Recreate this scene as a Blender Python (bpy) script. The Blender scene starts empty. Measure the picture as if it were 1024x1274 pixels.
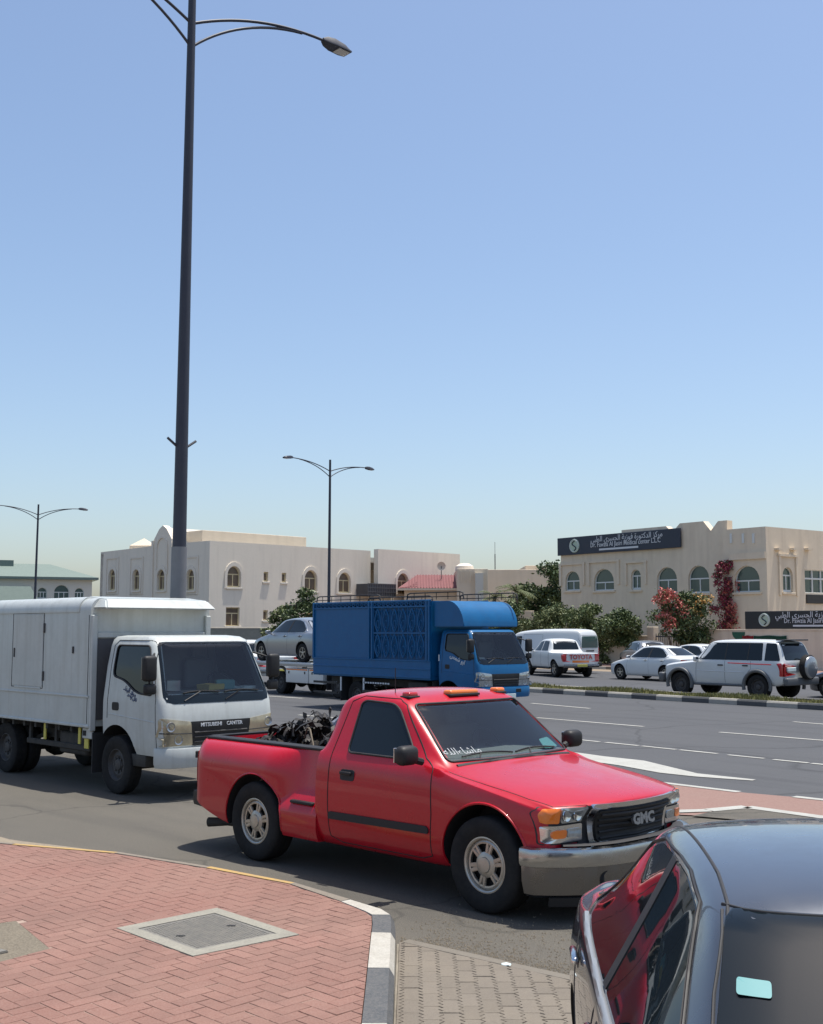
import bpy, bmesh, math, random
from math import sin, cos, pi, radians as R
from mathutils import Vector, Matrix
from mathutils.bvhtree import BVHTree
import numpy as np
rnd = random.Random(7)
S = bpy.context.scene
C = S.collection

# ------------------------------------------------------------------ camera
cam_d = bpy.data.cameras.new('camera'); cam = bpy.data.objects.new('camera', cam_d); C.objects.link(cam)
cam.location = (0, 0, 2.2)
cam.rotation_euler = (R(90) + math.atan(146 / 1460), 0, 0)
cam_d.sensor_fit = 'HORIZONTAL'; cam_d.sensor_width = 36
cam_d.lens = 36 * 1460 / 1024
cam_d.clip_start = .05; cam_d.clip_end = 3000
S.camera = cam
# ------------------------------------------------------------------ sky and sun
SUN_H = Vector((.201, .078, 1.0)).normalized()          # direction towards the sun
W = bpy.data.worlds.new('World'); S.world = W; W.use_nodes = True
nt = W.node_tree
sky = nt.nodes.new('ShaderNodeTexSky'); sky.sky_type = 'NISHITA'; sky.sun_disc = False
sky.sun_elevation = math.asin(SUN_H.z)
sky.sun_rotation = math.atan2(SUN_H.x, SUN_H.y)
sky.altitude = 0; sky.air_density = 1.05; sky.dust_density = 1.9; sky.ozone_density = 2.6
bg = nt.nodes['Background']; bg.inputs[1].default_value = .14
nt.links.new(sky.outputs[0], bg.inputs[0])
sd = bpy.data.lights.new('sun', 'SUN'); sd.energy = 4.9; sd.angle = R(.5); sd.color = (1, .955, .88)
so = bpy.data.objects.new('sun', sd); C.objects.link(so)
so.rotation_euler = SUN_H.to_track_quat('Z', 'Y').to_euler(); so.location = (0, 0, 60)
S.view_settings.view_transform = 'Standard'; S.view_settings.look = 'None'
S.view_settings.exposure = 0.30; S.view_settings.gamma = 1.0
try: S.view_settings.use_curve_mapping = False
except Exception: pass

# ------------------------------------------------------------------ materials
MATS = {}
def pmat(name, col, rough=.6, metal=0, noise=None, bump=None, coat=0, coat_rough=.05, spec=.5, noise2=None, rvar=None, noise3=None, world=False, streak=None, cracks=None):
    """noise=(scale, amount, colour2): mottled towards colour2; bump=(scale,strength)"""
    m = bpy.data.materials.new(name); m.use_nodes = True; MATS[name] = m
    t = m.node_tree; b = t.nodes['Principled BSDF']
    b.inputs['Base Color'].default_value = (*col, 1); b.inputs['Roughness'].default_value = rough
    b.inputs['Metallic'].default_value = metal; b.inputs['Specular IOR Level'].default_value = spec
    b.inputs['Coat Weight'].default_value = coat; b.inputs['Coat Roughness'].default_value = coat_rough
    if world: CO = t.nodes.new('ShaderNodeNewGeometry').outputs['Position']
    else: CO = t.nodes.new('ShaderNodeTexCoord').outputs['Object']
    last = None
    for nz in (noise, noise2, noise3):
        if not nz: continue
        n = t.nodes.new('ShaderNodeTexNoise'); n.inputs['Scale'].default_value = nz[0]
        n.inputs['Detail'].default_value = 6; n.inputs['Roughness'].default_value = .62
        t.links.new(CO, n.inputs['Vector'])
        rp = t.nodes.new('ShaderNodeMapRange'); rp.inputs[1].default_value = .35; rp.inputs[2].default_value = .68
        rp.inputs[3].default_value = 0; rp.inputs[4].default_value = nz[1]
        t.links.new(n.outputs['Fac'], rp.inputs[0])
        mx = t.nodes.new('ShaderNodeMix'); mx.data_type = 'RGBA'
        t.links.new(rp.outputs[0], mx.inputs[0])
        if last: t.links.new(last, mx.inputs[6])
        else: mx.inputs[6].default_value = (*col, 1)
        mx.inputs[7].default_value = (*nz[2], 1)
        last = mx.outputs[2]
    def over(fac, c_, prev):
        mx = t.nodes.new('ShaderNodeMix'); mx.data_type = 'RGBA'; t.links.new(fac, mx.inputs[0])
        if prev: t.links.new(prev, mx.inputs[6])
        else: mx.inputs[6].default_value = (*col, 1)
        mx.inputs[7].default_value = (*c_, 1); return mx.outputs[2]
    if streak:      # (rotation about z, (sx,sy,sz), amount, colour): stains drawn out along one direction
        mp = t.nodes.new('ShaderNodeMapping'); mp.vector_type = 'TEXTURE'; mp.inputs['Rotation'].default_value = (0, 0, streak[0]); mp.inputs['Scale'].default_value = streak[1]
        t.links.new(CO, mp.inputs[0]); n = t.nodes.new('ShaderNodeTexNoise'); n.inputs['Scale'].default_value = 1; n.inputs['Detail'].default_value = 5
        t.links.new(mp.outputs[0], n.inputs['Vector']); rp = t.nodes.new('ShaderNodeMapRange'); rp.inputs[1].default_value = .48; rp.inputs[2].default_value = .72; rp.inputs[4].default_value = streak[2]
        t.links.new(n.outputs['Fac'], rp.inputs[0]); last = over(rp.outputs[0], streak[3], last)
    if cracks:      # (scale, width, amount, colour)
        n0 = t.nodes.new('ShaderNodeTexNoise'); n0.inputs['Scale'].default_value = cracks[0] * 3; n0.inputs['Detail'].default_value = 6; t.links.new(CO, n0.inputs['Vector'])
        ad = t.nodes.new('ShaderNodeVectorMath'); ad.operation = 'MULTIPLY_ADD'; t.links.new(n0.outputs['Color'], ad.inputs[0]); ad.inputs[1].default_value = (1.2,) * 3; t.links.new(CO, ad.inputs[2])
        v = t.nodes.new('ShaderNodeTexVoronoi'); v.feature = 'DISTANCE_TO_EDGE'; v.inputs['Scale'].default_value = cracks[0]; t.links.new(ad.outputs[0], v.inputs['Vector'])
        rp = t.nodes.new('ShaderNodeMapRange'); rp.inputs[1].default_value = 0; rp.inputs[2].default_value = cracks[1]; rp.inputs[3].default_value = cracks[2]; rp.inputs[4].default_value = 0
        t.links.new(v.outputs['Distance'], rp.inputs[0]); last = over(rp.outputs[0], cracks[3], last)
    if last: t.links.new(last, b.inputs['Base Color'])
    if rvar:
        n = t.nodes.new('ShaderNodeTexNoise'); n.inputs['Scale'].default_value = rvar[0]; n.inputs['Detail'].default_value = 5
        t.links.new(CO, n.inputs['Vector'])
        rp = t.nodes.new('ShaderNodeMapRange'); rp.inputs[3].default_value = rvar[1]; rp.inputs[4].default_value = rvar[2]
        rp.inputs[1].default_value = .3; rp.inputs[2].default_value = .7
        t.links.new(n.outputs['Fac'], rp.inputs[0]); t.links.new(rp.outputs[0], b.inputs['Roughness'])
    if bump:
        n = t.nodes.new('ShaderNodeTexNoise'); n.inputs['Scale'].default_value = bump[0]; n.inputs['Detail'].default_value = 5
        t.links.new(CO, n.inputs['Vector'])
        bp = t.nodes.new('ShaderNodeBump'); bp.inputs['Strength'].default_value = bump[1]; bp.inputs['Distance'].default_value = .01
        t.links.new(n.outputs['Fac'], bp.inputs['Height']); t.links.new(bp.outputs[0], b.inputs['Normal'])
    return m
def rand_tint(m, amt=.25, hue=.0):
    """per-object brightness variation"""
    t = m.node_tree; b = t.nodes['Principled BSDF']; inp = b.inputs['Base Color']
    oi = t.nodes.new('ShaderNodeObjectInfo'); rp = t.nodes.new('ShaderNodeMapRange')
    rp.inputs[3].default_value = 1 - amt; rp.inputs[4].default_value = 1 + amt
    t.links.new(oi.outputs['Random'], rp.inputs[0])
    hs = t.nodes.new('ShaderNodeHueSaturation')
    if inp.is_linked: t.links.new(inp.links[0].from_socket, hs.inputs['Color'])
    else: hs.inputs['Color'].default_value = inp.default_value
    t.links.new(rp.outputs[0], hs.inputs['Value']); t.links.new(hs.outputs[0], inp)
    return m
def glass_mat(name, tint, transp=.5, rough=.01):
    """thin pane: dark tinted transparency under a fresnel reflection"""
    m = bpy.data.materials.new(name); m.use_nodes = True; MATS[name] = m
    t = m.node_tree; t.nodes.clear()
    out = t.nodes.new('ShaderNodeOutputMaterial'); tr = t.nodes.new('ShaderNodeBsdfTransparent'); tr.inputs[0].default_value = (*tint, 1)
    gl = t.nodes.new('ShaderNodeBsdfGlossy'); gl.inputs['Roughness'].default_value = rough; gl.inputs[0].default_value = (.9, .95, 1, 1)
    df = t.nodes.new('ShaderNodeBsdfDiffuse'); df.inputs[0].default_value = (.012, .014, .017, 1)
    fr = t.nodes.new('ShaderNodeFresnel'); fr.inputs[0].default_value = 1.5
    m1 = t.nodes.new('ShaderNodeMixShader'); m1.inputs[0].default_value = 1 - transp
    t.links.new(tr.outputs[0], m1.inputs[1]); t.links.new(df.outputs[0], m1.inputs[2])
    m2 = t.nodes.new('ShaderNodeMixShader')
    t.links.new(fr.outputs[0], m2.inputs[0]); t.links.new(m1.outputs[0], m2.inputs[1]); t.links.new(gl.outputs[0], m2.inputs[2])
    t.links.new(m2.outputs[0], out.inputs[0])
    return m

M = {}
M['black'] = pmat('black_plastic', (.013, .013, .014), .55, noise=(9, .5, (.028, .027, .026)), spec=.35)
M['trim'] = pmat('rubber_trim', (.02, .02, .022), .7)
M['dark'] = pmat('dark_cavity', (.012, .012, .013), .8)
M['interior'] = pmat('cab_interior', (.17, .17, .165), .8)
M['tyre'] = pmat('tyre_rubber', (.014, .014, .015), .85, noise=(14, .5, (.034, .032, .029)), spec=.25)
M['chrome_dull'] = pmat('dull_chrome', (.20, .20, .205), .3, 1.0, rvar=(9, .2, .4))
M['bumper_chrome'] = pmat('worn_bumper_chrome', (.42, .43, .44), .2, 1.0, rvar=(9, .12, .32))
M['chrome'] = pmat('chrome', (.62, .63, .65), .12, 1.0, rvar=(9, .06, .25))
M['alloy'] = pmat('alloy_wheel', (.5, .47, .42), .38, .75, noise=(12, .5, (.28, .24, .19)))
M['steel'] = pmat('steel_wheel', (.05, .05, .053), .65, .2, noise=(12, .6, (.09, .08, .07)))
M['silver'] = pmat('silver_paint', (.30, .315, .33), .3, .6, coat=.8)
M['glass'] = pmat('tinted_glass', (.006, .010, .013), .02, spec=.42)
M['glass_see'] = glass_mat('windscreen_glass', (.76, .86, .86), .82)
M['glass_clear'] = glass_mat('windscreen_clear_glass', (.80, .86, .86), .92)
M['amber'] = pmat('amber_lens', (.75, .18, .02), .18, coat=.6)
M['red_lens'] = pmat('red_lens', (.42, .012, .012), .18, coat=.6)
M['clear_lens'] = pmat('headlight_lens', (.42, .45, .46), .1, .55, coat=1, noise=(16, .7, (.14, .15, .16)))
M['old_lens'] = pmat('yellowed_headlight_lens', (.42, .36, .24), .2, .2, coat=.7, noise=(9, .7, (.22, .19, .13)))
M['red'] = pmat('faded_red_paint', (.43, .003, .016), .28, 0, noise=(2.2, .35, (.36, .005, .014)), noise2=(28, .07, (.30, .10, .08)), coat=.6, coat_rough=.035, rvar=(5, .24, .42), spec=.25)
M['white'] = pmat('white_paint', (.58, .60, .60), .32, 0, noise=(3, .25, (.50, .51, .50)), coat=.5, coat_rough=.1)
M['truck_white'] = pmat('truck_white_paint', (.50, .525, .505), .4, 0, noise=(2.0, .45, (.38, .41, .40)), coat=.3, coat_rough=.12, noise2=(11, .25, (.36, .37, .35)), streak=(0, (.10, .10, 1.6), .4, (.32, .32, .29)), spec=.4)
M['blue'] = pmat('blue_paint', (.002, .108, .275), .45, 0, noise=(3, .5, (.002, .078, .21)), noise2=(14, .10, (.08, .11, .14)), coat=.15, coat_rough=.15, spec=.25)
M['blue_roof'] = M['blue']
M['grey_car'] = pmat('dark_grey_metallic', (.075, .083, .098), .28, .55, coat=1, coat_rough=.02, rvar=(6, .24, .36))
M['chassis'] = pmat('dirty_chassis', (.03, .03, .03), .8, noise=(6, .6, (.07, .062, .05)))
M['yellow'] = pmat('yellow_reflector', (.62, .55, .10), .5, noise=(14, .5, (.4, .33, .08)))
M['paper'] = pmat('paper', (.62, .7, .68), .7)
M['yellow_box'] = pmat('yellow_card', (.62, .47, .13), .7)
M['mint'] = pmat('mint_sticker', (.13, .32, .32), .6)
M['letters'] = pmat('pale_lettering', (.6, .62, .64), .5)
M['navy_letters'] = pmat('navy_lettering', (.03, .05, .12), .5)
M['asphalt'] = pmat('road_asphalt', (.088, .090, .096), .9, noise=(.22, .55, (.106, .107, .110)), noise2=(70, .7, (.058, .060, .064)), noise3=(2.5, .3, (.075, .076, .08)), streak=(R(-52.5), (9, .55, 1), .5, (.055, .056, .06)), cracks=(.16, .010, .55, (.04, .041, .043)), bump=(140, .35), spec=.2)
M['asphalt_old'] = pmat('dusty_asphalt', (.112, .106, .093), .95, noise=(.5, .7, (.085, .083, .076)), noise2=(75, .9, (.18, .16, .13)), noise3=(160, .6, (.06, .057, .052)), streak=(R(-46), (5, .8, 1), .5, (.066, .064, .06)), cracks=(.30, .012, .5, (.05, .048, .044)), bump=(120, .8), spec=.15)
M['sand'] = pmat('sandy_ground', (.25, .20, .15), .95, noise=(1.5, .6, (.21, .175, .13)), bump=(40, .4), spec=.1)
M['dust'] = pmat('dust_film', (.235, .195, .145), .95, noise=(5, .8, (.15, .13, .105)), noise2=(60, .8, (.29, .25, .19)), bump=(70, .6), spec=.1)
M['paint_white'] = pmat('road_paint', (.43, .43, .395), .85, noise=(3, .6, (.30, .29, .265)), noise2=(50, .5, (.2, .2, .185)), spec=.2)
M['red_brick'] = pmat('red_paver', (.222, .106, .084), .9, noise=(.8, .8, (.255, .155, .122)), noise2=(6, .6, (.19, .10, .082)), noise3=(75, .6, (.29, .19, .155)), streak=(.6, (1.1, .6, 1), .5, (.165, .10, .082)), bump=(150, .6), spec=.2, world=True)
rand_tint(M['red_brick'], .07)
M['red_bed'] = pmat('sandy_joint_fill', (.225, .145, .118), .95, noise=(3.2, 1.0, (.42, .33, .27)), noise2=(40, .6, (.27, .2, .165)), bump=(80, .4), spec=.1)
M['grey_brick'] = pmat('grey_paver', (.160, .138, .113), .92, noise=(1.2, .8, (.185, .158, .122)), noise2=(5, .5, (.135, .118, .1)), noise3=(75, .6, (.205, .18, .148)), bump=(150, .5), spec=.2, world=True)
rand_tint(M['grey_brick'], .06)
M['grey_bed'] = pmat('pale_joint_sand', (.27, .245, .205), .95, noise=(3, .9, (.15, .132, .11)), spec=.1)
M['far_brick'] = pmat('island_pavers', (.215, .128, .108), .9, noise=(1.5, .5, (.19, .125, .105)), noise2=(40, .6, (.27, .19, .16)), bump=(60, .4), spec=.2)
M['concrete'] = pmat('concrete', (.30, .285, .235), .9, noise=(5, .7, (.22, .21, .18)), noise2=(60, .5, (.16, .15, .13)), bump=(90, .5), spec=.2)
M['kerb_plain'] = pmat('dusty_kerb', (.20, .172, .140), .92, noise=(7, .7, (.155, .135, .112)), noise2=(60, .5, (.25, .22, .18)), bump=(90, .5), spec=.2)
M['kerb_white'] = pmat('white_kerb_paint', (.44, .42, .37), .8, noise=(7, .7, (.345, .32, .27)), noise2=(45, .4, (.22, .20, .175)), bump=(80, .5), spec=.3, world=True)
M['kerb_dark'] = pmat('dark_kerb_paint', (.062, .068, .074), .8, noise=(8, .7, (.095, .097, .097)), noise2=(50, .5, (.16, .15, .14)), bump=(80, .6), spec=.3, world=True)
M['kerb_yellow'] = pmat('yellow_kerb_paint', (.46, .29, .085), .85, noise=(10, .8, (.33, .235, .12)), noise2=(60, .5, (.27, .22, .16)), bump=(80, .5), spec=.2)
M['edging'] = pmat('worn_edging', (.165, .148, .122), .92, noise=(5, .7, (.13, .115, .098)), noise2=(60, .5, (.2, .18, .15)), spec=.2)
M['gritty'] = pmat('dark_sandy_grit', (.15, .13, .10), .95, noise=(9, .8, (.09, .08, .065)), noise2=(60, .9, (.22, .19, .145)), bump=(60, .9), spec=.1)
M['belt'] = pmat('dull_belt_trim', (.30, .31, .32), .38, .5)
M['grit'] = pmat('sand_grit', (.25, .21, .155), .9, noise=(40, .8, (.14, .12, .095)), spec=.1)
M['iron'] = pmat('cast_iron_cover', (.15, .145, .13), .7, .3, noise=(12, .7, (.24, .22, .185)), bump=(120, .4))
M['grass'] = pmat('dry_grass', (.20, .19, .065), .9, noise=(2.5, .8, (.13, .14, .045)))
M['stone'] = pmat('white_stone', (.74, .665, .555), .9, noise=(.5, .5, (.68, .61, .505)), noise2=(7, .5, (.78, .70, .585)), streak=(0, (.5, .5, 5), .3, (.52, .46, .38)), bump=(12, .3), spec=.2)
M['beige'] = pmat('beige_render', (.71, .61, .475), .92, noise=(.4, .5, (.66, .56, .43)), noise2=(3, .35, (.60, .51, .39)), streak=(0, (.45, .45, 5), .35, (.46, .38, .29)), bump=(20, .25), spec=.2)
M['beige2'] = pmat('pale_beige_render', (.66, .565, .44), .92, noise=(.5, .5, (.59, .50, .39)), streak=(0, (.5, .5, 5), .3, (.48, .41, .31)), spec=.2)
M['cream_frame'] = pmat('cream_window_frame', (.60, .50, .30), .7)
M['white_frame'] = pmat('white_window_frame', (.62, .64, .62), .6)
M['stone_trim'] = pmat('stone_trim', (.70, .63, .53), .9, spec=.2)
M['far_glass'] = pmat('far_window_glass', (.05, .09, .085), .05, spec=.7)
M['far_glass_dim'] = pmat('curtained_window', (.17, .12, .075), .3, spec=.5, noise=(2, .8, (.08, .06, .05)))
M['roof_tile'] = pmat('red_roof_tile', (.20, .075, .075), .85, noise=(3, .6, (.15, .06, .06)))
M['green_tile'] = pmat('green_roof_tile', (.155, .20, .175), .8, noise=(3, .6, (.13, .17, .15)))
M['villa_wall'] = pmat('pale_villa_wall', (.58, .56, .50), .9, noise=(.5, .4, (.5, .485, .44)), spec=.2)
M['sign_navy'] = pmat('navy_sign_board', (.018, .026, .045), .45)
M['sign_black'] = pmat('black_sign_board', (.014, .015, .017), .45)
M['sign_green'] = pmat('pale_green_emblem', (.42, .52, .40), .6)
M['pole'] = pmat('dark_pole_paint', (.028, .032, .048), .55, .1, noise=(3, .4, (.045, .047, .06)))
M['pole_grey'] = pmat('grey_pole_paint', (.17, .175, .185), .7, noise=(4, .5, (.13, .135, .14)))
M['lamp_glass'] = pmat('lamp_lens', (.5, .5, .48), .25)
M['leaf'] = pmat('leaf', (.070, .105, .030), .6, noise=(1.3, .8, (.115, .14, .045)))
M['leaf_dark'] = pmat('dark_leaf', (.038, .066, .022), .6, noise=(1.3, .8, (.07, .10, .036)))
M['leaf_grey'] = pmat('dusty_leaf', (.135, .155, .06), .7, noise=(1.3, .8, (.09, .11, .04)))
M['flower'] = pmat('coral_flower', (.50, .115, .10), .6, noise=(2, .8, (.56, .22, .17)))
M['flower2'] = pmat('magenta_flower', (.21, .022, .06), .6, noise=(2, .8, (.30, .04, .055)))
M['flower3'] = pmat('orange_flower', (.50, .26, .06), .6)
M['bark'] = pmat('bark', (.13, .10, .07), .9, bump=(30, .5))
M['mesh_grey'] = pmat('grey_screen', (.075, .075, .08), .7)
M['scrap'] = pmat('black_plastic_scrap', (.012, .012, .013), .6, noise=(11, .7, (.05, .042, .034)), spec=.3)
M['scrap2'] = pmat('dirty_straw_cable', (.13, .105, .07), .7)
M['bag'] = pmat('pale_plastic_bag', (.24, .26, .30), .5)
M['flag_red'] = pmat('flag_red', (.40, .03, .035), .7)
M['flag_green'] = pmat('flag_green', (.02, .10, .06), .7)

# ------------------------------------------------------------------ mesh helpers
def link(name, me, parent=None):
    o = bpy.data.objects.new(name, me); C.objects.link(o)
    if parent is not None: o.parent = parent
    return o
def finish(bm, name, mat, parent=None, smooth=35, recalc=True):
    if recalc: bmesh.ops.recalc_face_normals(bm, faces=bm.faces)
    me = bpy.data.meshes.new(name); bm.to_mesh(me); bm.free()
    for m_ in (mat if isinstance(mat, (list, tuple)) else [mat]): me.materials.append(m_)
    if smooth: shade(me, smooth)
    return link(name, me, parent)
def shade(me, ang=35):
    me.polygons.foreach_set('use_smooth', [True] * len(me.polygons))
    me.set_sharp_from_angle(angle=R(ang))
def thing(name, label, cat, loc=(0, 0, 0), rz=0, group=None):
    o = bpy.data.objects.new(name, None); C.objects.link(o); o.location = loc; o.rotation_euler = (0, 0, rz)
    o.empty_display_size = .3
    return tag(o, label, cat, group)
def tag(o, label=None, cat=None, group=None, kind=None):
    if label: o['label'] = label
    if cat: o['category'] = cat
    if group: o['group'] = group
    if kind: o['kind'] = kind
    return o
def copy_tree(o, parent=None):
    kids = list(o.children)
    c = o.copy(); C.objects.link(c)
    if parent is not None: c.parent = parent
    for k in kids: copy_tree(k, c)
    return c
def put(o, x, y, heading, z=0):
    """heading: 0 = towards the camera (-Y), 90 = to the right (+X)"""
    t = R(heading); o.location = (x, y, z); o.rotation_euler = (0, 0, math.atan2(-cos(t), sin(t)))
    return o
def B(): return bmesh.new()
def box(bm, x0, x1, y0, y1, z0, z1, bev=0, seg=2, mi=0):
    v = [bm.verts.new((x, y, z)) for z in (z0, z1) for y in (y0, y1) for x in (x0, x1)]
    fs = [bm.faces.new([v[i] for i in f]) for f in ((0, 2, 3, 1), (4, 5, 7, 6), (0, 1, 5, 4), (2, 6, 7, 3), (0, 4, 6, 2), (1, 3, 7, 5))]
    for f in fs: f.material_index = mi
    if bev:
        es = list({e for f in fs for e in f.edges})
        r = bmesh.ops.bevel(bm, geom=es, offset=bev, segments=seg, affect='EDGES', profile=.5)
        for f in r['faces']: f.material_index = mi
    return v
def ngon_prism(bm, pts, d, bev=0, seg=2, mi=0):
    """pts: 3D loop, d: extrusion vector"""
    d = Vector(d); a = [bm.verts.new(p) for p in pts]; b = [bm.verts.new(Vector(p) + d) for p in pts]; n = len(pts)
    fs = [bm.faces.new(a[::-1]), bm.faces.new(b)]
    fs += [bm.faces.new((a[i], a[(i + 1) % n], b[(i + 1) % n], b[i])) for i in range(n)]
    for f in fs: f.material_index = mi
    if bev:
        es = list({e for f in fs for e in f.edges})
        r = bmesh.ops.bevel(bm, geom=es, offset=bev, segments=seg, affect='EDGES')
        for f in r['faces']: f.material_index = mi
def tube(bm, pts, r, seg=8, cap=True, mi=0):
    pts = [Vector(p) for p in pts]; rs = r if isinstance(r, (list, tuple)) else [r] * len(pts)
    rings = []; up = None
    for i, p in enumerate(pts):
        t = (pts[min(i + 1, len(pts) - 1)] - pts[max(i - 1, 0)]).normalized()
        if up is None or abs(up.dot(t)) > .99:
            up = Vector((0, 0, 1)) if abs(t.z) < .9 else Vector((1, 0, 0))
        s = t.cross(up).normalized(); up = s.cross(t).normalized()
        rings.append([bm.verts.new(p + (s * cos(2 * pi * k / seg) + up * sin(2 * pi * k / seg)) * rs[i]) for k in range(seg)])
    for a, b in zip(rings, rings[1:]):
        for k in range(seg):
            f = bm.faces.new((a[k], a[(k + 1) % seg], b[(k + 1) % seg], b[k])); f.material_index = mi
    if cap:
        bm.faces.new(rings[0][::-1]).material_index = mi; bm.faces.new(rings[-1]).material_index = mi
def lathe(bm, prof, axis='y', seg=32, center=(0, 0, 0), mi=0, cap=False):
    """prof: list of (radius, along)"""
    rings = []
    for r, a in prof:
        ring = []
        for k in range(seg):
            c_, s_ = cos(2 * pi * k / seg) * r, sin(2 * pi * k / seg) * r
            p = {'y': (c_, a, s_), 'x': (a, c_, s_), 'z': (c_, s_, a)}[axis]
            ring.append(bm.verts.new(Vector(p) + Vector(center)))
        rings.append(ring)
    for a, b in zip(rings, rings[1:]):
        for k in range(seg):
            f = bm.faces.new((a[k], a[(k + 1) % seg], b[(k + 1) % seg], b[k])); f.material_index = mi
    if cap:
        bm.faces.new(rings[0]).material_index = mi; bm.faces.new(rings[-1][::-1]).material_index = mi
def rounded(pts, r, n=4):
    """fillet the corners of a closed 2D polygon; r a number or a list"""
    out = []; N = len(pts)
    for i in range(N):
        p = Vector(pts[i]); a = Vector(pts[i - 1]); b = Vector(pts[(i + 1) % N])
        rr = r[i] if isinstance(r, (list, tuple)) else r
        la, lb = (a - p).length, (b - p).length; q = min(rr, la * .49, lb * .49)
        if q < 1e-4: out.append(tuple(p)); continue
        s, e = p + (a - p) / la * q, p + (b - p) / lb * q
        for k in range(n + 1):
            t = k / n; out.append(tuple(s * (1 - t) ** 2 + p * 2 * t * (1 - t) + e * t ** 2))
    return out
def resample(pts, step):
    out = []
    for i in range(len(pts)):
        a, b = Vector(pts[i]), Vector(pts[(i + 1) % len(pts)]); n = max(1, int((b - a).length / step))
        out += [tuple(a + (b - a) * k / n) for k in range(n)]
    return out
def smooth(t): t = min(1, max(0, t)); return t * t * (3 - 2 * t)
def evaluated(o):
    bpy.context.view_layer.update()
    dg = bpy.context.evaluated_depsgraph_get()
    me = bpy.data.meshes.new_from_object(o.evaluated_get(dg), depsgraph=dg)
    old = o.data; bpy.data.objects.remove(o); 
    if old.users == 0: bpy.data.meshes.remove(old)
    return me
def subsurf(bm, levels, mat):
    bmesh.ops.recalc_face_normals(bm, faces=bm.faces)
    me = bpy.data.meshes.new('tmp'); bm.to_mesh(me); bm.free(); me.materials.append(mat)
    o = link('tmp', me); m = o.modifiers.new('s', 'SUBSURF'); m.levels = m.render_levels = levels
    return evaluated(o)
def boolean(me, cutter_bm, cut_mat, op='DIFFERENCE', self_=False):
    bmesh.ops.recalc_face_normals(cutter_bm, faces=cutter_bm.faces)
    cm = bpy.data.meshes.new('cut'); cutter_bm.to_mesh(cm); cutter_bm.free(); cm.materials.append(cut_mat)
    c = link('cut', cm); o = link('tmp', me)
    m = o.modifiers.new('b', 'BOOLEAN'); m.operation = op; m.object = c; m.solver = 'EXACT'; m.use_self = self_
    try: m.material_mode = 'TRANSFER'
    except Exception: pass
    r = evaluated(o); bpy.data.objects.remove(c); bpy.data.meshes.remove(cm)
    return r
def loft(stations, mat, levels=2, crease=None, screase=None, warp=None):
    """stations: (x, [(y,z)...]) half sections from bottom centre to top centre -> smooth closed mesh"""
    bm = B(); rings = []
    cl = bm.edges.layers.float.new('crease_edge')
    for x, ps in stations:
        full = [(y, z) for y, z in ps] + [(-y, z) for y, z in ps[-2:0:-1]]
        rings.append([bm.verts.new((x, y, z)) for y, z in full])
    n = len(rings[0]); h = len(stations[0][1])
    for a, b in zip(rings, rings[1:]):
        for k in range(n): bm.faces.new((a[k], a[(k + 1) % n], b[(k + 1) % n], b[k]))
    f0 = bm.faces.new(rings[0][::-1]); f1 = bm.faces.new(rings[-1])
    bm.edges.ensure_lookup_table()
    if crease:
        for k, val in crease.items():
            for kk in {k, (n - k) % n}:
                for a, b in zip(rings, rings[1:]):
                    e = bm.edges.get((a[kk], b[kk]))
                    if e: e[cl] = val
    if screase:
        for si, val in screase.items():
            rg = rings[si]
            for k in range(n):
                e = bm.edges.get((rg[k], rg[(k + 1) % n]))
                if e: e[cl] = val
    if warp:
        for v in bm.verts: v.co = warp(v.co)
    return subsurf(bm, levels, mat)
def bvh_of(me):
    return BVHTree.FromPolygons([v.co.copy() for v in me.vertices], [tuple(p.vertices) for p in me.polygons])
AX = {'side': (lambda a, b: Vector((a, 0, b)), Vector((0, 1, 0))),      # polygon in x,z cast along y
      'front': (lambda a, b: Vector((0, a, b)), Vector((1, 0, 0))),     # polygon in y,z cast along x
      'top': (lambda a, b: Vector((a, b, 0)), Vector((0, 0, 1)))}
def cast(bvh, plane, sign, a, b, far=8):
    f, ax = AX[plane]; o = f(a, b) + ax * far * sign
    h_ = bvh.ray_cast(o, -ax * sign)
    return h_[0], h_[1]
def patch(bm, bvh, plane, sign, poly, off=.004, thick=.012, step=.06, rings=4, mi=0, along_normal=True):
    """a panel that follows the surface under a 2D outline, with a rim going into the body"""
    f, ax = AX[plane]; ax = ax * sign
    pts = resample(poly, step); n = len(pts)
    cx = sum(p[0] for p in pts) / n; cy = sum(p[1] for p in pts) / n
    nrm = {}
    def hit(a, b):
        p, nn = cast(bvh, plane, sign, a, b)
        if p is not None:
            if nn.dot(ax) < 0: nn = -nn
            nn = (nn + ax * .15).normalized(); nrm[(a, b)] = nn
        return p
    c0 = hit(cx, cy); base = c0 if c0 is not None else f(cx, cy)
    dep = base.dot(ax)
    def P(a, b):
        p = hit(a, b)
        if p is None or abs(p.dot(ax) - dep) > .75: p = f(a, b) + ax * dep; return p + ax * off
        return p + (nrm[(a, b)] if along_normal else ax) * off
    prev = None
    outer = None
    for k in range(rings):
        s = 1 - k / rings
        ring = [bm.verts.new(P(cx + (a - cx) * s, cy + (b - cy) * s)) for a, b in pts]
        if prev:
            for i in range(n): bm.faces.new((prev[i], prev[(i + 1) % n], ring[(i + 1) % n], ring[i])).material_index = mi
        else: outer = ring
        prev = ring
    c = bm.verts.new(P(cx, cy))
    for i in range(n): bm.faces.new((prev[i], prev[(i + 1) % n], c)).material_index = mi
    low = [bm.verts.new(v.co - ax * thick) for v in outer]
    for i in range(n): bm.faces.new((outer[(i + 1) % n], outer[i], low[i], low[(i + 1) % n])).material_index = mi
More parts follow.
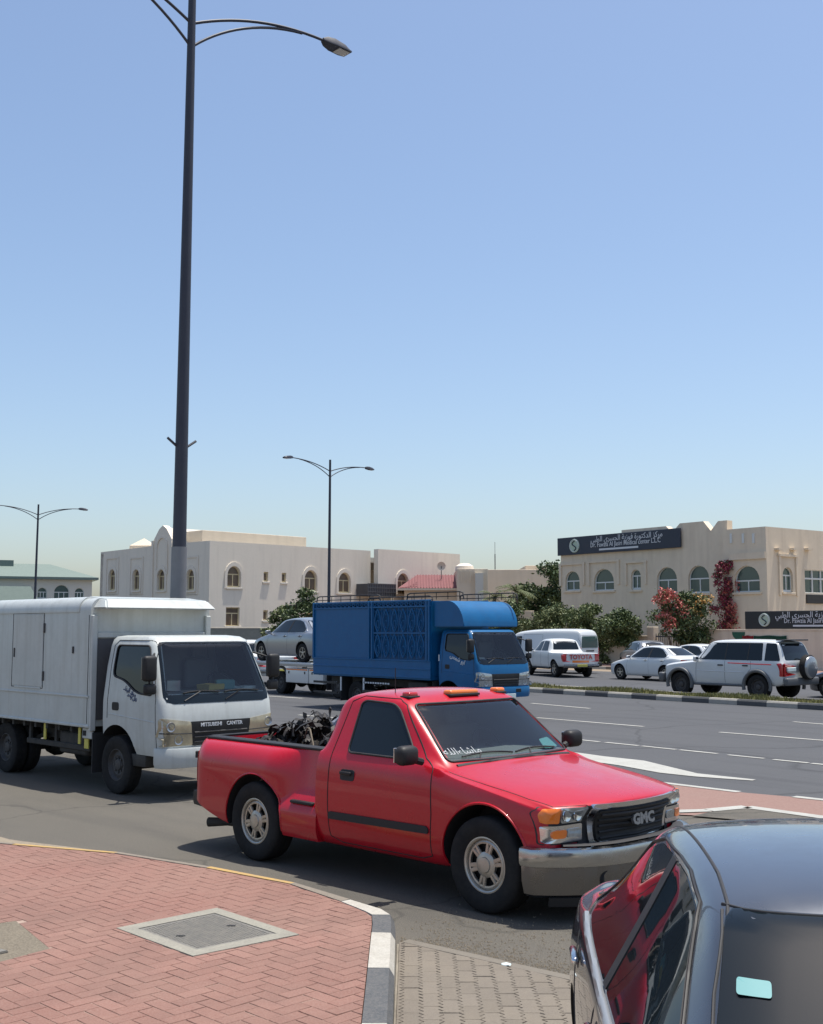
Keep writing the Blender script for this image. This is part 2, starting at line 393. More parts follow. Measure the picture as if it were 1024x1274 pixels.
def strip(bm, bvh, plane, sign, path, w=.006, off=.0015, step=.05, seg=6, closed=False, mi=0):
    """a thin round bead along a path projected on the body (a seam, a gasket)"""
    f, ax = AX[plane]; ax = ax * sign
    if closed: pts = resample(path, step); pts.append(pts[0])
    else:
        pts = []
        for a, b in zip(path, path[1:]):
            a, b = Vector(a), Vector(b); n = max(1, int((b - a).length / step)); pts += [tuple(a + (b - a) * k / n) for k in range(n)]
        pts.append(tuple(path[-1]))
    out = []
    for a, b in pts:
        p, nn = cast(bvh, plane, sign, a, b)
        if p is not None and (not out or (p - out[-1]).length < .5): out.append(p + ax * off)
    if len(out) > 1: tube(bm, out, w, seg, mi=mi)
def text_mesh(txt, size, mat, name, parent=None, mtx=None, extrude=.002, align='CENTER', bold=0, sx=1):
    cu = bpy.data.curves.new('t', 'FONT'); cu.body = txt; cu.size = size; cu.extrude = extrude
    cu.align_x = align; cu.align_y = 'CENTER'; cu.resolution_u = 2; cu.offset = bold
    o = link('t', cu); me = evaluated_text(o)
    if sx != 1:
        for v in me.vertices: v.co.x *= sx
    me.materials.clear(); me.materials.append(mat)
    if mtx is not None: me.transform(mtx)
    return link(name, me, parent)
def evaluated_text(o):
    bpy.context.view_layer.update(); dg = bpy.context.evaluated_depsgraph_get()
    me = bpy.data.meshes.new_from_object(o.evaluated_get(dg), depsgraph=dg)
    cu = o.data; bpy.data.objects.remove(o); bpy.data.curves.remove(cu)
    return me
def basis(origin, right, up):
    r = Vector(right).normalized(); u = Vector(up); u = (u - r * u.dot(r)).normalized(); n = r.cross(u)
    m = Matrix((r, u, n)).transposed().to_4x4(); m.translation = Vector(origin); return m
# joined Arabic letters (presentation forms), laid out right to left
_AR = {'ا': (0xFE8D, 2), 'ب': (0xFE8F, 4), 'ة': (0xFE93, 2), 'ت': (0xFE95, 4), 'ج': (0xFE9D, 4), 'د': (0xFEA9, 2), 'ر': (0xFEAD, 2),
       'ز': (0xFEAF, 2), 'س': (0xFEB1, 4), 'ش': (0xFEB5, 4), 'ط': (0xFEC1, 4), 'ف': (0xFED1, 4), 'ك': (0xFED9, 4), 'ل': (0xFEDD, 4),
       'م': (0xFEE1, 4), 'ن': (0xFEE5, 4), 'ه': (0xFEE9, 4), 'و': (0xFEED, 2), 'ي': (0xFEF1, 4), 'ء': (0xFE80, 1), 'ق': (0xFED5, 4), 'ع': (0xFEC9, 4), 'ح': (0xFEA1, 4)}
def arabic(s):
    out = []
    for w in s.split(' '):
        g = []
        for i, ch in enumerate(w):
            b, n = _AR[ch]
            prev = i > 0 and _AR[w[i - 1]][1] == 4
            nxt = i + 1 < len(w) and n == 4 and _AR[w[i + 1]][1] > 1
            k = (3 if prev and nxt else 2 if nxt else 1 if prev else 0) if n == 4 else (1 if prev and n == 2 else 0)
            g.append(chr(b + k))
        out.append(''.join(g)[::-1])
    return ' '.join(out[::-1])
# ================================================================== SETTING
RH = R(37.5)
RD = Vector((sin(RH), -cos(RH), 0))          # main road direction, towards the right
RN = Vector((cos(RH), sin(RH), 0))           # away from the camera, across the road
def poly_sheet(name, pts, z, mat, kind='structure'):
    bm = B(); bm.faces.new([bm.verts.new((p[0], p[1], z)) for p in pts])
    o = finish(bm, name, mat, smooth=0); tag(o, kind=kind); return o
def grid_sheet(name, x0, x1, y0, y1, z, mat, nx, ny):
    bm = B(); bmesh.ops.create_grid(bm, x_segments=nx, y_segments=ny, size=.5)
    for v in bm.verts: v.co = Vector((x0 + (v.co.x + .5) * (x1 - x0), y0 + (v.co.y + .5) * (y1 - y0), z))
    o = finish(bm, name, mat, smooth=0); return tag(o, kind='structure')
grid_sheet('ground', -900, 900, -600, 1200, -.02, M['sand'], 30, 30)
def along(perp, s, z=0):  # point at a distance across the road and s along it
    return RN * perp + RD * s + Vector((0, 0, z))
poly_sheet('road', [along(11.9, -260), along(11.9, 160), along(46.0, 160), along(46.0, -260)], -.004, M['asphalt'])
# slip road and side street, more dusty
poly_sheet('slip_road', [along(12.2, -260), along(12.2, 160), along(-60, 160), along(-60, -260)], -.001, M['asphalt_old'])
# painted lane lines
def paint(name, a, b, w=.13, z=.004, mat='paint_white'):
    a, b = Vector((*a, 0)), Vector((*b, 0)); d = (b - a).normalized(); n = Vector((-d.y, d.x, 0)) * w / 2
    bm = B(); N = max(2, int((b - a).length / .5))
    L_ = [bm.verts.new(a + (b - a) * k / N + n * (1 + rnd.uniform(-.12, .12)) + Vector((0, 0, z))) for k in range(N + 1)]
    R_ = [bm.verts.new(a + (b - a) * k / N - n * (1 + rnd.uniform(-.12, .12)) + Vector((0, 0, z))) for k in range(N + 1)]
    for k in range(N): bm.faces.new((L_[k], L_[k + 1], R_[k + 1], R_[k]))
    o = finish(bm, name, M[mat], smooth=0); o['kind'] = 'structure'; return o
def dashes(a, b, ph, on, off, w=.13):
    a, b = Vector(a), Vector(b); L_ = (b - a).length; d = (b - a) / L_; t = ph
    while t < L_:
        s, e = max(0, t), min(L_, t + on)
        if e > s + .1: paint('lane_marking', a + d * s, a + d * e, w)
        t += on + off
for a_, b_, w_ in [((-2.91, 30.68), (-1.8, 29.58), .13), ((3.17, 24.07), (3.7, 23.39), .11), ((3.8, 23.28), (4.31, 22.62), .11), ((4.36, 22.56), (4.86, 21.9), .11), ((4.92, 21.85), (5.44, 21.18), .11), ((5.57, 20.98), (6.04, 20.4), .11), ((6.14, 20.24), (6.57, 19.73), .11), ((6.6, 19.67), (7.1, 19.05), .11), ((7.2, 18.9), (7.7, 18.3), .11),
                   ((-4.8, 39.31), (-3.47, 37.94), .15), ((-10.6, 46.2), (-8.2, 43.4), .15), ((3.14, 29.71), (5.28, 27.03), .13), ((6.62, 25.56), (8.3, 23.56), .13), ((10.2, 21.2), (11.8, 19.2), .13),
                   ((3.58, 35.48), (4.98, 33.16), .14), ((9.13, 28.43), (10.2, 26.75), .13), ((-1.9, 42.8), (-.3, 40.7), .14), ((-8, 51), (-6.4, 48.9), .14)]: paint('lane_marking', a_, b_, w_)
# gore: white painted nose where the slip road leaves
gx = [(2.2, 22.3), (3.0, 21.3), (3.34, 20.75), (3.91, 20.06), (4.26, 18.75), (4.38, 18.3), (5.06, 17.55), (4.98, 17.44), (4.24, 17.93), (3.82, 18.39), (3.36, 19.4), (2.6, 20.6)]
poly_sheet('gore_marking', gx, .004, M['paint_white'])
# paved island right of the pickup
def kerb_run(name, pts, w, z0, z1, mats, L_=.5, parent=None, bev=.015, seq=None, gap=.006):
    """kerb stones laid along a polyline (outer line pts, width to the left)"""
    tot = [0]
    for a, b in zip(pts, pts[1:]): tot.append(tot[-1] + (Vector(b) - Vector(a)).length)
    def at(s):
        for i in range(len(pts) - 1):
            if s <= tot[i + 1] or i == len(pts) - 2:
                a, b = Vector(pts[i]), Vector(pts[i + 1]); d = (b - a).normalized(); return a + d * (s - tot[i]), d
    s = 0; k = 0; out = []
    while s < tot[-1] - .05:
        if seq:
            l, mt = seq[k % len(seq)]
        else: l, mt = L_, mats[k % len(mats)]
        e = min(tot[-1], s + l)
        cuts = [s + gap / 2] + [t for t in tot if s + .05 < t < e - .05] + [e - gap / 2]
        bm = B()
        rings = []
        for t in cuts:
            p, d = at(t)
            if 0 < cuts.index(t) < len(cuts) - 1: _, d2 = at(t + .01); d = (d + d2).normalized()
            n = Vector((-d.y, d.x))
            wi = w
            if isinstance(w, list):
                ii = max(j for j in range(len(tot)) if tot[j] <= t + 1e-6); i2 = min(ii + 1, len(tot) - 1); f_ = 0 if i2 == ii else (t - tot[ii]) / (tot[i2] - tot[ii]); wi = w[ii] * (1 - f_) + w[i2] * f_
            sg = 1 if wi > 0 else -1; prof = [(0, z0), (0, z1 - .05), (min(.03, abs(wi) * .3) * sg, z1), (wi, z1), (wi, z0)]
            rings.append([bm.verts.new((p.x + n.x * o_, p.y + n.y * o_, z + rnd.uniform(-.002, .002))) for o_, z in prof])
        for a, b in zip(rings, rings[1:]):
            for i in range(5): bm.faces.new((a[i], a[(i + 1) % 5], b[(i + 1) % 5], b[i]))
        bm.faces.new(rings[0]); bm.faces.new(rings[-1][::-1])
        o = finish(bm, name, M[mt], parent, smooth=25); out.append(o); s = e; k += 1
    return out
isl = [(3.0, 17.75), (3.739, 16.94), (4.357, 16.2), (5.134, 15.6), (6.6, 14.0), (8.6, 11.4), (7.9, 10.7), (5.6, 12.9), (4.8, 13.85), (3.2, 14.2), (2.5, 15.3), (2.3, 16.8)]
poly_sheet('paved_island', isl, .012, M['far_brick'])
paint('island_edge_line', (3.3, 17.45), (4.42, 16.15), .14, .018); paint('island_edge_line', (5.02, 15.7), (6.6, 14.05), .14, .018)
tri = [(2.75, 14.35), (3.22, 14.2), (3.6, 14.5), (4.15, 14.78), (4.75, 14.05), (5.3, 13.35)]
for a, b in ((tri[0], tri[2]), (tri[2], tri[3]), (tri[3], tri[5])): paint('triangle_edge_line', a, b, .2, .022)
poly_sheet('island_grey_patch', [(3.3, 14.1), (3.6, 14.4), (4.12, 14.68), (4.7, 13.9), (5.2, 13.2), (4.6, 13.3)], .017, M['asphalt_old'])
# dust along the slip road edge
def blob(name, cx, cy, rx, ry, ang, z, mat):
    pts = []
    for k in range(28):
        t = 2 * pi * k / 28; r = 1 + .22 * sin(3 * t + cx) + rnd.uniform(-.1, .1)
        x, y = rx * r * cos(t), ry * r * sin(t); pts.append((cx + x * cos(ang) - y * sin(ang), cy + x * sin(ang) + y * cos(ang)))
    return poly_sheet(name, pts, z, mat)
blob('sand_drift', -4.6, 12.45, 1.5, .38, R(-24), .004, M['dust'])
blob('sand_drift', -3.0, 11.55, .8, .10, R(-22), .005, M['dust'])

# ---- median
MED = Vector((RD.x, RD.y)); MP = Vector((11.241, 32.436)) + Vector((RN.x, RN.y)) * 0
m0, m1 = MP - MED * 62, MP + MED * 12
med_root = poly_sheet('median_strip', [(*(m0 + Vector((RN.x, RN.y)) * o_),) for o_ in (0, 0)] and [tuple(m0), tuple(m1), tuple(m1 + Vector((RN.x, RN.y)) * 1.9), tuple(m0 + Vector((RN.x, RN.y)) * 1.9)], .10, M['sand'])
kerb_run('kerb_stone', [tuple(m0), tuple(m1)], .16, -.02, .17, None, parent=med_root, seq=[(1.02, 'kerb_dark'), (1.02, 'kerb_white')])
kerb_run('kerb_stone', [tuple(m1 + Vector((RN.x, RN.y)) * 1.9), tuple(m0 + Vector((RN.x, RN.y)) * 1.9)], .16, -.02, .17, None, parent=med_root, seq=[(2.04, 'kerb_dark'), (2.04, 'kerb_white')])
def grass_strip():
    n = 26000; r = np.random.RandomState(3)
    s = r.rand(n) * 50; p = .2 + r.rand(n) * 1.5
    x = m1.x - MED.x * s + RN.x * p; y = m1.y - MED.y * s + RN.y * p
    hgt = .06 + .10 * r.rand(n) + .05 * np.sin(s * 1.3); a = r.rand(n) * pi; w = .02 + .025 * r.rand(n)
    lean = (r.rand(n, 2) - .5) * .1
    V_ = np.zeros((n, 3, 3)); V_[:, 0] = np.c_[x - w * np.cos(a), y - w * np.sin(a), np.full(n, .1)]
    V_[:, 1] = np.c_[x + w * np.cos(a), y + w * np.sin(a), np.full(n, .1)]; V_[:, 2] = np.c_[x + lean[:, 0], y + lean[:, 1], .1 + hgt]
    me = bpy.data.meshes.new('grass'); me.from_pydata(V_.reshape(-1, 3).tolist(), [], np.arange(n * 3).reshape(-1, 3).tolist())
    me.materials.append(M['grass']); o = link('grass', me)
    tag(o, 'low dry yellowish grass growing along the median between its kerbs', 'grass', kind='stuff')
grass_strip()

# ---- near pavement: bricks, kerb, cover
PZ = .15
edge = [(-14.0, 15.1), (-9.0, 13.4), (-6.0, 12.35), (-3.996, 11.655), (-3.811, 11.569), (-2.692, 11.118), (-1.725, 10.452), (-.929, 9.802), (-.44, 9.20), (-.20, 8.90), (-.125, 8.72), (-.112, 8.45), (-.10, 6.5), (-.08, 2.0), (-.08, -6)]
inner = []
for i, p in enumerate(edge):
    p = Vector(p); a = Vector(edge[max(0, i - 1)]); b = Vector(edge[min(len(edge) - 1, i + 1)]); d = (b - a).normalized()
    inner.append(p + Vector((d.y, -d.x)) * (.085 if i < 8 else .12 if i == 8 else .165))
pav_poly = [tuple(p) for p in inner] + [(-14, -6)]
pav = poly_sheet('pavement', pav_poly, PZ - .005, M['red_bed'])
seq = [(5.28, 'kerb_plain'), (3.18, 'kerb_plain'), (2.34, 'kerb_plain'), (1.19, 'kerb_yellow'), (1.17, 'kerb_plain'), (1.03, 'kerb_yellow'), (.77, 'kerb_plain'), (.60, 'kerb_white'),
       (.50, 'kerb_dark'), (.84, 'kerb_white'), (1.0, 'kerb_dark'), (.86, 'kerb_white'), (.86, 'kerb_dark'), (.86, 'kerb_white'), (.86, 'kerb_dark')]
edge_r = [tuple(p) for p in edge]
kerb_run('kerb_stone', edge_r, [-.08] * 8 + [-.115] + [-.16] * 8, -.02, PZ + .004, None, parent=pav, seq=seq)
cover_c = Vector((-1.40, 8.27)); cover_q = [(-2.033, 8.331), (-1.437, 8.917), (-.759, 8.16), (-1.377, 7.632)]
cover2_q = [(-3.35, 8.15), (-2.80, 8.55), (-2.335, 7.819), (-2.75, 7.25), (-3.3, 7.2)]
def clip(poly, a, b, keep_left=True):
    out = []; d = (b[0] - a[0], b[1] - a[1])
    def side(p): s = d[0] * (p[1] - a[1]) - d[1] * (p[0] - a[0]); return s if keep_left else -s
    for i in range(len(poly)):
        p, q = poly[i - 1], poly[i]; sp, sq = side(p), side(q)
        if (sp >= 0) != (sq >= 0): t = sp / (sp - sq); out.append((p[0] + (q[0] - p[0]) * t, p[1] + (q[1] - p[1]) * t))
        if sq >= 0: out.append(q)
    return out
def area(p): return abs(sum(p[i - 1][0] * p[i][1] - p[i][0] * p[i - 1][1] for i in range(len(p)))) / 2
def inside(pt, poly):
    c_ = False
    for i in range(len(poly)):
        a, b = poly[i - 1], poly[i]
        if (a[1] > pt[1]) != (b[1] > pt[1]) and pt[0] < (b[0] - a[0]) * (pt[1] - a[1]) / (b[1] - a[1]) + a[0]: c_ = not c_
    return c_
def brick_mesh(bm, poly, z, h_=.05, ch=.003, tilt=(0, 0)):
    cx = sum(p[0] for p in poly) / len(poly); cy = sum(p[1] for p in poly) / len(poly)
    def zz(x, y): return z + (x - cx) * tilt[0] + (y - cy) * tilt[1]
    rr = max(max(abs(p[0] - cx), abs(p[1] - cy)) for p in poly); s = 1 - ch / max(rr, .01)
    top = [bm.verts.new((cx + (x - cx) * s, cy + (y - cy) * s, zz(x, y))) for x, y in poly]
    mid = [bm.verts.new((x, y, zz(x, y) - ch)) for x, y in poly]
    bot = [bm.verts.new((x, y, z - h_)) for x, y in poly]; n = len(poly)
    bm.faces.new(top)
    for i in range(n):
        bm.faces.new((mid[i], mid[(i + 1) % n], top[(i + 1) % n], top[i])); bm.faces.new((bot[i], bot[(i + 1) % n], mid[(i + 1) % n], mid[i]))
def in_view(x, y):
    return y > 5.7 and abs(x) < y * .37 + .2
def lay(name, polys, z, mat, parent, limit, jitter=.003):
    """polys near the camera become single bricks, the others one joined part"""
    polys = [p for p in polys if area(p) > .0015]
    def key(p):
        x, y = p[0]; return (0 if in_view(x, y) else 100) + math.hypot(x, y)
    polys.sort(key=key)
    far = B()
    for i, p in enumerate(polys):
        if sum((p[k - 1][0] * p[k][1] - p[k][0] * p[k - 1][1]) for k in range(len(p))) < 0: p = p[::-1]
        zz = z + rnd.uniform(-jitter, 0); tl = (rnd.uniform(-.012, .012), rnd.uniform(-.012, .012))
        if i < limit:
            cx = sum(q[0] for q in p) / len(p); cy = sum(q[1] for q in p) / len(p)
            bm = B(); brick_mesh(bm, [(q[0] - cx, q[1] - cy) for q in p], 0, tilt=tl)
            o = finish(bm, name, mat, parent, smooth=0); o.location = (cx, cy, zz)
        else: brick_mesh(far, p, zz, tilt=tl)
    o = finish(far, name + '_field', mat, parent, smooth=0); o['kind'] = 'stuff'
def herringbone(x0, x1, y0, y1, ang, w, gap, ok):
    """bricks of w x 2w as 2D polygons"""
    out = []; ca, sa = cos(ang), sin(ang); n = int(max(x1 - x0, y1 - y0) / w * 1.0) + 4; cx, cy = (x0 + x1) / 2, (y0 + y1) / 2
    g_ = gap / 2
    for i in range(-n, n):
        for j in range(-n, n):
            t = (i - j) % 4
            if t == 0: r = (i, j, i + 2, j + 1)
            elif t == 2: r = (i, j - 1, i + 1, j + 1)
            else: continue
            a0, b0, a1, b1 = r[0] * w + g_, r[1] * w + g_, r[2] * w - g_, r[3] * w - g_
            q = [(cx + a * ca - b * sa, cy + a * sa + b * ca) for a, b in ((a0, b0), (a1, b0), (a1, b1), (a0, b1))]
            mx, my = sum(p[0] for p in q) / 4, sum(p[1] for p in q) / 4
            if x0 <= mx <= x1 and y0 <= my <= y1 and ok(mx, my): out.append(q)
    return out
def cut_against(q, hole):
    """keep the part of a brick outside a convex hole"""
    c_ = (sum(p[0] for p in q) / len(q), sum(p[1] for p in q) / len(q))
    if not any(inside(p, hole) for p in q + [c_]): return q
    best = []
    ccw = sum((hole[k - 1][0] * hole[k][1] - hole[k][0] * hole[k - 1][1]) for k in range(len(hole))) > 0
    for i in range(len(hole)):
        r = clip(q, hole[i - 1], hole[i], not ccw)
        if len(r) > 2 and (not best or area(r) > area(best)): best = r
    return best
bricks = []
vis = lambda x, y: y > 4.6 and abs(x) < y * .5 + 2.0
pin = [tuple(p) for p in inner]
for q in herringbone(-8.5, .2, 4.6, 13.6, R(45), .102, .0055, vis):
    if not all(inside(p, pav_poly) for p in q):
        if not any(inside(p, pav_poly) for p in q): continue
        for a, b in zip(pin, pin[1:]):
            mx = (sum(p[0] for p in q) / len(q) if q else 0, sum(p[1] for p in q) / len(q) if q else 0)
            if q and (Vector(mx) - (Vector(a) + Vector(b)) / 2).length < (Vector(b) - Vector(a)).length / 2 + .3: q = clip(q, a, b, False)
        if len(q) < 3: continue
    for hole in (cover_q, cover2_q):
        if q: q = cut_against(q, hole)
    if q and len(q) > 2: bricks.append(q)
lay('brick', bricks, PZ, M['red_brick'], pav, 300, .002)
# access cover with concrete surround
def quad_in(q, s):
    cx = sum(p[0] for p in q) / len(q); cy = sum(p[1] for p in q) / len(q); return [(cx + (x - cx) * s, cy + (y - cy) * s) for x, y in q]
cv = thing('access_cover', 'square iron access cover in a pale concrete frame on the red brick pavement', 'manhole cover', (-1.40, 8.26, PZ))
def ring_slab(name, q, s0, s1, z, mat, parent):
    o_ = [(x + 1.40, y - 8.26) for x, y in quad_in(q, s0)]; i_ = [(x + 1.40, y - 8.26) for x, y in quad_in(q, s1)]
    bm = B(); n = len(o_)
    def ringv(pts, zz): return [bm.verts.new((x, y, zz)) for x, y in pts]
    a, b, c_, d = ringv(o_, -.03), ringv(o_, z), ringv(i_, z), ringv(i_, -.03)
    for r0, r1 in ((a, b), (b, c_), (c_, d)):
        for k in range(n): bm.faces.new((r0[k], r0[(k + 1) % n], r1[(k + 1) % n], r1[k]))
    return finish(bm, name, mat, parent, smooth=0)
ring_slab('concrete_frame', cover_q, 1.0, .76, .004, M['concrete'], cv)
bm = B(); ngon_prism(bm, [(x + 1.40, y - 8.26, -.03) for x, y in quad_in(cover_q, .75)], (0, 0, .03))
lid = finish(bm, 'lid', M['iron'], cv, smooth=0)
bm = B(); q = [Vector((x + 1.40, y - 8.26, 0)) for x, y in quad_in(cover_q, .70)]
nn = 21
for i in range(nn):
    for j in range(nn):
        u, v = (i + .5) / nn, (j + .5) / nn
        p = q[0] * (1 - u) * (1 - v) + q[1] * u * (1 - v) + q[2] * u * v + q[3] * (1 - u) * v
        d1 = (q[1] - q[0]).normalized() * .011; d2 = (q[3] - q[0]).normalized() * .004
        if (i + j) % 2: d1, d2 = (q[3] - q[0]).normalized() * .011, (q[1] - q[0]).normalized() * .004
        ngon_prism(bm, [p - d1 - d2, p + d1 - d2, p + d1 + d2, p - d1 + d2], (0, 0, .003))
o = finish(bm, 'tread', M['iron'], cv, smooth=0); o['kind'] = 'stuff'
for u, v in ((.15, .5), (.85, .5)):
    p = q[0] * (1 - u) * (1 - v) + q[1] * u * (1 - v) + q[2] * u * v + q[3] * (1 - u) * v
    bm = B(); box(bm, p.x - .03, p.x + .03, p.y - .015, p.y + .015, 0, .004); finish(bm, 'lifting_slot', M['dark'], cv, smooth=0)
cv2 = thing('drain_cover', 'dark iron drain lid sunk in a sandy hole in the brick pavement', 'manhole cover', (-2.95, 7.85, PZ))
bm = B(); ngon_prism(bm, [(x + 2.95, y - 7.85, -.05) for x, y in cover2_q], (0, 0, .0475)); finish(bm, 'sand_fill', M['gritty'], cv2, smooth=0)
bm = B(); ngon_prism(bm, [(-.45, -.3, -.02), (.18, .02, -.02), (.38, -.12, -.02), (-.1, -.62, -.02)], (0, 0, .032), .006); finish(bm, 'lid', M['iron'], cv2, smooth=30)
# ---- parking bay: interlocking zigzag pavers, concrete edging
bay_e = [(-.10, 8.50), (.947, 7.61), (2.2, 6.55), (4.2, 4.85)]
bay_poly = [(-.09, -6), (-.10, 8.49), (.947, 7.60), (2.2, 6.54), (4.2, 4.84), (6, 3.3), (6, -6)]
bay = poly_sheet('parking_bay', bay_poly, .006, M['grey_bed'])
kerb_run('edging_stone', [(-.09, 8.50), (.947, 7.62), (2.2, 6.56), (4.2, 4.86)], .11, -.02, .012, ['edging'], .9, parent=bay, gap=.004)
zz_p = []
cw, rw = .115, .235
for j in range(-2, 24):
    for i in range(-1, 36):
        x0 = -.06 + i * cw; y0 = 4.6 + j * rw + (rw / 2 if i % 2 else 0)
        a = .014; n = 8; L_ = []; R_ = []
        for k in range(n + 1):
            y = y0 + rw * k / n + (.003 if k == 0 else -.003 if k == n else 0); dx = a if k % 2 else -a
            L_.append((x0 + dx + .003, y)); R_.append((x0 + cw + dx - .003, y))
        q = L_[::-1] + R_
        mx, my = x0 + cw / 2, y0 + rw / 2
        if not in_view(mx, my - .2) and not (my > 5 and abs(mx) < my * .45): continue
        if mx > 2.5: continue
        for u, v in zip(bay_e, bay_e[1:]):
            if u[0] - .3 < mx < v[0] + .3: q = clip(q, u, v, False) if q else q
        if q: q = clip(q, (-.085, 0), (-.085, 10), False)
        if q and len(q) > 2 and area(q) > .004: zz_p.append(q)
lay('paver', zz_p, .024, M['grey_brick'], bay, 300, .004)
bm = B(); bmesh.ops.create_icosphere(bm, subdivisions=1, radius=.03)
for v in bm.verts: v.co = Vector((v.co.x * 1.3, v.co.y, v.co.z * .5 + .012))
o = finish(bm, 'paper_scrap', M['paper'], smooth=0); o.location = (.62, 7.95, .0)
tag(o, 'tiny white scrap of litter on the dusty asphalt beside the grey parking pavers', 'litter')

# grit lying on the asphalt along the bay edge and the kerb
def grit():
    r = np.random.RandomState(9); P_ = []
    for (ax, ay), (bx_, by), n, sp in (((-.05, 8.55), (1.3, 7.42), 2600, .30), ((-.1, 8.9), (1.6, 7.9), 900, .7), ((-4.6, 12.2), (-.3, 9.5), 1500, .22), ((-.08, 8.7), (-.02, 6.2), 500, .06)):
        u = r.rand(n); d = np.array([bx_ - ax, by - ay]); L_ = np.hypot(*d); nn = np.array([-d[1], d[0]]) / L_
        off = np.abs(r.randn(n)) * sp * .6
        P_.append(np.c_[ax + d[0] * u + nn[0] * off, ay + d[1] * u + nn[1] * off])
    P_ = np.concatenate(P_); n = len(P_); s = .003 + .008 * r.rand(n) ** 3
    T = np.array([[1, 0, 0], [-.5, .87, 0], [-.5, -.87, 0], [0, 0, .9]])
    a = r.rand(n) * 6.28; V_ = np.zeros((n, 4, 3))
    for k in range(4):
        x, y, z = T[k]; V_[:, k] = np.c_[P_[:, 0] + s * (x * np.cos(a) - y * np.sin(a)), P_[:, 1] + s * (x * np.sin(a) + y * np.cos(a)), s * z + .001]
    F_ = (np.arange(n)[:, None, None] * 4 + np.array([[0, 1, 3], [1, 2, 3], [2, 0, 3]])).reshape(-1, 3)
    me = bpy.data.meshes.new('grit'); me.from_pydata(V_.reshape(-1, 3).tolist(), [], F_.tolist()); me.materials.append(M['grit'])
    tag(link('grit', me), 'loose sandy grit lying on the asphalt along the paver edge and kerb', 'gravel', kind='stuff')
grit()
# ================================================================== VEHICLE HELPERS
def wheel(parent, x, y, r, w, rim_r, side, style='alloy6', name='wheel'):
    """side = -1: outer face towards -y"""
    root = bpy.data.objects.new(name, None); C.objects.link(root); root.parent = parent; root.location = (x, y, r); root.empty_display_size = .2
    s = side; bm = B()
    prof = [(rim_r * .99, -w * .42), (rim_r + .012, -w * .47), (r * .80, -w * .5), (r * .93, -w * .49), (r * .985, -w * .42), (r, -w * .32), (r, -w * .1), (r * .992, -w * .09), (r * .992, -w * .06), (r, -w * .05), (r, w * .05), (r * .992, w * .06), (r * .992, w * .09), (r, w * .1),
            (r, w * .32), (r * .985, w * .42), (r * .93, w * .49), (r * .80, w * .5), (rim_r + .012, w * .47), (rim_r * .99, w * .42)]
    lathe(bm, prof, 'y', 44); finish(bm, 'tyre', M['tyre'], root, smooth=40)
    mat = {'alloy6': 'alloy', 'alloy5': 'alloy', 'steel': 'steel', 'dark': 'steel'}[style]
    bm = B(); o = s * w * .42        # outer plane
    if style == 'alloy6':
        lathe(bm, [(rim_r * .99, o * .99), (rim_r * 1.0, o), (rim_r * .95, o * 1.02), (rim_r * .90, o * .95), (rim_r * .87, o * .7), (rim_r * .85, -o)], 'y', 40)
        lathe(bm, [(rim_r * .87, o * .78), (rim_r * .80, o * .86), (rim_r * .74, o * .84), (rim_r * .74, o * .6)], 'y', 40)
        lathe(bm, [(rim_r * .46, o * .6), (rim_r * .45, o * .84), (rim_r * .38, o * .92), (rim_r * .28, o * .96), (rim_r * .26, o * 1.06), (rim_r * .16, o * 1.09), (.001, o * 1.09)], 'y', 36)
        for k in range(6):
            a = 2 * pi * k / 6 + .26
            for da in (-.13, .13):
                c_, s_ = cos(a + da), sin(a + da); t_ = Vector((-s_, 0, c_)) * rim_r * .062
                p0, p1 = Vector((c_, 0, s_)) * rim_r * .40, Vector((c_, 0, s_)) * rim_r * .82
                q = [p0 - t_ * 1.35, p1 - t_, p1 + t_, p0 + t_ * 1.35]
                ngon_prism(bm, [v + Vector((0, o * .62, 0)) for v in q], (0, o * .25, 0), .006)
    elif style == 'alloy5':
        lathe(bm, [(rim_r * .99, o), (rim_r * .94, o * 1.01), (rim_r * .9, o * .8), (rim_r * .86, -o)], 'y', 30)
        lathe(bm, [(rim_r * .3, o * .6), (rim_r * .28, o * .85), (rim_r * .16, o * .95), (.001, o * .95)], 'y', 20)
        for k in range(5):
            a = 2 * pi * k / 5 + .3; c_, s_ = cos(a), sin(a); t_ = Vector((-s_, 0, c_)) * rim_r * .13
            p0, p1 = Vector((c_, 0, s_)) * rim_r * .2, Vector((c_, 0, s_)) * rim_r * .93
            ngon_prism(bm, [v + Vector((0, o * .6, 0)) for v in (p0 - t_, p1 - t_ * .8, p1 + t_ * .8, p0 + t_)], (0, o * .3, 0), .008)
    else:
        lathe(bm, [(rim_r * .99, o), (rim_r * .95, o * 1.02), (rim_r * .9, o * .7), (rim_r * .84, o * .45), (rim_r * .62, o * .62), (rim_r * .5, o * .5), (rim_r * .4, o * .42), (rim_r * .34, o * .75), (rim_r * .22, o * .85), (.001, o * .85)], 'y', 36)
        for k in range(8):
            a = 2 * pi * k / 8; p = Vector((cos(a) * rim_r * .48, o * .5, sin(a) * rim_r * .48)); tube(bm, [p, p + Vector((0, o * .2, 0))], .014, 6)
    rim = finish(bm, 'rim', M[mat], root, smooth=35)
    bm = B(); lathe(bm, [(rim_r * .97, -o * .6), (rim_r * .9, o * .3), (.001, o * .28)], 'y', 24); finish(bm, 'brake_drum', M['dark'], root, smooth=35)
    return root
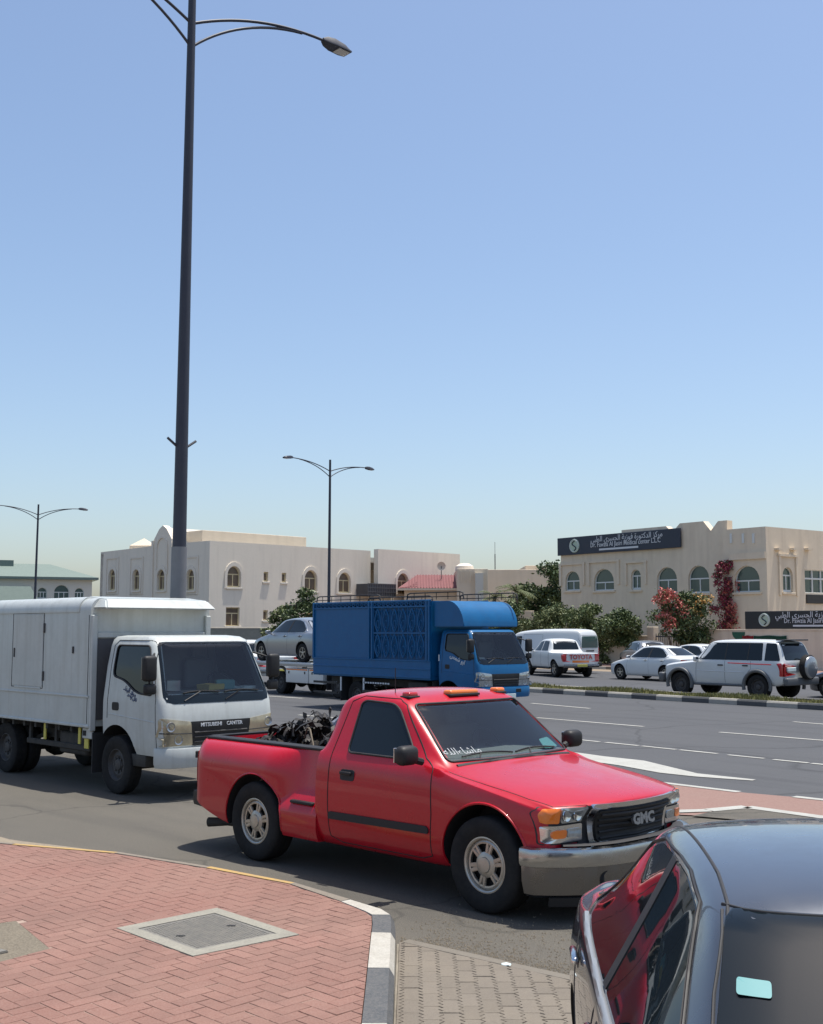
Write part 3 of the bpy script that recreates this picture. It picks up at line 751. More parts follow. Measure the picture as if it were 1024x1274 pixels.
def wheel_cut(bm, x, z, r, y0, y1, seg=40):
    a = []
    ring0 = [bm.verts.new((x + r * cos(2 * pi * k / seg), y0, z + r * sin(2 * pi * k / seg))) for k in range(seg)]
    ring1 = [bm.verts.new((x + r * cos(2 * pi * k / seg), y1, z + r * sin(2 * pi * k / seg))) for k in range(seg)]
    bm.faces.new(ring0); bm.faces.new(ring1[::-1])
    for k in range(seg): bm.faces.new((ring0[k], ring0[(k + 1) % seg], ring1[(k + 1) % seg], ring1[k]))
def flip(poly): return [(-a, b) for a, b in poly]
def sweep(bm, path, prof, closed_prof=True, mi=0):
    """path: plan points (x,y) ; prof: (outward, z) ; outward = right-hand normal of travel"""
    rings = []
    for i, p in enumerate(path):
        a = Vector(path[max(0, i - 1)]); b = Vector(path[min(len(path) - 1, i + 1)]); d = (b - a).normalized(); n = Vector((d.y, -d.x))
        rings.append([bm.verts.new((p[0] + n.x * o, p[1] + n.y * o, z)) for o, z in prof])
    m = len(prof)
    for a, b in zip(rings, rings[1:]):
        for i in range(m if closed_prof else m - 1):
            bm.faces.new((a[i], a[(i + 1) % m], b[(i + 1) % m], b[i])).material_index = mi
    if closed_prof: bm.faces.new(rings[0]).material_index = mi; bm.faces.new(rings[-1][::-1]).material_index = mi
def mirror_housing(parent, x, y, z, sx, sy, sz, side, mat='black', arm=.1, name='mirror'):
    bm = B(); box(bm, x - sx / 2, x + sx / 2, y - sy / 2, y + sy / 2, z - sz / 2, z + sz / 2, min(sx, sy, sz) * .42, 4)
    o = finish(bm, name, M[mat], parent, smooth=50)
    bm = B(); tube(bm, [(x, y - side * sy * .4, z - sz * .25), (x + .02, y - side * (sy * .5 + arm), z - sz * .4)], .03, 8); finish(bm, 'mirror_arm', M[mat], o, smooth=40)
    bm = B(); box(bm, x - sx / 2 - .004, x - sx / 2 + .004, y - sy * .4, y + sy * .4, z - sz * .38, z + sz * .38, .003, 1); finish(bm, 'mirror_glass', M['chrome'], o, smooth=30)
    return o

# ================================================================== RED PICKUP
def build_pickup():
    t = thing('pickup_truck', 'red single cab pickup truck with amber roof lights and black scrap in its bed', 'pickup truck')
    P = M['red']; W2 = .965
    # --- cab, hood and fenders
    def sec(zb, wb, wmid, zmid, wbelt, zbelt, wtop, ztop, crown, r=.08):
        return [(0, zb), (wb * .6, zb), (wb, zb), (wmid, zb + .10), (wmid + .012, zmid), (wmid - .004, zbelt - .10), (wbelt, zbelt), (wtop + r * .35, ztop - r * 1.1), (wtop, ztop - .01), (wtop * .62, ztop + crown * .6), (0, ztop + crown)]
    st = [
        (2.36, sec(.34, .60, .84, .62, .82, .80, .80, .85, .020, .02)),
        (2.33, sec(.32, .70, .91, .62, .885, .83, .84, .875, .022, .02)),
        (2.20, sec(.30, .75, .94, .62, .915, .865, .86, .905, .03, .02)),
        (1.95, sec(.29, .78, .955, .64, .93, .905, .86, .945, .035, .02)),
        (1.50, sec(.29, .80, .965, .66, .935, .955, .85, .995, .04, .02)),
        (1.12, sec(.28, .82, .965, .68, .93, 1.01, .84, 1.045, .045, .02)),
        (1.02, sec(.27, .84, .965, .70, .92, 1.055, .82, 1.075, .05, .03)),
        (.93, sec(.27, .85, .965, .70, .915, 1.075, .81, 1.15, .045, .07)),
        (.46, sec(.27, .85, .965, .70, .915, 1.085, .735, 1.56, .03, .09)),
        (.35, sec(.27, .85, .965, .70, .915, 1.09, .72, 1.61, .025, .09)),
        (.12, sec(.27, .85, .965, .70, .915, 1.095, .715, 1.635, .028, .09)),
        (-.20, sec(.27, .85, .965, .70, .915, 1.10, .715, 1.63, .028, .09)),
        (-.37, sec(.27, .85, .965, .70, .915, 1.10, .72, 1.61, .025, .09)),
        (-.455, sec(.27, .85, .965, .70, .915, 1.10, .72, 1.52, .02, .09)),
        (-.515, sec(.27, .85, .963, .70, .912, 1.10, .74, 1.20, .015, .05)),
        (-.52, sec(.27, .85, .962, .70, .911, 1.10, .745, 1.18, .015, .05)),
    ]
    def warp(v):
        if v.x > 1.3:
            k = smooth((v.x - 1.3) / 1.0); v.x -= k * .31 * min(1.08, abs(v.y) / .93) ** 3.0
        return v
    me = loft(st, P, 3, crease={6: .55, 2: .4}, screase={0: .3, len(st) - 1: .6}, warp=warp)
    cb = B()
    for y0, y1 in ((-1.2, -.62), (.62, 1.2)): wheel_cut(cb, 1.51, .395, .445, y0, y1)
    # windscreen opening into the cabin
    ws = [(-.665, 1.550), (.665, 1.550), (.785, 1.105), (-.785, 1.105)]
    ws_r = rounded(ws, [.05, .05, .05, .05], 4)
    solid = bvh_of(me)
    side = [(-.14, 1.115), (-.13, 1.54), (-.08, 1.565), (.28, 1.55), (.38, 1.50), (.69, 1.13), (.60, 1.112)]
    side_r = rounded(side, [.05, .06, .05, .09, .09, .04, .04], 4)
    cav = [bm_ for bm_ in ()]
    def slab(poly, x0, x1):
        a = [cb.verts.new((x0, y, z)) for y, z in poly]; b = [cb.verts.new((x1, y * .97, z)) for y, z in poly]; n = len(poly)
        cb.faces.new(a[::-1]); cb.faces.new(b)
        for i in range(n): cb.faces.new((a[i], a[(i + 1) % n], b[(i + 1) % n], b[i]))
    me = boolean(me, cb, M['dark'])
    cb = B(); slab([(-.66, 1.54), (.66, 1.54), (.775, 1.115), (-.775, 1.115)], -.18, 1.5)
    me = boolean(me, cb, M['interior'])
    me.name = 'body'; shade(me, 32); body = link('body', me, t)
    # --- windscreen, side glass
    bm = B(); patch(bm, solid, 'front', 1, ws_r, .001, .006, .05, 6)
    wsg = finish(bm, 'windscreen', M['glass_see'], t, smooth=60)
    bm = B(); strip(bm, solid, 'front', 1, ws_r, .011, .003, .05, 6, True); finish(bm, 'windscreen_seal', M['trim'], t, smooth=60)
    for s in (-1, 1):
        bm = B(); patch(bm, solid, 'side', s, side_r, .004, .012, .05, 5); g_ = finish(bm, 'side_window', M['glass'], t, smooth=60)
        bm = B(); strip(bm, solid, 'side', s, side_r, .010, .005, .04, 6, True); finish(bm, 'window_seal', M['trim'], g_, smooth=60)
        # door seam, moulding, handle
        bm = B(); strip(bm, solid, 'side', s, [(.93, .36), (.955, .7), (.93, 1.06), (.80, 1.13), (.41, 1.545), (.30, 1.59), (-.14, 1.60), (-.27, 1.55), (-.345, 1.1), (-.345, .7), (-.335, .37), (-.2, .325), (.8, .325), (.93, .36)], .006, -.0015, .04); finish(bm, 'door_seam', M['dark'], t, smooth=60)
        bm = B(); patch(bm, solid, 'side', s, rounded([(-.33, .525), (.92, .54), (.93, .575), (.90, .60), (-.32, .59)], .015), .014, .02, .08, 3); finish(bm, 'door_moulding', M['trim'], t, smooth=50)
        bm = B(); patch(bm, solid, 'side', s, rounded([(-.185, .875), (.0, .875), (.005, .97), (-.18, .97)], .03), .004, .008, .03, 3); hd = finish(bm, 'door_handle', M['trim'], t, smooth=50)
        bm = B(); box(bm, -.165, -.02, s * .985 - .012, s * .985 + .012, .925, .955, .009, 2); finish(bm, 'handle_grip', M['black'], hd)
        mirror_housing(t, .80, s * 1.10, 1.17, .13, .21, .16, s, 'black', .06)
        # hood seam
        bm = B(); strip(bm, solid, 'top', 1, [(2.2, s * .80), (1.9, s * .855), (1.5, s * .865), (1.05, s * .86)], .004, -.001, .05); finish(bm, 'hood_seam', M['dark'], t, smooth=60)
    bm = B(); strip(bm, solid, 'top', 1, [(1.03, -.74), (1.075, -.4), (1.09, 0), (1.075, .4), (1.03, .74)], .018, -.006, .06); finish(bm, 'cowl', M['trim'], t, smooth=60)
    # wipers
    for y0, y1 in ((-.62, -.02), (.02, .60)):
        bm = B(); pts = [cast(solid, 'front', 1, y0 + (y1 - y0) * k / 8, 1.135 + .018 * sin(pi * k / 8))[0] + Vector((.012, 0, .004)) for k in range(9)]
        tube(bm, pts, .008, 6); tube(bm, [pts[3] + Vector((.005, 0, 0)), pts[0] + Vector((.05, .16, -.055))], .007, 6); finish(bm, 'wiper', M['trim'], t, smooth=60)
    # inside: dashboard, seats, steering wheel
    bm = B(); box(bm, .45, .98, -.78, .78, .98, 1.12, .05, 3); finish(bm, 'dashboard', M['interior'], t)
    for y in (-.42, .42):
        bm = B(); box(bm, -.17, -.02, y - .3, y + .3, .8, 1.30, .06, 3); box(bm, -.16, -.05, y - .13, y + .13, 1.30, 1.46, .04, 3); finish(bm, 'seat', M['interior'], t)
    bm = B()
    pts = [(.36 - .07 * sin(a), .38 + .18 * cos(a), 1.13 + .15 * sin(a)) for a in [2 * pi * k / 20 for k in range(21)]]
    tube(bm, pts, .014, 6); tube(bm, [(.36, .38, 1.13), (.6, .38, 1.0)], .03, 8); finish(bm, 'steering_wheel', M['black'], t)
    bm = B(); box(bm, .36, .39, -.12, .12, 1.43, 1.48, .012, 2); finish(bm, 'rear_view_mirror', M['black'], t)
    # writing on the glass, paper behind it
    txt = text_mesh(arabic('ماشاءالله'), .085, M['letters'], 'glass_lettering', t, None, .0005, sx=1.35)
    bvh = solid
    for v in txt.vertices if hasattr(txt, 'vertices') else txt.data.vertices:
        p = cast(solid, 'front', 1, -.56 + v.co.x, 1.175 + v.co.y * .8)[0]
        if p is None: p = Vector((.9, -.5 + v.co.x, 1.2))
        v.co = p + Vector((.006, 0, .003))
    bm = B(); patch(bm, solid, 'front', 1, rounded([(.47, 1.13), (.70, 1.14), (.66, 1.22), (.50, 1.21)], .02), -.006, .003, .05, 2); finish(bm, 'permit_card', M['mint'], t)
    # roof marker lights and antenna
    for x, y in ((.31, -.58), (.38, -.22), (.38, 0), (.38, .22), (.31, .58)):
        p = cast(solid, 'top', 1, x, y)[0]; bm = B()
        if abs(y) < .3 and y != 0: continue
        w_ = .145 if y == 0 else .06
        if y == 0: w_ = .19
        box(bm, p.x - .05, p.x + .05, y - w_, y + w_, p.z - .012, p.z + .04, .02, 3); o = finish(bm, 'roof_light', M['amber'] if y > -.5 else M['red_lens'], t, smooth=50)
        bm = B(); box(bm, p.x - .058, p.x + .058, y - w_ - .01, y + w_ + .01, p.z - .016, p.z + .006, .004, 1); finish(bm, 'light_base', M['trim'], o)
    p = cast(solid, 'top', 1, .1, -.56)[0]; bm = B(); tube(bm, [p, p + Vector((-.0, 0, .22))], .004, 6); finish(bm, 'antenna', M['black'], t)
    # --- front end: grille, lamps, bumper
    def fp(name, poly, r, mat, off, thick=.02, parent=t, step=.04, rings=3):
        bm = B(); patch(bm, solid, 'front', 1, rounded(poly, r), off, thick, step, rings, along_normal=False); return finish(bm, name, M[mat], parent, smooth=40)
    fp('fascia', [(-.60, .862), (.60, .862), (.60, .51), (-.60, .51)], .02, 'trim', .012, .03)
    gr = fp('grille_surround', [(-.565, .872), (.565, .872), (.50, .53), (-.50, .53)], .04, 'chrome', .034, .07)
    fp('grille_mesh', [(-.485, .815), (.485, .815), (.44, .575), (-.44, .575)], .03, 'black', .050, .03)
    for k in range(5):
        z = .60 + .046 * k; w_ = .405 + .05 * (z - .53) / .29
        bm = B(); pts = []
        for i in range(13):
            y = -w_ + 2 * w_ * i / 12; p = cast(solid, 'front', 1, y, z)[0]; pts.append(p + Vector((.056, 0, 0)))
        for a, b in zip(pts, pts[1:]): pass
        tube(bm, pts, .011, 6); finish(bm, 'grille_bar', M['trim'], t, smooth=50)
    p = cast(solid, 'front', 1, 0, .70)[0]
    em = text_mesh('GMC', .112, M['silver'], 'emblem', t, basis((p.x + .080, .03, .715), (0, 1, 0), (-.08, 0, 1)), .012, bold=.006, sx=1.15)
    for s in (-1, 1):
        def q(pl): return [(s * a, b) for a, b in pl]
        fp('lamp_bezel', q([(.575, .872), (.885, .862), (.915, .82), (.915, .585), (.560, .585)]), .02, 'trim', .006, .03)
        hl = fp('headlight', q([(.588, .860), (.79, .856), (.79, .742), (.576, .742)]), .02, 'clear_lens', .020, .03)
        for yy in (.64, .74):
            pp = cast(solid, 'front', 1, s * yy, .80)[0]; bm = B(); lathe(bm, [(.0, pp.x + .018), (.028, pp.x + .021), (.045, pp.x + .026), (.05, pp.x + .02)], 'x', 20, (0, s * yy, .80)); finish(bm, 'reflector', M['chrome'], hl)
        fp('turn_signal', q([(.80, .856), (.878, .848), (.898, .81), (.898, .742), (.80, .742)]), .018, 'amber', .018, .03)
        lo = fp('lower_lamp_bezel', q([(.570, .728), (.902, .724), (.902, .598), (.562, .598)]), .018, 'chrome', .017, .03)
        fp('side_marker_lamp', q([(.73, .695), (.86, .692), (.86, .63), (.73, .63)]), .03, 'amber', .026, .02)
        fp('parking_lamp', q([(.578, .695), (.722, .695), (.722, .632), (.578, .632)]), .02, 'clear_lens', .024, .02)
    # bumper: chrome bar with raised upper band, dark valance
    plan = []
    for k in range(25):
        y = .985 - 1.97 * k / 24; x = 2.43 - .40 * (abs(y) / .985) ** 3.2; plan.append((x, y))
    plan = [(1.93, .985)] + plan[0:] + [(1.93, -.985)]
    plan = plan[::-1]
    bm = B(); sweep(bm, plan, [(-.06, .565), (0.0, .572), (.028, .563), (.035, .54), (.035, .46), (.022, .435), (-.06, .432)]); bp = finish(bm, 'front_bumper', M['bumper_chrome'], t, smooth=40)
    bm = B(); sweep(bm, plan, [(-.06, .431), (.010, .431), (.006, .32), (-.02, .225), (-.06, .20)]); finish(bm, 'bumper_valance', M['chrome_dull'], t, smooth=40)
    bm = B(); sweep(bm, plan[3:-3], [(-.05, .573), (-.03, .58), (-.05, .59), (-.12, .585), (-.12, .56)]); finish(bm, 'bumper_filler', M['trim'], t, smooth=40)
    bm = B(); sweep(bm, plan[2:-2], [(-.05, .205), (-.04, .20), (-.07, .13), (-.12, .13)]); finish(bm, 'air_dam', M['trim'], t, smooth=40)
    for s in (-1, 1):
        bm = B(); lathe(bm, [(.001, 2.372), (.055, 2.372), (.07, 2.385), (.075, 2.33)], 'x', 20, (0, s * .52, .325)); finish(bm, 'fog_lamp_hole', M['dark'], bp)
    # --- bed: narrow box, flared fenders
    def sidey(x, z):
        b0 = .79 if z > 1.08 else .79 + .085 * min(1, (1.08 - z) / .42)
        lo = 1 - smooth((z - .50) / .25)
        sx = max(smooth((-.76 - x) / .52), lo)
        top = 1.02 + .0 * x
        sz = 1.0 if z < .80 else math.sqrt(max(0, 1 - ((z - .80) / (1.082 - .80)) ** 2))
        y = b0 + (.975 - b0) * sx * sz
        if z < .42: y -= .04 * ((.42 - z) / .13) ** 2
        if x < -2.26: k = min(1, (-2.26 - x) / .30); y -= (y - .70) * (1 - math.sqrt(max(0, 1 - k ** 2.6)))
        return y
    xs = [-.505 - 2.055 * k / 64 for k in range(65)]; zs = [.29 + (1.085 - .29) * k / 36 for k in range(37)]
    for s in (-1, 1):
        bm = B()
        lift = lambda x: .24 * max(0, (-1.80 - x) / .76) ** 1.3
        zx = lambda x, z: 1.085 - (1.085 - z) * (1.085 - .29 - lift(x)) / (1.085 - .29)
        g = [[bm.verts.new((x, s * sidey(x, zx(x, z)), zx(x, z))) for z in zs] for x in xs]
        inn = [[bm.verts.new((x, s * .66, zx(x, z))) for z in (zs[0], zs[-1])] for x in xs]
        for i in range(64):
            for j in range(36): bm.faces.new((g[i][j], g[i + 1][j], g[i + 1][j + 1], g[i][j + 1]))
            bm.faces.new((g[i][36], g[i + 1][36], inn[i + 1][1], inn[i][1])); bm.faces.new((inn[i][1], inn[i + 1][1], inn[i + 1][0], inn[i][0])); bm.faces.new((inn[i][0], inn[i + 1][0], g[i + 1][0], g[i][0]))
        for i in (0, 64): bm.faces.new(g[i] + [inn[i][1], inn[i][0]])
        bmesh.ops.recalc_face_normals(bm, faces=bm.faces)
        me = bpy.data.meshes.new('bed_side'); bm.to_mesh(me); bm.free(); me.materials.append(P)
        cb = B(); wheel_cut(cb, -1.45, .385, .435, s * .60, s * 1.3); 
        bs = bvh_of(me)
        me = boolean(me, cb, M['dark']); me.name = 'bed_side'; shade(me, 40); so_ = link('bed_side', me, t)
        bm = B(); box(bm, -2.47, -.55, s * .735 - .075, s * .735 + .075, 1.078, 1.105, .012, 2); finish(bm, 'bed_rail', M['black'], t)
        bm = B(); patch(bm, bs, 'side', s, rounded([(-.92, .60), (-.575, .60), (-.575, .635), (-.90, .635)], .012), .0, .02, .05, 2)
        bm.free(); bm = B(); box(bm, -.90, -.575, s * .885 - .08, s * .885 + .08, .60, .632, .014, 2); finish(bm, 'step_pad', M['black'], t)
        bm = B(); patch(bm, bs, 'side', s, rounded([(-2.545, .66), (-2.46, .66), (-2.46, .96), (-2.53, .96)], .02), .004, .012, .03, 2); finish(bm, 'tail_light', M['red_lens'], t)
        # arch lip
        bm = B(); strip(bm, bs, 'side', s, [(-1.45 + .437 * cos(a), .385 + .437 * sin(a)) for a in [(-.12 + (pi + .35) * k / 30) for k in range(31)]], .010, -.002, .05); finish(bm, 'arch_lip', P, t, smooth=60)
        bm = B(); strip(bm, solid, 'side', s, [(1.51 + .447 * cos(a), .395 + .447 * sin(a)) for a in [(-.2 + (pi + .35) * k / 30) for k in range(31)]], .012, -.002, .05); finish(bm, 'arch_lip', P, t, smooth=60)
    bm = B(); box(bm, -2.50, -.54, -.67, .67, .50, .545); box(bm, -.59, -.535, -.67, .67, .545, 1.09); finish(bm, 'bed_floor', M['chassis'], t, smooth=0)
    bm = B(); box(bm, -2.535, -2.47, -.72, .72, .52, 1.09, .012, 2); finish(bm, 'tailgate', P, t)
    bm = B(); box(bm, -2.53, -2.46, -.715, .715, 1.086, 1.105, .008, 2); finish(bm, 'tailgate_cap', M['black'], t)
    rp = [(-2.35, -.90), (-2.55, -.86), (-2.64, -.6), (-2.66, 0), (-2.64, .6), (-2.55, .86), (-2.35, .90)][::-1]
    bm = B(); sweep(bm, rp[::-1][::-1], [(-.05, .40), (.03, .41), (.04, .45), (.035, .55), (-.05, .56)]); finish(bm, 'rear_bumper', M['black'], t, smooth=40)
    bm = B(); tube(bm, [(-1.9, -.62, .24), (-2.22, -.70, .25), (-2.42, -.80, .235)], [.035, .04, .048], 14, cap=False); finish(bm, 'exhaust_pipe', M['chassis'], t, smooth=60)
    # underside
    bm = B(); box(bm, -2.45, 2.1, -.5, -.38, .30, .42); box(bm, -2.45, 2.1, .38, .5, .30, .42); tube(bm, [(-1.51, -.75, .37), (-1.51, .75, .37)], .06, 10); tube(bm, [(1.51, -.75, .35), (1.51, .75, .35)], .05, 10); box(bm, -.3, 1.9, -.38, .38, .26, .6, .03, 1); finish(bm, 'chassis', M['chassis'], t, smooth=30)
    for x in (1.51, -1.45):
        for s in (-1, 1): wheel(t, x, s * .845, .37, .235, .218, s, 'alloy6')
    return t
pickup = build_pickup(); put(pickup, .185, 11.12, 44.4)
# ================================================================== CAB-OVER LIGHT TRUCKS
def make_cab(t, paint, dz=0, clear=True):
    """cab shell from stacked rounded sections; x forward; returns the solid's bvh"""
    def sec(z, xb, xf, hw, r, n=5):
        pts = rounded([(xb, -hw), (xf, -hw), (xf, hw), (xb, hw)], [.04, r, r, .04], n); return [(x, y, z + dz) for x, y in pts]
    lv = [(.56, 1.30, 2.76, .86, .14), (.66, 1.29, 2.80, .885, .15), (.95, 1.28, 2.815, .90, .15), (1.22, 1.28, 2.775, .90, .15), (1.30, 1.28, 2.745, .893, .15), (1.70, 1.29, 2.55, .85, .14),
          (1.98, 1.30, 2.41, .80, .13), (2.06, 1.31, 2.35, .77, .12), (2.10, 1.33, 2.26, .73, .12), (2.118, 1.42, 2.10, .62, .12)]
    bm = B(); rings = []
    for l in lv: rings.append([bm.verts.new(p) for p in sec(*l)])
    n = len(rings[0])
    for a, b in zip(rings, rings[1:]):
        for k in range(n): bm.faces.new((a[k], a[(k + 1) % n], b[(k + 1) % n], b[k]))
    bm.faces.new(rings[0][::-1]); bm.faces.new(rings[-1])
    bmesh.ops.recalc_face_normals(bm, faces=bm.faces)
    me = bpy.data.meshes.new('cab'); bm.to_mesh(me); bm.free(); me.materials.append(M[paint])
    bvh = bvh_of(me)
    cb = B()
    for y0, y1 in ((-1.1, -.45), (.45, 1.1)): wheel_cut(cb, 1.66, .42, .50, y0, y1)
    me = boolean(me, cb, M['dark'])
    cb = B(); zs_ = dz
    def slab(poly, x0, x1):
        a = [cb.verts.new((x0, y * .94, z)) for y, z in poly]; b = [cb.verts.new((x1, y, z)) for y, z in poly]; k = len(poly)
        cb.faces.new(a[::-1]); cb.faces.new(b)
        for i in range(k): cb.faces.new((a[i], a[(i + 1) % k], b[(i + 1) % k], b[i]))
    wsp = [(-.70, 2.0 + dz), (.70, 2.0 + dz), (.80, 1.36 + dz), (-.80, 1.36 + dz)]
    slab(wsp, 1.45, 3.2)
    me = boolean(me, cb, M['interior'])
    # side window openings
    sw = [(1.50, 1.985 + dz), (2.32, 1.985 + dz), (2.545, 1.40 + dz), (2.50, 1.34 + dz), (2.12, 1.36 + dz), (1.80, 1.52 + dz), (1.50, 1.57 + dz)]
    swr = rounded(sw, [.07, .06, .05, .05, .15, .12, .07], 4)
    cb = B()
    for y0, y1 in ((-1.2, -.5), (.5, 1.2)):
        a = [cb.verts.new((x, y0, z)) for x, z in swr]; b = [cb.verts.new((x, y1, z)) for x, z in swr]; k = len(swr)
        cb.faces.new(a); cb.faces.new(b[::-1])
        for i in range(k): cb.faces.new((a[i], a[(i + 1) % k], b[(i + 1) % k], b[i]))
    me = boolean(me, cb, M['interior'])
    me.name = 'cab'; shade(me, 30); link('cab', me, t)
    # windscreen with black band underneath
    ws = rounded([(-.735, 2.035 + dz), (.735, 2.035 + dz), (.855, 1.235 + dz), (-.855, 1.235 + dz)], [.06, .06, .13, .13], 5)
    gl = rounded([(-.715, 2.015 + dz), (.715, 2.015 + dz), (.815, 1.345 + dz), (-.815, 1.345 + dz)], [.05, .05, .04, .04], 4)
    bm = B(); patch(bm, bvh, 'front', 1, gl, .010, .005, .08, 5); finish(bm, 'windscreen', M['glass_clear'] if clear else M['glass_see'], t, smooth=60)
    bm = B()   # black ceramic border as a ring
    o_ = resample(ws, .07); cx, cy = 0, 1.67 + dz
    def pr(a, b, off):
        p = cast(bvh, 'front', 1, a, b)[0]
        return (p if p is not None else Vector((2.6, a, b))) + Vector((off, 0, 0))
    N = 80; import bisect
    def ray_poly(poly, ang):
        d = Vector((cos(ang), sin(ang))); best = 0
        for i in range(len(poly)):
            a, b = Vector(poly[i - 1]) - Vector((cx, cy)), Vector(poly[i]) - Vector((cx, cy)); e = b - a
            den = d.x * e.y - d.y * e.x
            if abs(den) < 1e-9: continue
            s_ = (a.x * e.y - a.y * e.x) / den; u_ = (a.x * d.y - a.y * d.x) / den
            if s_ > 0 and -1e-6 <= u_ <= 1 + 1e-6: best = max(best, s_)
        return cx + d.x * best, cy + d.y * best
    angs = [2 * pi * k / N for k in range(N)]
    gi = [(a * .985, cy + (b - cy) * .985) for a, b in gl]
    ro = [bm.verts.new(pr(*ray_poly(ws, a), .006)) for a in angs]; ri = [bm.verts.new(pr(*ray_poly(gi, a), .013)) for a in angs]; rb = [bm.verts.new(pr(*ray_poly(ws, a), -.01)) for a in angs]
    rmid = []
    for k in range(N):
        a0 = ray_poly(ws, angs[k]); a1 = ray_poly(gi, angs[k]); rmid.append(bm.verts.new(pr((a0[0] + a1[0]) / 2, (a0[1] + a1[1]) / 2, .013)))
    for k in range(N):
        j = (k + 1) % N; bm.faces.new((rb[k], rb[j], ro[j], ro[k])); bm.faces.new((ro[k], ro[j], rmid[j], rmid[k])); bm.faces.new((rmid[k], rmid[j], ri[j], ri[k]))
    finish(bm, 'windscreen_border', M['glass'], t, smooth=40)
    for s in (-1, 1):
        bm = B(); patch(bm, bvh, 'side', s, swr, -.010, .004, .08, 4); finish(bm, 'side_window', M['glass'], t, smooth=60)
        bm = B(); strip(bm, bvh, 'side', s, swr, .012, .001, .05, 6, True); finish(bm, 'window_seal', M['trim'], t, smooth=60)
        bm = B(); strip(bm, bvh, 'side', s, [(2.66, .60 + dz), (2.62, 1.3 + dz), (2.40, 2.02 + dz), (2.3, 2.05 + dz), (1.5, 2.05 + dz), (1.42, 1.98 + dz), (1.42, 1.0 + dz)], .006, -.001, .05); finish(bm, 'door_seam', M['dark'], t, smooth=60)
        bm = B(); strip(bm, bvh, 'side', s, [(1.44, 1.06 + dz), (2.6, 1.0 + dz)], .01, -.004, .05); finish(bm, 'door_crease', M[paint], t, smooth=60)
        bm = B(); patch(bm, bvh, 'side', s, rounded([(1.545, 1.11 + dz), (1.72, 1.11 + dz), (1.72, 1.22 + dz), (1.545, 1.22 + dz)], .035), .004, .008, .04, 3); finish(bm, 'door_handle', M['black'], t)
        # headlamp wraps the corner
        def q(pl): return [(s * a, b + dz) for a, b in pl]
        bm = B(); patch(bm, bvh, 'front', 1, rounded(q([(.475, 1.0), (.88, 1.055), (.893, 1.03), (.893, .70), (.44, .70)]), .02), .008, .02, .03, 4); hl = finish(bm, 'headlight', M['old_lens'] if paint != 'blue' else M['clear_lens'], t, smooth=50)
        bm = B(); strip(bm, bvh, 'front', 1, q([(.455, .85), (.89, .865)]), .008, .006, .03); finish(bm, 'lamp_divider', M['trim'], hl)
        for yy, zz in ((.78, .945), (.66, .775)):
            pp = cast(bvh, 'front', 1, s * yy, zz + dz)[0]; bm = B(); lathe(bm, [(.001, pp.x - .01), (.04, pp.x + .004), (.062, pp.x + .014), (.066, pp.x)], 'x', 18, (0, s * yy, zz + dz)); finish(bm, 'reflector', M['silver'], hl)
        # mirrors on arms ahead of the door
        bm = B(); box(bm, 2.58, 2.68, s * 1.0 - .10, s * 1.0 + .10, 1.53 + dz, 1.86 + dz, .045, 3); mr = finish(bm, 'mirror', M['black'], t, smooth=50)
        bm = B(); box(bm, 2.59, 2.67, s * .99 - .09, s * .99 + .09, 1.36 + dz, 1.50 + dz, .035, 3); finish(bm, 'lower_mirror', M['black'], mr, smooth=50)
        bm = B(); tube(bm, [(2.55, s * .85, 1.42 + dz), (2.60, s * .95, 1.40 + dz), (2.62, s * .99, 1.48 + dz), (2.62, s * .99, 1.80 + dz), (2.42, s * .80, 1.88 + dz)], .014, 8); finish(bm, 'mirror_arm', M['black'], mr, smooth=50)
        bm = B(); box(bm, 2.575, 2.58, s * 1.0 - .085, s * 1.0 + .085, 1.55 + dz, 1.84 + dz); finish(bm, 'mirror_glass', M['chrome'], mr, smooth=0)
        bm = B(); box(bm, 1.9, 2.35, s * .70 - .16, s * .70 + .16, .40 + dz, .56 + dz, .02, 2); finish(bm, 'cab_step', M['chassis'], t)
    # grille, bumper
    bm = B(); patch(bm, bvh, 'front', 1, rounded([(-.485, 1.0 + dz), (.485, 1.0 + dz), (.45, .69 + dz), (-.45, .69 + dz)], .02), .006, .02, .06, 3); g_ = finish(bm, 'grille', M['black'], t, smooth=50)
    for k in range(3):
        bm = B(); strip(bm, bvh, 'front', 1, [(-.42, .74 + .06 * k + dz), (.42, .74 + .06 * k + dz)], .012, .010, .1); finish(bm, 'grille_bar', M['trim'], t, smooth=60)
    plan = [(2.63, .905), (2.71, .90), (2.80, .83), (2.87, .70), (2.89, .4), (2.89, -.4), (2.87, -.70), (2.80, -.83), (2.71, -.90), (2.63, -.905)][::-1]
    bm = B(); sweep(bm, plan, [(-.06, .67 + dz), (0, .675 + dz), (.008, .66 + dz), (.008, .48 + dz), (-.012, .42 + dz), (-.08, .41 + dz)]); b_ = finish(bm, 'bumper', M[paint], t, smooth=40)
    for s in (-1, 1):
        bm = B(); box(bm, 2.885, 2.905, s * .36 - .09, s * .36 + .09, .54 + dz, .63 + dz, .008, 1); finish(bm, 'bumper_recess', M['dark'], b_)
    # cabin furniture
    bm = B(); box(bm, 2.2, 2.66, -.80, .80, 1.26 + dz, 1.375 + dz, .03, 2); finish(bm, 'dashboard', M['interior'], t)
    for y in (-.48, .48):
        bm = B(); box(bm, 1.48, 1.60, y - .24, y + .24, 1.36 + dz, 1.78 + dz, .05, 3); box(bm, 1.5, 1.58, y - .12, y + .12, 1.80 + dz, 1.95 + dz, .035, 3); finish(bm, 'seat', M['interior'], t)
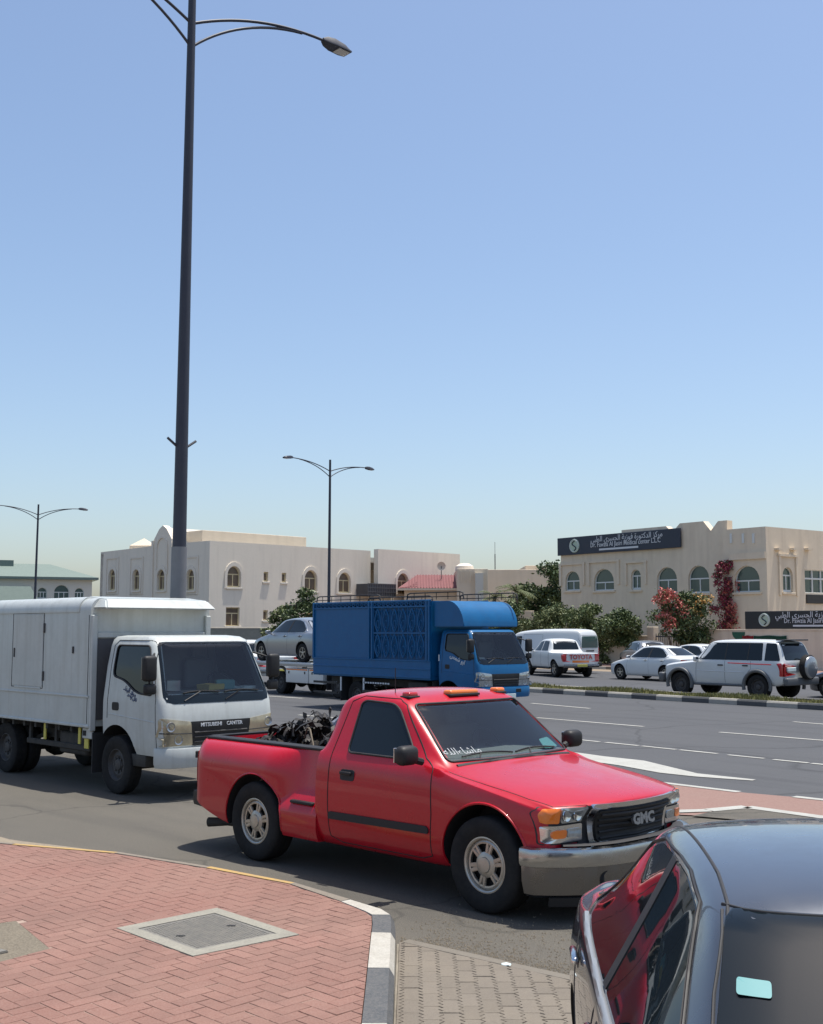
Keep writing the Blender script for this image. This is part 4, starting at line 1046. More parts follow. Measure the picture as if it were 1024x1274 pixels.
    bm = B(); tube(bm, [(2.16 - .12 * sin(a), .45 + .20 * cos(a), 1.46 + dz + .14 * sin(a)) for a in [2 * pi * k / 22 for k in range(23)]], .014, 6); tube(bm, [(2.16, .45, 1.46 + dz), (2.4, .45, 1.3 + dz)], .03, 8); finish(bm, 'steering_wheel', M['black'], t)
    for y0, y1 in ((-.55, .02), (.1, .66)):
        bm = B(); pts = [cast(bvh, 'front', 1, y0 + (y1 - y0) * k / 6, 1.37 + dz + .02 * sin(pi * k / 6))[0] + Vector((.03, 0, 0)) for k in range(7)]
        tube(bm, pts, .009, 6); tube(bm, [pts[3], cast(bvh, 'front', 1, y0, 1.27 + dz)[0] + Vector((.02, 0, 0))], .008, 6); finish(bm, 'wiper', M['black'], t, smooth=60)
    return bvh
def chassis_parts(t, xr, dz=0, rearwheel=-1.68, tank=True, guard=True):
    bm = B(); box(bm, xr + .1, 2.4, -.42, -.33, .55 + dz, .74 + dz); box(bm, xr + .1, 2.4, .33, .42, .55 + dz, .74 + dz)
    k = xr + .4
    while k < 2.2: box(bm, k, k + .08, -.34, .34, .58 + dz, .70 + dz); k += .8
    tube(bm, [(rearwheel, -.75, .39), (rearwheel, .75, .39)], .08, 12); tube(bm, [(1.66, -.75, .36), (1.66, .75, .36)], .06, 12); tube(bm, [(rearwheel, 0, .4), (1.3, 0, .6 + dz)], .05, 10)
    lathe(bm, [(.001, -.18), (.13, -.16), (.19, -.05), (.19, .05), (.13, .16), (.001, .18)], 'y', 16, (rearwheel, 0, .39))
    for x in (rearwheel, 1.66):
        for y in (-.5, .5): tube(bm, [(x - .6, y, .60 + dz), (x, y, .47), (x + .6, y, .60 + dz)], .035, 6)
    box(bm, 1.35, 2.5, -.3, .3, .45 + dz, .95 + dz, .05, 2)
    finish(bm, 'chassis', M['chassis'], t, smooth=30)
    if tank:
        bm = B(); box(bm, -.05, .75, -.83, -.45, .42, .74 + dz, .05, 3); finish(bm, 'fuel_tank', M['chassis'], t)
        bm = B(); box(bm, -.3, .4, .5, .85, .45, .75 + dz, .02, 2); finish(bm, 'battery_box', M['chassis'], t)
    for s in (-1, 1):
        bm = B(); box(bm, rearwheel - .60, rearwheel - .58, s * .78 - .2, s * .78 + .2, .22, .80 + dz); finish(bm, 'mud_flap', M['trim'], t, smooth=0)
        bm = B(); box(bm, 1.10, 1.12, s * .78 - .16, s * .78 + .16, .24, .78 + dz); finish(bm, 'mud_flap', M['trim'], t, smooth=0)
        wheel(t, 1.66, s * .80, .385, .20, .215, s, 'steel')
        wheel(t, rearwheel, s * .78, .385, .20, .215, s, 'steel'); wheel(t, rearwheel, s * .55, .385, .20, .215, s, 'dark')
# ---- white box truck
def build_box_truck():
    t = thing('box_truck', 'white light truck with a windowless box body behind the red pickup', 'truck')
    bvh = make_cab(t, 'truck_white')
    chassis_parts(t, -3.3)
    # writing across the grille and on the door
    p = cast(bvh, 'front', 1, 0, .95)[0]
    text_mesh('MITSUBISHI    CANTER', .068, M['letters'], 'grille_lettering', t, basis((p.x + .018, .0, .952), (0, 1, 0), (0, 0, 1)), .003, bold=.001, sx=.98)
    for ln, (tx, sz, zz, xx) in enumerate([(arabic('مواد البناء'), .085, 1.375, 1.98), (arabic('نقل واحد'), .07, 1.30, 2.05)]):
        p = cast(bvh, 'side', -1, xx, zz)[0]
        text_mesh(tx, sz, M['navy_letters'], 'door_lettering', t, basis((xx, p.y - .006, zz), (.955, 0, -.29), (.29, .10, .955)), .001, bold=.003)
    W = .985; x0, x1 = -3.35, 1.06; zb, zt = .86, 2.64
    # box body: side, front and rear walls with a curved roof edge
    prof = [(-W, zb), (-W, zt - .18)] + [(-W + .16 * (1 - cos(a)), zt - .18 + .18 * sin(a)) for a in [pi / 2 * k / 6 for k in range(1, 7)]]
    prof = prof + [(-y, z) for y, z in prof[::-1]]
    bm = B(); ngon_prism(bm, [(x0, y, z) for y, z in prof], (x1 - x0, 0, 0))
    bx = finish(bm, 'box_body', M['truck_white'], t, smooth=30)
    # roof cap: overhanging front lip with chamfered corners
    bm = B(); rc = [(-W - .012, zt - .20), (-W - .012, zt - .18)] + [(-W - .012 + .172 * (1 - cos(a)), zt - .18 + .20 * sin(a)) for a in [pi / 2 * k / 6 for k in range(1, 7)]]
    rc = rc + [(-y, z) for y, z in rc[::-1]]
    ngon_prism(bm, [(x0 - .02, y, z) for y, z in rc], (x1 - x0 - .30, 0, 0)); finish(bm, 'roof_cap', M['truck_white'], bx, smooth=30)
    bm = B(); a = [(1.36, -W * .93, zt - .15), (1.36, W * .93, zt - .15), (.70, W + .01, zt - .15), (.70, -W - .01, zt - .15)]
    b = [(1.22, -W * .86, zt - .02), (1.22, W * .86, zt - .02), (.72, W * .86, zt + .03), (.72, -W * .86, zt + .03)]
    va = [bm.verts.new(p) for p in a]; vb = [bm.verts.new(p) for p in b]
    bm.faces.new(va); bm.faces.new(vb)
    for i in range(4): bm.faces.new((va[i], va[(i + 1) % 4], vb[(i + 1) % 4], vb[i]))
    bmesh.ops.recalc_face_normals(bm, faces=bm.faces); bmesh.ops.bevel(bm, geom=bm.edges[:], offset=.02, segments=2, affect='EDGES')
    finish(bm, 'roof_visor', M['truck_white'], bx, smooth=30)
    # bulkhead post and window frame behind the cab
    bm = B(); box(bm, x1, x1 + .05, -W, -W + .09, .80, 2.40, .01, 1); box(bm, x1, x1 + .05, W - .09, W, .80, 2.40, .01, 1); box(bm, x1, x1 + .04, -W + .09, W - .09, 2.08, 2.16, .01, 1); finish(bm, 'bulkhead_frame', M['truck_white'], t)
    bm = B(); box(bm, x1 + .002, x1 + .02, -W + .1, W - .1, .95, 2.07); finish(bm, 'bulkhead_panel', M['mesh_grey'], t, smooth=0)
    for s in (-1, 1):
        yo = s * W
        bm = B(); box(bm, x0, x1, yo - .016 * 1, yo + .016, 1.255, 1.285, .006, 1); box(bm, x0, x1 + .03, yo - .02, yo + .022, .845, .885, .008, 1); finish(bm, 'body_rail', M['truck_white'], t)
        bm = B()
        for pts in ([(-1.30, yo, 1.34), (-1.30, yo, 2.44)], [(-.30, yo, 1.34), (-.30, yo, 2.44)], [(-1.30, yo, 2.44), (-.30, yo, 2.44)], [(-1.30, yo, 1.34), (-.30, yo, 1.34)], [(x1 - .04, yo, .9), (x1 - .04, yo, 2.4)]): tube(bm, pts, .006, 6)
        d = finish(bm, 'side_door_seam', M['dark'], t)
        bm = B(); box(bm, -1.28, -.32, yo - .008, yo + .010, 1.36, 2.42, .004, 1); dr = finish(bm, 'side_door', M['truck_white'], t)
        bm = B(); box(bm, -1.20, -.36, yo - .01, yo + .022, 1.325, 1.352, .005, 1); finish(bm, 'door_sill', M['truck_white'], dr)
        for x, z in ((-.28, 2.22), (-.28, 1.52), (-1.22, 1.85)):
            bm = B(); box(bm, x - .018, x + .018, yo - .02, yo + .024, z - .07, z + .07, .006, 1); finish(bm, 'hinge' if x > -1 else 'door_latch', M['steel'], dr)
        bm = B(); box(bm, .58, .61, yo - .02, yo + .02, 1.86, 1.96, .006, 1); finish(bm, 'catch', M['steel'], t)
        for x in (-.30, .72, .92):
            bm = B(); w_ = .04 if x < .9 else .07; box(bm, x - w_ / 2 * 1.6, x + w_ / 2 * 1.6, s * .92 - .01, s * .92 + .01, .60 if x < .9 else .55, .83 if x < .9 else .69, .004, 1); finish(bm, 'reflector_plate', M['yellow'], t)
        bm = B(); box(bm, x1 - .22, x1 + .03, s * .93 - .02, s * .93 + .02, .69, .84, .01, 1); br = finish(bm, 'corner_bracket', M['truck_white'], t)
        bm = B(); box(bm, x1 - .19, x1 - .11, s * .952 - .005, s * .952 + .005, .73, .80); finish(bm, 'bracket_hole', M['dark'], br, smooth=0)
        bm = B(); box(bm, -1.0, .9, s * .84 - .02, s * .84 + .02, .50, .58, .01, 1)
        for x in (-.9, -.1, .75): box(bm, x - .03, x + .03, s * .84 - .018, s * .84 + .018, .58, .86)
        finish(bm, 'side_guard', M['chassis'], t)
    bm = B()
    for k in range(12):
        x = x0 + .2 + k * .36; box(bm, x, x + .06, -.93, .93, .76, .84)
    finish(bm, 'floor_bearers', M['chassis'], t, smooth=0)['kind'] = 'stuff'
    return t
box_truck = build_box_truck(); put(box_truck, -4.5, 17.86, 44.2)
def on_dash(o, lx, ly, lz):
    """a loose thing lying on the white truck's dashboard"""
    m = box_truck.matrix_basis @ Vector((lx, ly, lz)); o.location = m; o.rotation_euler.z = box_truck.rotation_euler.z + rnd.uniform(-.5, .5)
bpy.context.view_layer.update()
def crumple(bm, amp, r=rnd):
    for v in bm.verts: v.co += Vector((r.uniform(-amp, amp), r.uniform(-amp, amp), r.uniform(-amp, amp) * .6))
for nm, lab, mat, sx, sy, sz, ly, lx in (('yellow_folder', 'crumpled yellow folder on the dashboard of the white truck', 'yellow_box', .22, .34, .085, .06, 2.47), ('paper_box', 'green and white carton on the dashboard of the white truck', 'mint', .18, .26, .13, .34, 2.40),
                                         ('paper_sheet', 'pale sheet of paper lying at the far end of the truck dashboard', 'paper', .20, .28, .04, .64, 2.46), ('tissue_box', 'small grey clutter at the near end of the truck dashboard', 'silver', .12, .18, .15, -.50, 2.42)):
    bm = B(); box(bm, -sx / 2, sx / 2, -sy / 2, sy / 2, 0, sz, .008, 1); bmesh.ops.subdivide_edges(bm, edges=bm.edges[:], cuts=1); crumple(bm, .008)
    o = finish(bm, nm, M[mat], smooth=30); tag(o, lab, nm.split('_')[-1]); on_dash(o, lx, ly, 1.378)

# ---- blue truck with ornamental cargo body
def build_blue_truck():
    t = thing('cargo_truck', 'blue light truck with an ornamental cargo body and curved wind deflector over the cab', 'truck')
    dz = .10; bvh = make_cab(t, 'blue', dz)
    xr, xf, W, zb, T = -4.18, 1.10, 1.0, .90, 2.95
    rw = -2.25; chassis_parts(t, xr, dz, rw)
    P = M['blue']
    bm = B(); box(bm, xr, xf, -W, W, zb, zb + .10, .01, 1); finish(bm, 'floor', P, t)
    for s in (-1, 1):
        y = s * W
        def sb(bm, x0_, x1_, o0, o1, z0_, z1_, *r): box(bm, x0_, x1_, y + s * o0, y + s * o1, z0_, z1_, *r)
        bm = B(); sb(bm, xr, xf, -.03, .012, zb + .04, zb + .48, .008, 1); lo = finish(bm, 'lower_side_panel', P, t)
        for z_ in (zb + .47, zb + .04, zb + .26):
            bm = B(); sb(bm, xr, xf, -.01, .028, z_, z_ + .04, .006, 1); finish(bm, 'side_rail', P, lo)
        bm = B(); sb(bm, xr + .02, -1.52, -.03, -.004, zb + .51, T - .16, .006, 1); sp = finish(bm, 'sheet_panel', P, t)
        bm = B(); sb(bm, -1.52, xf, -.085, -.07, zb + .51, T - .16); finish(bm, 'backing_sheet', P, t, smooth=0)
        for x in (xr + .02, -1.50, -1.36, .95, xf - .05):
            bm = B(); sb(bm, x - .035, x + .035, -.03, .035, zb + .48, T, .008, 1); finish(bm, 'post', P, t)
        for z_ in (T - .18, T - .03):
            bm = B(); sb(bm, xr, xf, -.03, .022, z_, z_ + .045, .006, 1); finish(bm, 'top_rail', P, t)
        n = 26
        for k in range(n):
            x = xr + .1 + (xf - xr - .2) * (k + .5) / n
            bm = B(); tube(bm, [(x + .065 * cos(a), y + s * .005, T - .08 + .045 * sin(a)) for a in [2 * pi * i / 10 for i in range(11)]], .013, 5); finish(bm, 'frieze_ring', P, t, smooth=60)
        # ogee fretwork in two tiers
        x0, x1 = -1.30, .90; n = 6; zlo, zmi, zhi = zb + .53, zb + .53 + (T - .18 - zb - .53) / 2, T - .18
        bm = B(); box(bm, x0, x1, y - .02, y + .015, zmi - .02, zmi + .02, .005, 1); finish(bm, 'fretwork_rail', P, t)
        for z0, z1 in ((zlo, zmi), (zmi, zhi)):
            for k in range(n):
                xa = x0 + (x1 - x0) * k / n; wv = (x1 - x0) / n; hh = z1 - z0; bm = B()
                for m_ in (0, 1):
                    f = (lambda u: xa + wv * u) if m_ == 0 else (lambda u: xa + wv * (1 - u))
                    tube(bm, [(f(.5 + .42 * sin(pi * u) * (1 - .35 * u)), y, z0 + .03 + (hh - .06) * u) for u in [i / 10 for i in range(11)]], .022, 5)
                tube(bm, [(xa, y, z0), (xa, y, z1)], .014, 5)
                tube(bm, [(xa + wv * (.5 + .16 * cos(a)), y, z0 + hh * .36 + .10 * sin(a)) for a in [2 * pi * i / 10 for i in range(11)]], .012, 5)
                tube(bm, [(xa + wv * .12, y, z0 + hh * .9), (xa + wv * .5, y, z0 + hh * .72), (xa + wv * .88, y, z0 + hh * .9)], .012, 5)
                finish(bm, 'fretwork', P, t, smooth=60)
        # roof racks
        for a, b in ((xr + .05, -1.1), (.05, 2.3)):
            if b > 1 and s > 0: pass
            bm = B(); zt_ = T + .02
            tube(bm, [(a, y * .93, zt_), (a + .03, y * .93, zt_ + .14), (a + .15, y * .93, zt_ + .17), (b - .15, y * .93, zt_ + .17), (b - .03, y * .93, zt_ + .14), (b, y * .93, zt_)], .018, 6)
            tube(bm, [(a, y * .93, zt_ + .06), (b, y * .93, zt_ + .06)], .012, 6)
            k = a + .3
            while k < b - .1: tube(bm, [(k, y * .93, zt_ - .01), (k, y * .93, zt_ + .17)], .010, 5); k += .45
            finish(bm, 'roof_rack', M['black'], t, smooth=60)
        # pale studs along the under-run bars
        for x0_, x1_, z in ((xr + .15, -3.0, .72), (xr + .1, -2.95, .42), (-1.75, -.6, .76)):
            bm = B(); k = x0_
            while k < x1_: box(bm, k, k + .06, y - .03, y - .005, z - .02, z + .02); k += .11
            o = finish(bm, 'stud_row', M['letters'], t, smooth=0); o['kind'] = 'stuff'
        for x in (-2.78, -1.72):
            bm = B(); box(bm, x - .025, x + .025, y - .03, y - .005, .5, .88); finish(bm, 'stud_post', M['letters'], t, smooth=0)
        bm = B(); box(bm, xr + .1, -2.9, y - .06, y - .03, .40, .46); box(bm, xr + .1, -2.9, y - .06, y - .03, .68, .74); box(bm, -1.7, .9, y - .06, y - .03, .5, .56); finish(bm, 'side_guard', M['chassis'], t, smooth=0)
        bm = B(); box(bm, 1.30, 1.33, s * .90 - .01, s * .90 + .01, 1.30 + dz, 1.46 + dz); finish(bm, 'door_tag', M['letters'], t, smooth=0)
    bm = B(); box(bm, xr + .03, xf - .03, -W + .05, W - .05, T - .09, T - .02, .01, 1); finish(bm, 'roof', P, t)
    bm = B(); box(bm, xf - .05, xf, -W + .03, W - .03, zb + .1, T - .02); finish(bm, 'end_wall', P, t, smooth=0); bm = B(); box(bm, xr, xr + .05, -W + .04, W - .04, zb + .1, T - .02); finish(bm, 'end_wall', P, t, smooth=0)
    # wind deflector: quarter barrel over the cab
    bm = B(); w_ = .93; pr = [(1.15, 2.26)] + [(2.30 - .62 * (1 - cos(a)), 2.26 + .66 * sin(a)) for a in [pi / 2 * k / 10 for k in range(11)]] + [(1.15, 2.92)]
    ngon_prism(bm, [(x, -w_, z) for x, z in pr], (0, 2 * w_, 0), .02, 2); finish(bm, 'wind_deflector', P, t, smooth=35)
    p = cast(bvh, 'side', -1, 2.05, 1.35)[0]
    text_mesh(arabic('ابو شمس'), .15, M['letters'], 'door_lettering', t, basis((2.03, p.y - .008, 1.36 + dz), (.94, 0, -.32), (.32, .1, .94)), .001, bold=.004)
    bm = B(); box(bm, 2.89, 2.91, -.26, .26, .50, .61, .004, 1); finish(bm, 'number_plate', M['paper'], t)
    bm = B(); box(bm, 2.4, 2.55, -.7, -.45, 1.47, 1.50, .01, 1); finish(bm, 'dashboard_paper', M['paper'], t)
    return t
blue_truck = build_blue_truck(); put(blue_truck, .57, 31.64, 39.1)
# ================================================================== OTHER VEHICLES
def csec(zb, w, zmid, wbelt, zbelt, wtop, ztop, crown=.03, r=.06):
    return [(0, zb), (w * .62, zb), (w * .90, zb), (w * .985, zb + .12), (w, zmid), (w * .99, (zmid + zbelt) / 2 + .02), (wbelt, zbelt), (wtop + r * .4, ztop - r * 1.0), (wtop, ztop - .01), (wtop * .6, ztop + crown * .6), (0, ztop + crown)]
def car_body(t, paint, st, axles, wr, arch, wheel_y, tyre_w, style, crease={6: .5, 2: .4}, bow=(.25, .18), levels=2, rim=.62, kids=True, hw=.9):
    xmax, xmin = max(s[0] for s in st), min(s[0] for s in st)
    def warp(v):
        if v.x > xmax - .8: k = smooth((v.x - xmax + .8) / .8); v.x -= k * bow[0] * min(1.05, abs(v.y) / hw) ** 2.6
        if v.x < xmin + .6: k = smooth((xmin + .6 - v.x) / .6); v.x += k * bow[1] * min(1.05, abs(v.y) / hw) ** 2.6
        return v
    me = loft(st, M[paint], levels, crease=crease, warp=warp)
    solid = bvh_of(me); cb = B()
    for ax in axles:
        for s in (-1, 1): wheel_cut(cb, ax, wr + .02, arch, s * (wheel_y - tyre_w * .75), s * (hw + .3), 28)
    me = boolean(me, cb, M['dark']); me.name = 'body'; shade(me, 30); link('body', me, t)
    for ax in axles:
        for s in (-1, 1): wheel(t, ax, s * wheel_y, wr, tyre_w, wr * rim, s, style)
    return solid
def panel(t, bvh, plane, sign, poly, r, name, mat, off=.005, thick=.015, step=.07, rings=3, parent=None):
    bm = B(); patch(bm, bvh, plane, sign, rounded(poly, r, 3), off, thick, step, rings); return finish(bm, name, M[mat], parent or t, smooth=50)
def seam(t, bvh, s, pts, name='door_seam', w=.005, mat='dark', plane='side', off=-.001):
    bm = B(); strip(bm, bvh, plane, s, pts, w, off, .06); return finish(bm, name, M[mat], t, smooth=60)
def sedan(t, paint, style='alloy5', glass='glass', hero=False):
    W = .885
    st = [(2.27, csec(.30, .56, .46, .54, .55, .52, .60, .02, .02)), (2.22, csec(.24, .72, .48, .70, .62, .66, .665, .02, .02)), (2.0, csec(.20, .83, .52, .80, .70, .72, .745, .03, .02)),
          (1.6, csec(.19, .875, .56, .83, .78, .74, .835, .035, .02)), (1.15, csec(.19, W, .6, .84, .86, .74, .915, .035, .02)), (.98, csec(.19, W, .6, .845, .90, .72, .96, .03, .03)), (.86, csec(.19, W, .6, .845, .915, .69, 1.03, .03, .05)),
          (.42, csec(.19, W, .6, .845, .925, .62, 1.325, .03, .07)), (.28, csec(.19, W, .6, .845, .93, .605, 1.385, .035, .075)), (-.2, csec(.19, W, .6, .845, .935, .60, 1.428, .035, .08)), (-.75, csec(.19, W, .6, .845, .94, .60, 1.422, .035, .08)),
          (-1.05, csec(.19, W, .62, .845, .945, .60, 1.382, .03, .075)), (-1.2, csec(.19, W, .62, .845, .95, .605, 1.335, .03, .07)), (-1.72, csec(.21, .88, .64, .83, .97, .67, 1.09, .025, .05)), (-1.85, csec(.22, .875, .64, .82, .97, .70, 1.045, .02, .03)),
          (-2.12, csec(.25, .85, .64, .79, .955, .72, 1.015, .02, .02)), (-2.25, csec(.28, .80, .62, .75, .90, .70, .965, .015, .02)), (-2.28, csec(.32, .72, .60, .69, .85, .64, .90, .01, .02))]
    Zs = lambda z: z if z < .95 else .95 + (z - .95) * 1.115
    st = [(x_, [(y * (1.04 if z < 1.0 else .955), Zs(z)) for y, z in ps]) for x_, ps in st]
    ZP = lambda pl: [(a, Zs(z)) for a, z in pl]
    b = car_body(t, paint, st, (1.35, -1.35), .315, .375, .79, .205, style, levels=3 if hero else 2, hw=.93)
    panel(t, b, 'front', 1, ZP([(-.552, 1.362), (.552, 1.362), (.70, 1.0), (-.70, 1.0)]), [.05, .05, .05, .05], 'windscreen', glass, .005, .012, .05, 8)
    panel(t, b, 'front', -1, ZP([(-.53, 1.355), (.53, 1.355), (.66, 1.08), (-.66, 1.08)]), .06, 'rear_window', glass, .004, .012, .06, 4)
    fw, rw = [(.70, .985), (.66, 1.03), (.12, 1.325), (-.16, 1.36), (-.38, 1.365), (-.34, .985)], [(-.43, .985), (-.47, 1.365), (-.78, 1.355), (-1.02, 1.30), (-1.36, 1.09), (-1.40, 1.02), (-1.30, .99)]
    fw, rw = ZP(fw), ZP(rw)
    for s in (-1, 1):
        for pl, nm in ((fw, 'front_side_window'), (rw, 'rear_side_window')):
            panel(t, b, 'side', s, pl, .035, nm, glass, .003, .012, .04, 5)
        seam(t, b, s, ZP([(.80, .965), (-.4, .97), (-1.38, .985), (-1.52, 1.02), (-1.40, 1.11), (-1.04, 1.318), (-.78, 1.370), (-.38, 1.380), (-.16, 1.376), (.12, 1.342), (.68, 1.035), (.76, .985)]), 'window_trim', .006 if hero else .012, 'chrome' if not hero else 'black', off=.003)
        if hero: seam(t, b, s, [(.78, .962), (.2, .964), (-.4, .968), (-1.0, .975), (-1.42, .987)], 'belt_moulding', .017, 'belt', off=.004)
        panel(t, b, 'side', s, ZP([(-.34, .985), (-.43, .985), (-.47, 1.365), (-.38, 1.365)]), .005, 'door_pillar', 'black', .006, .012, .05, 2)
        seam(t, b, s, [(.86, .30), (.90, .6), (.82, .93)], w=.004); seam(t, b, s, [(-.42, .28), (-.41, .96)], w=.004); seam(t, b, s, [(.85, .26), (-1.0, .26)], w=.004); seam(t, b, s, [(-1.0, .30), (-1.02, .55), (-1.25, .75), (-1.43, .98)], w=.004)
        for xx in (-.24, -1.20):
            p = cast(b, 'side', s, xx, .875)[0]; bm = B(); box(bm, xx - .10, xx + .10, p.y - .005, p.y + s * .035, .86, .89, .012, 2); finish(bm, 'door_handle', M['chrome'] if hero else M[paint], t, smooth=50)
            panel(t, b, 'side', s, [(xx - .07, .835), (xx + .07, .835), (xx + .06, .91), (xx - .06, .91)], .03, 'handle_cup', 'black', .001, .004, .04, 2)
        mirror_housing(t, .66, s * 1.02, 1.0, .12, .20, .13, s, paint, .05)
        def q(pl): return [(s * a, z) for a, z in pl]
        panel(t, b, 'front', 1, q([(.44, .60), (.72, .70), (.78, .66), (.70, .56), (.46, .52)]), .02, 'headlight', 'clear_lens', .006, .015, .05, 3)
        panel(t, b, 'front', -1, q([(.44, .90), (.74, .92), (.78, .80), (.44, .78)]), .02, 'tail_light', 'red_lens', .006, .015, .05, 3)
    panel(t, b, 'front', 1, [(-.40, .60), (.40, .60), (.36, .50), (-.36, .50)], .02, 'grille', 'black', .005, .01, .06, 2)
    panel(t, b, 'front', 1, [(-.55, .38), (.55, .38), (.50, .26), (-.50, .26)], .03, 'air_intake', 'black', .005, .01, .06, 2)
    panel(t, b, 'front', -1, [(-.25, .72), (.25, .72), (.25, .61), (-.25, .61)], .01, 'number_plate', 'paper', .006, .01, .08, 2)
    return b
# ---- foreground dark car
def build_foreground_car():
    t = thing('sedan_car', 'dark grey metallic sedan in the foreground corner, seen over its windscreen and roof', 'car')
    b = sedan(t, 'grey_car', hero=True)
    for s in (-1, 1):
        bm = B(); strip(bm, b, 'top', 1, [(.335, s * .555), (.25, s * .538), (.0, s * .522), (-.5, s * .517), (-1.05, s * .512), (-1.2, s * .527)], .007, -.003, .04, 6); finish(bm, 'roof_channel', M['trim'], t, smooth=60)
        bm = B(); strip(bm, b, 'front', 1, [(s * .558, 1.400), (s * .628, 1.24), (s * .705, 1.0)], .005, .002, .04); finish(bm, 'windscreen_seal', M['trim'], t, smooth=60)
    bm = B(); strip(bm, b, 'front', 1, [(-.552, 1.409), (0, 1.409), (.552, 1.409)], .006, .002, .05); finish(bm, 'windscreen_seal', M['trim'], t, smooth=60)
    bm = B(); patch(bm, b, 'front', 1, rounded([(-.575, 1.248), (-.49, 1.246), (-.482, 1.277), (-.565, 1.280)], .008), .009, .0015, .03, 2); finish(bm, 'windscreen_sticker', M['mint'], t)
    return t
fg_car = build_foreground_car(); put(fg_car, 1.47, 3.68, -5.0)
# ---- white sedan across the road, copies for further cars
t = thing('sedan_car', 'white sedan in the far carriageway, ahead of the white off-road wagon', 'car')
sedan(t, 'white', glass='glass'); put(t, 10.7, 51.75, -146)
c = copy_tree(t); put(c, 13.6, 57.0, -150); tag(c, 'white car half hidden behind the sedan, only its roof showing', 'car')
t = thing('sedan_car', 'silver sedan riding on the bed of the white recovery truck', 'car')
sedan(t, 'silver'); put(t, -3.78, 41.1, -142.5, 1.10)
t = thing('sedan_car', 'dark sedan cut off by the right edge behind the off-road wagon', 'car')
sedan(t, 'grey_car'); put(t, 14.9, 37.6, -141)
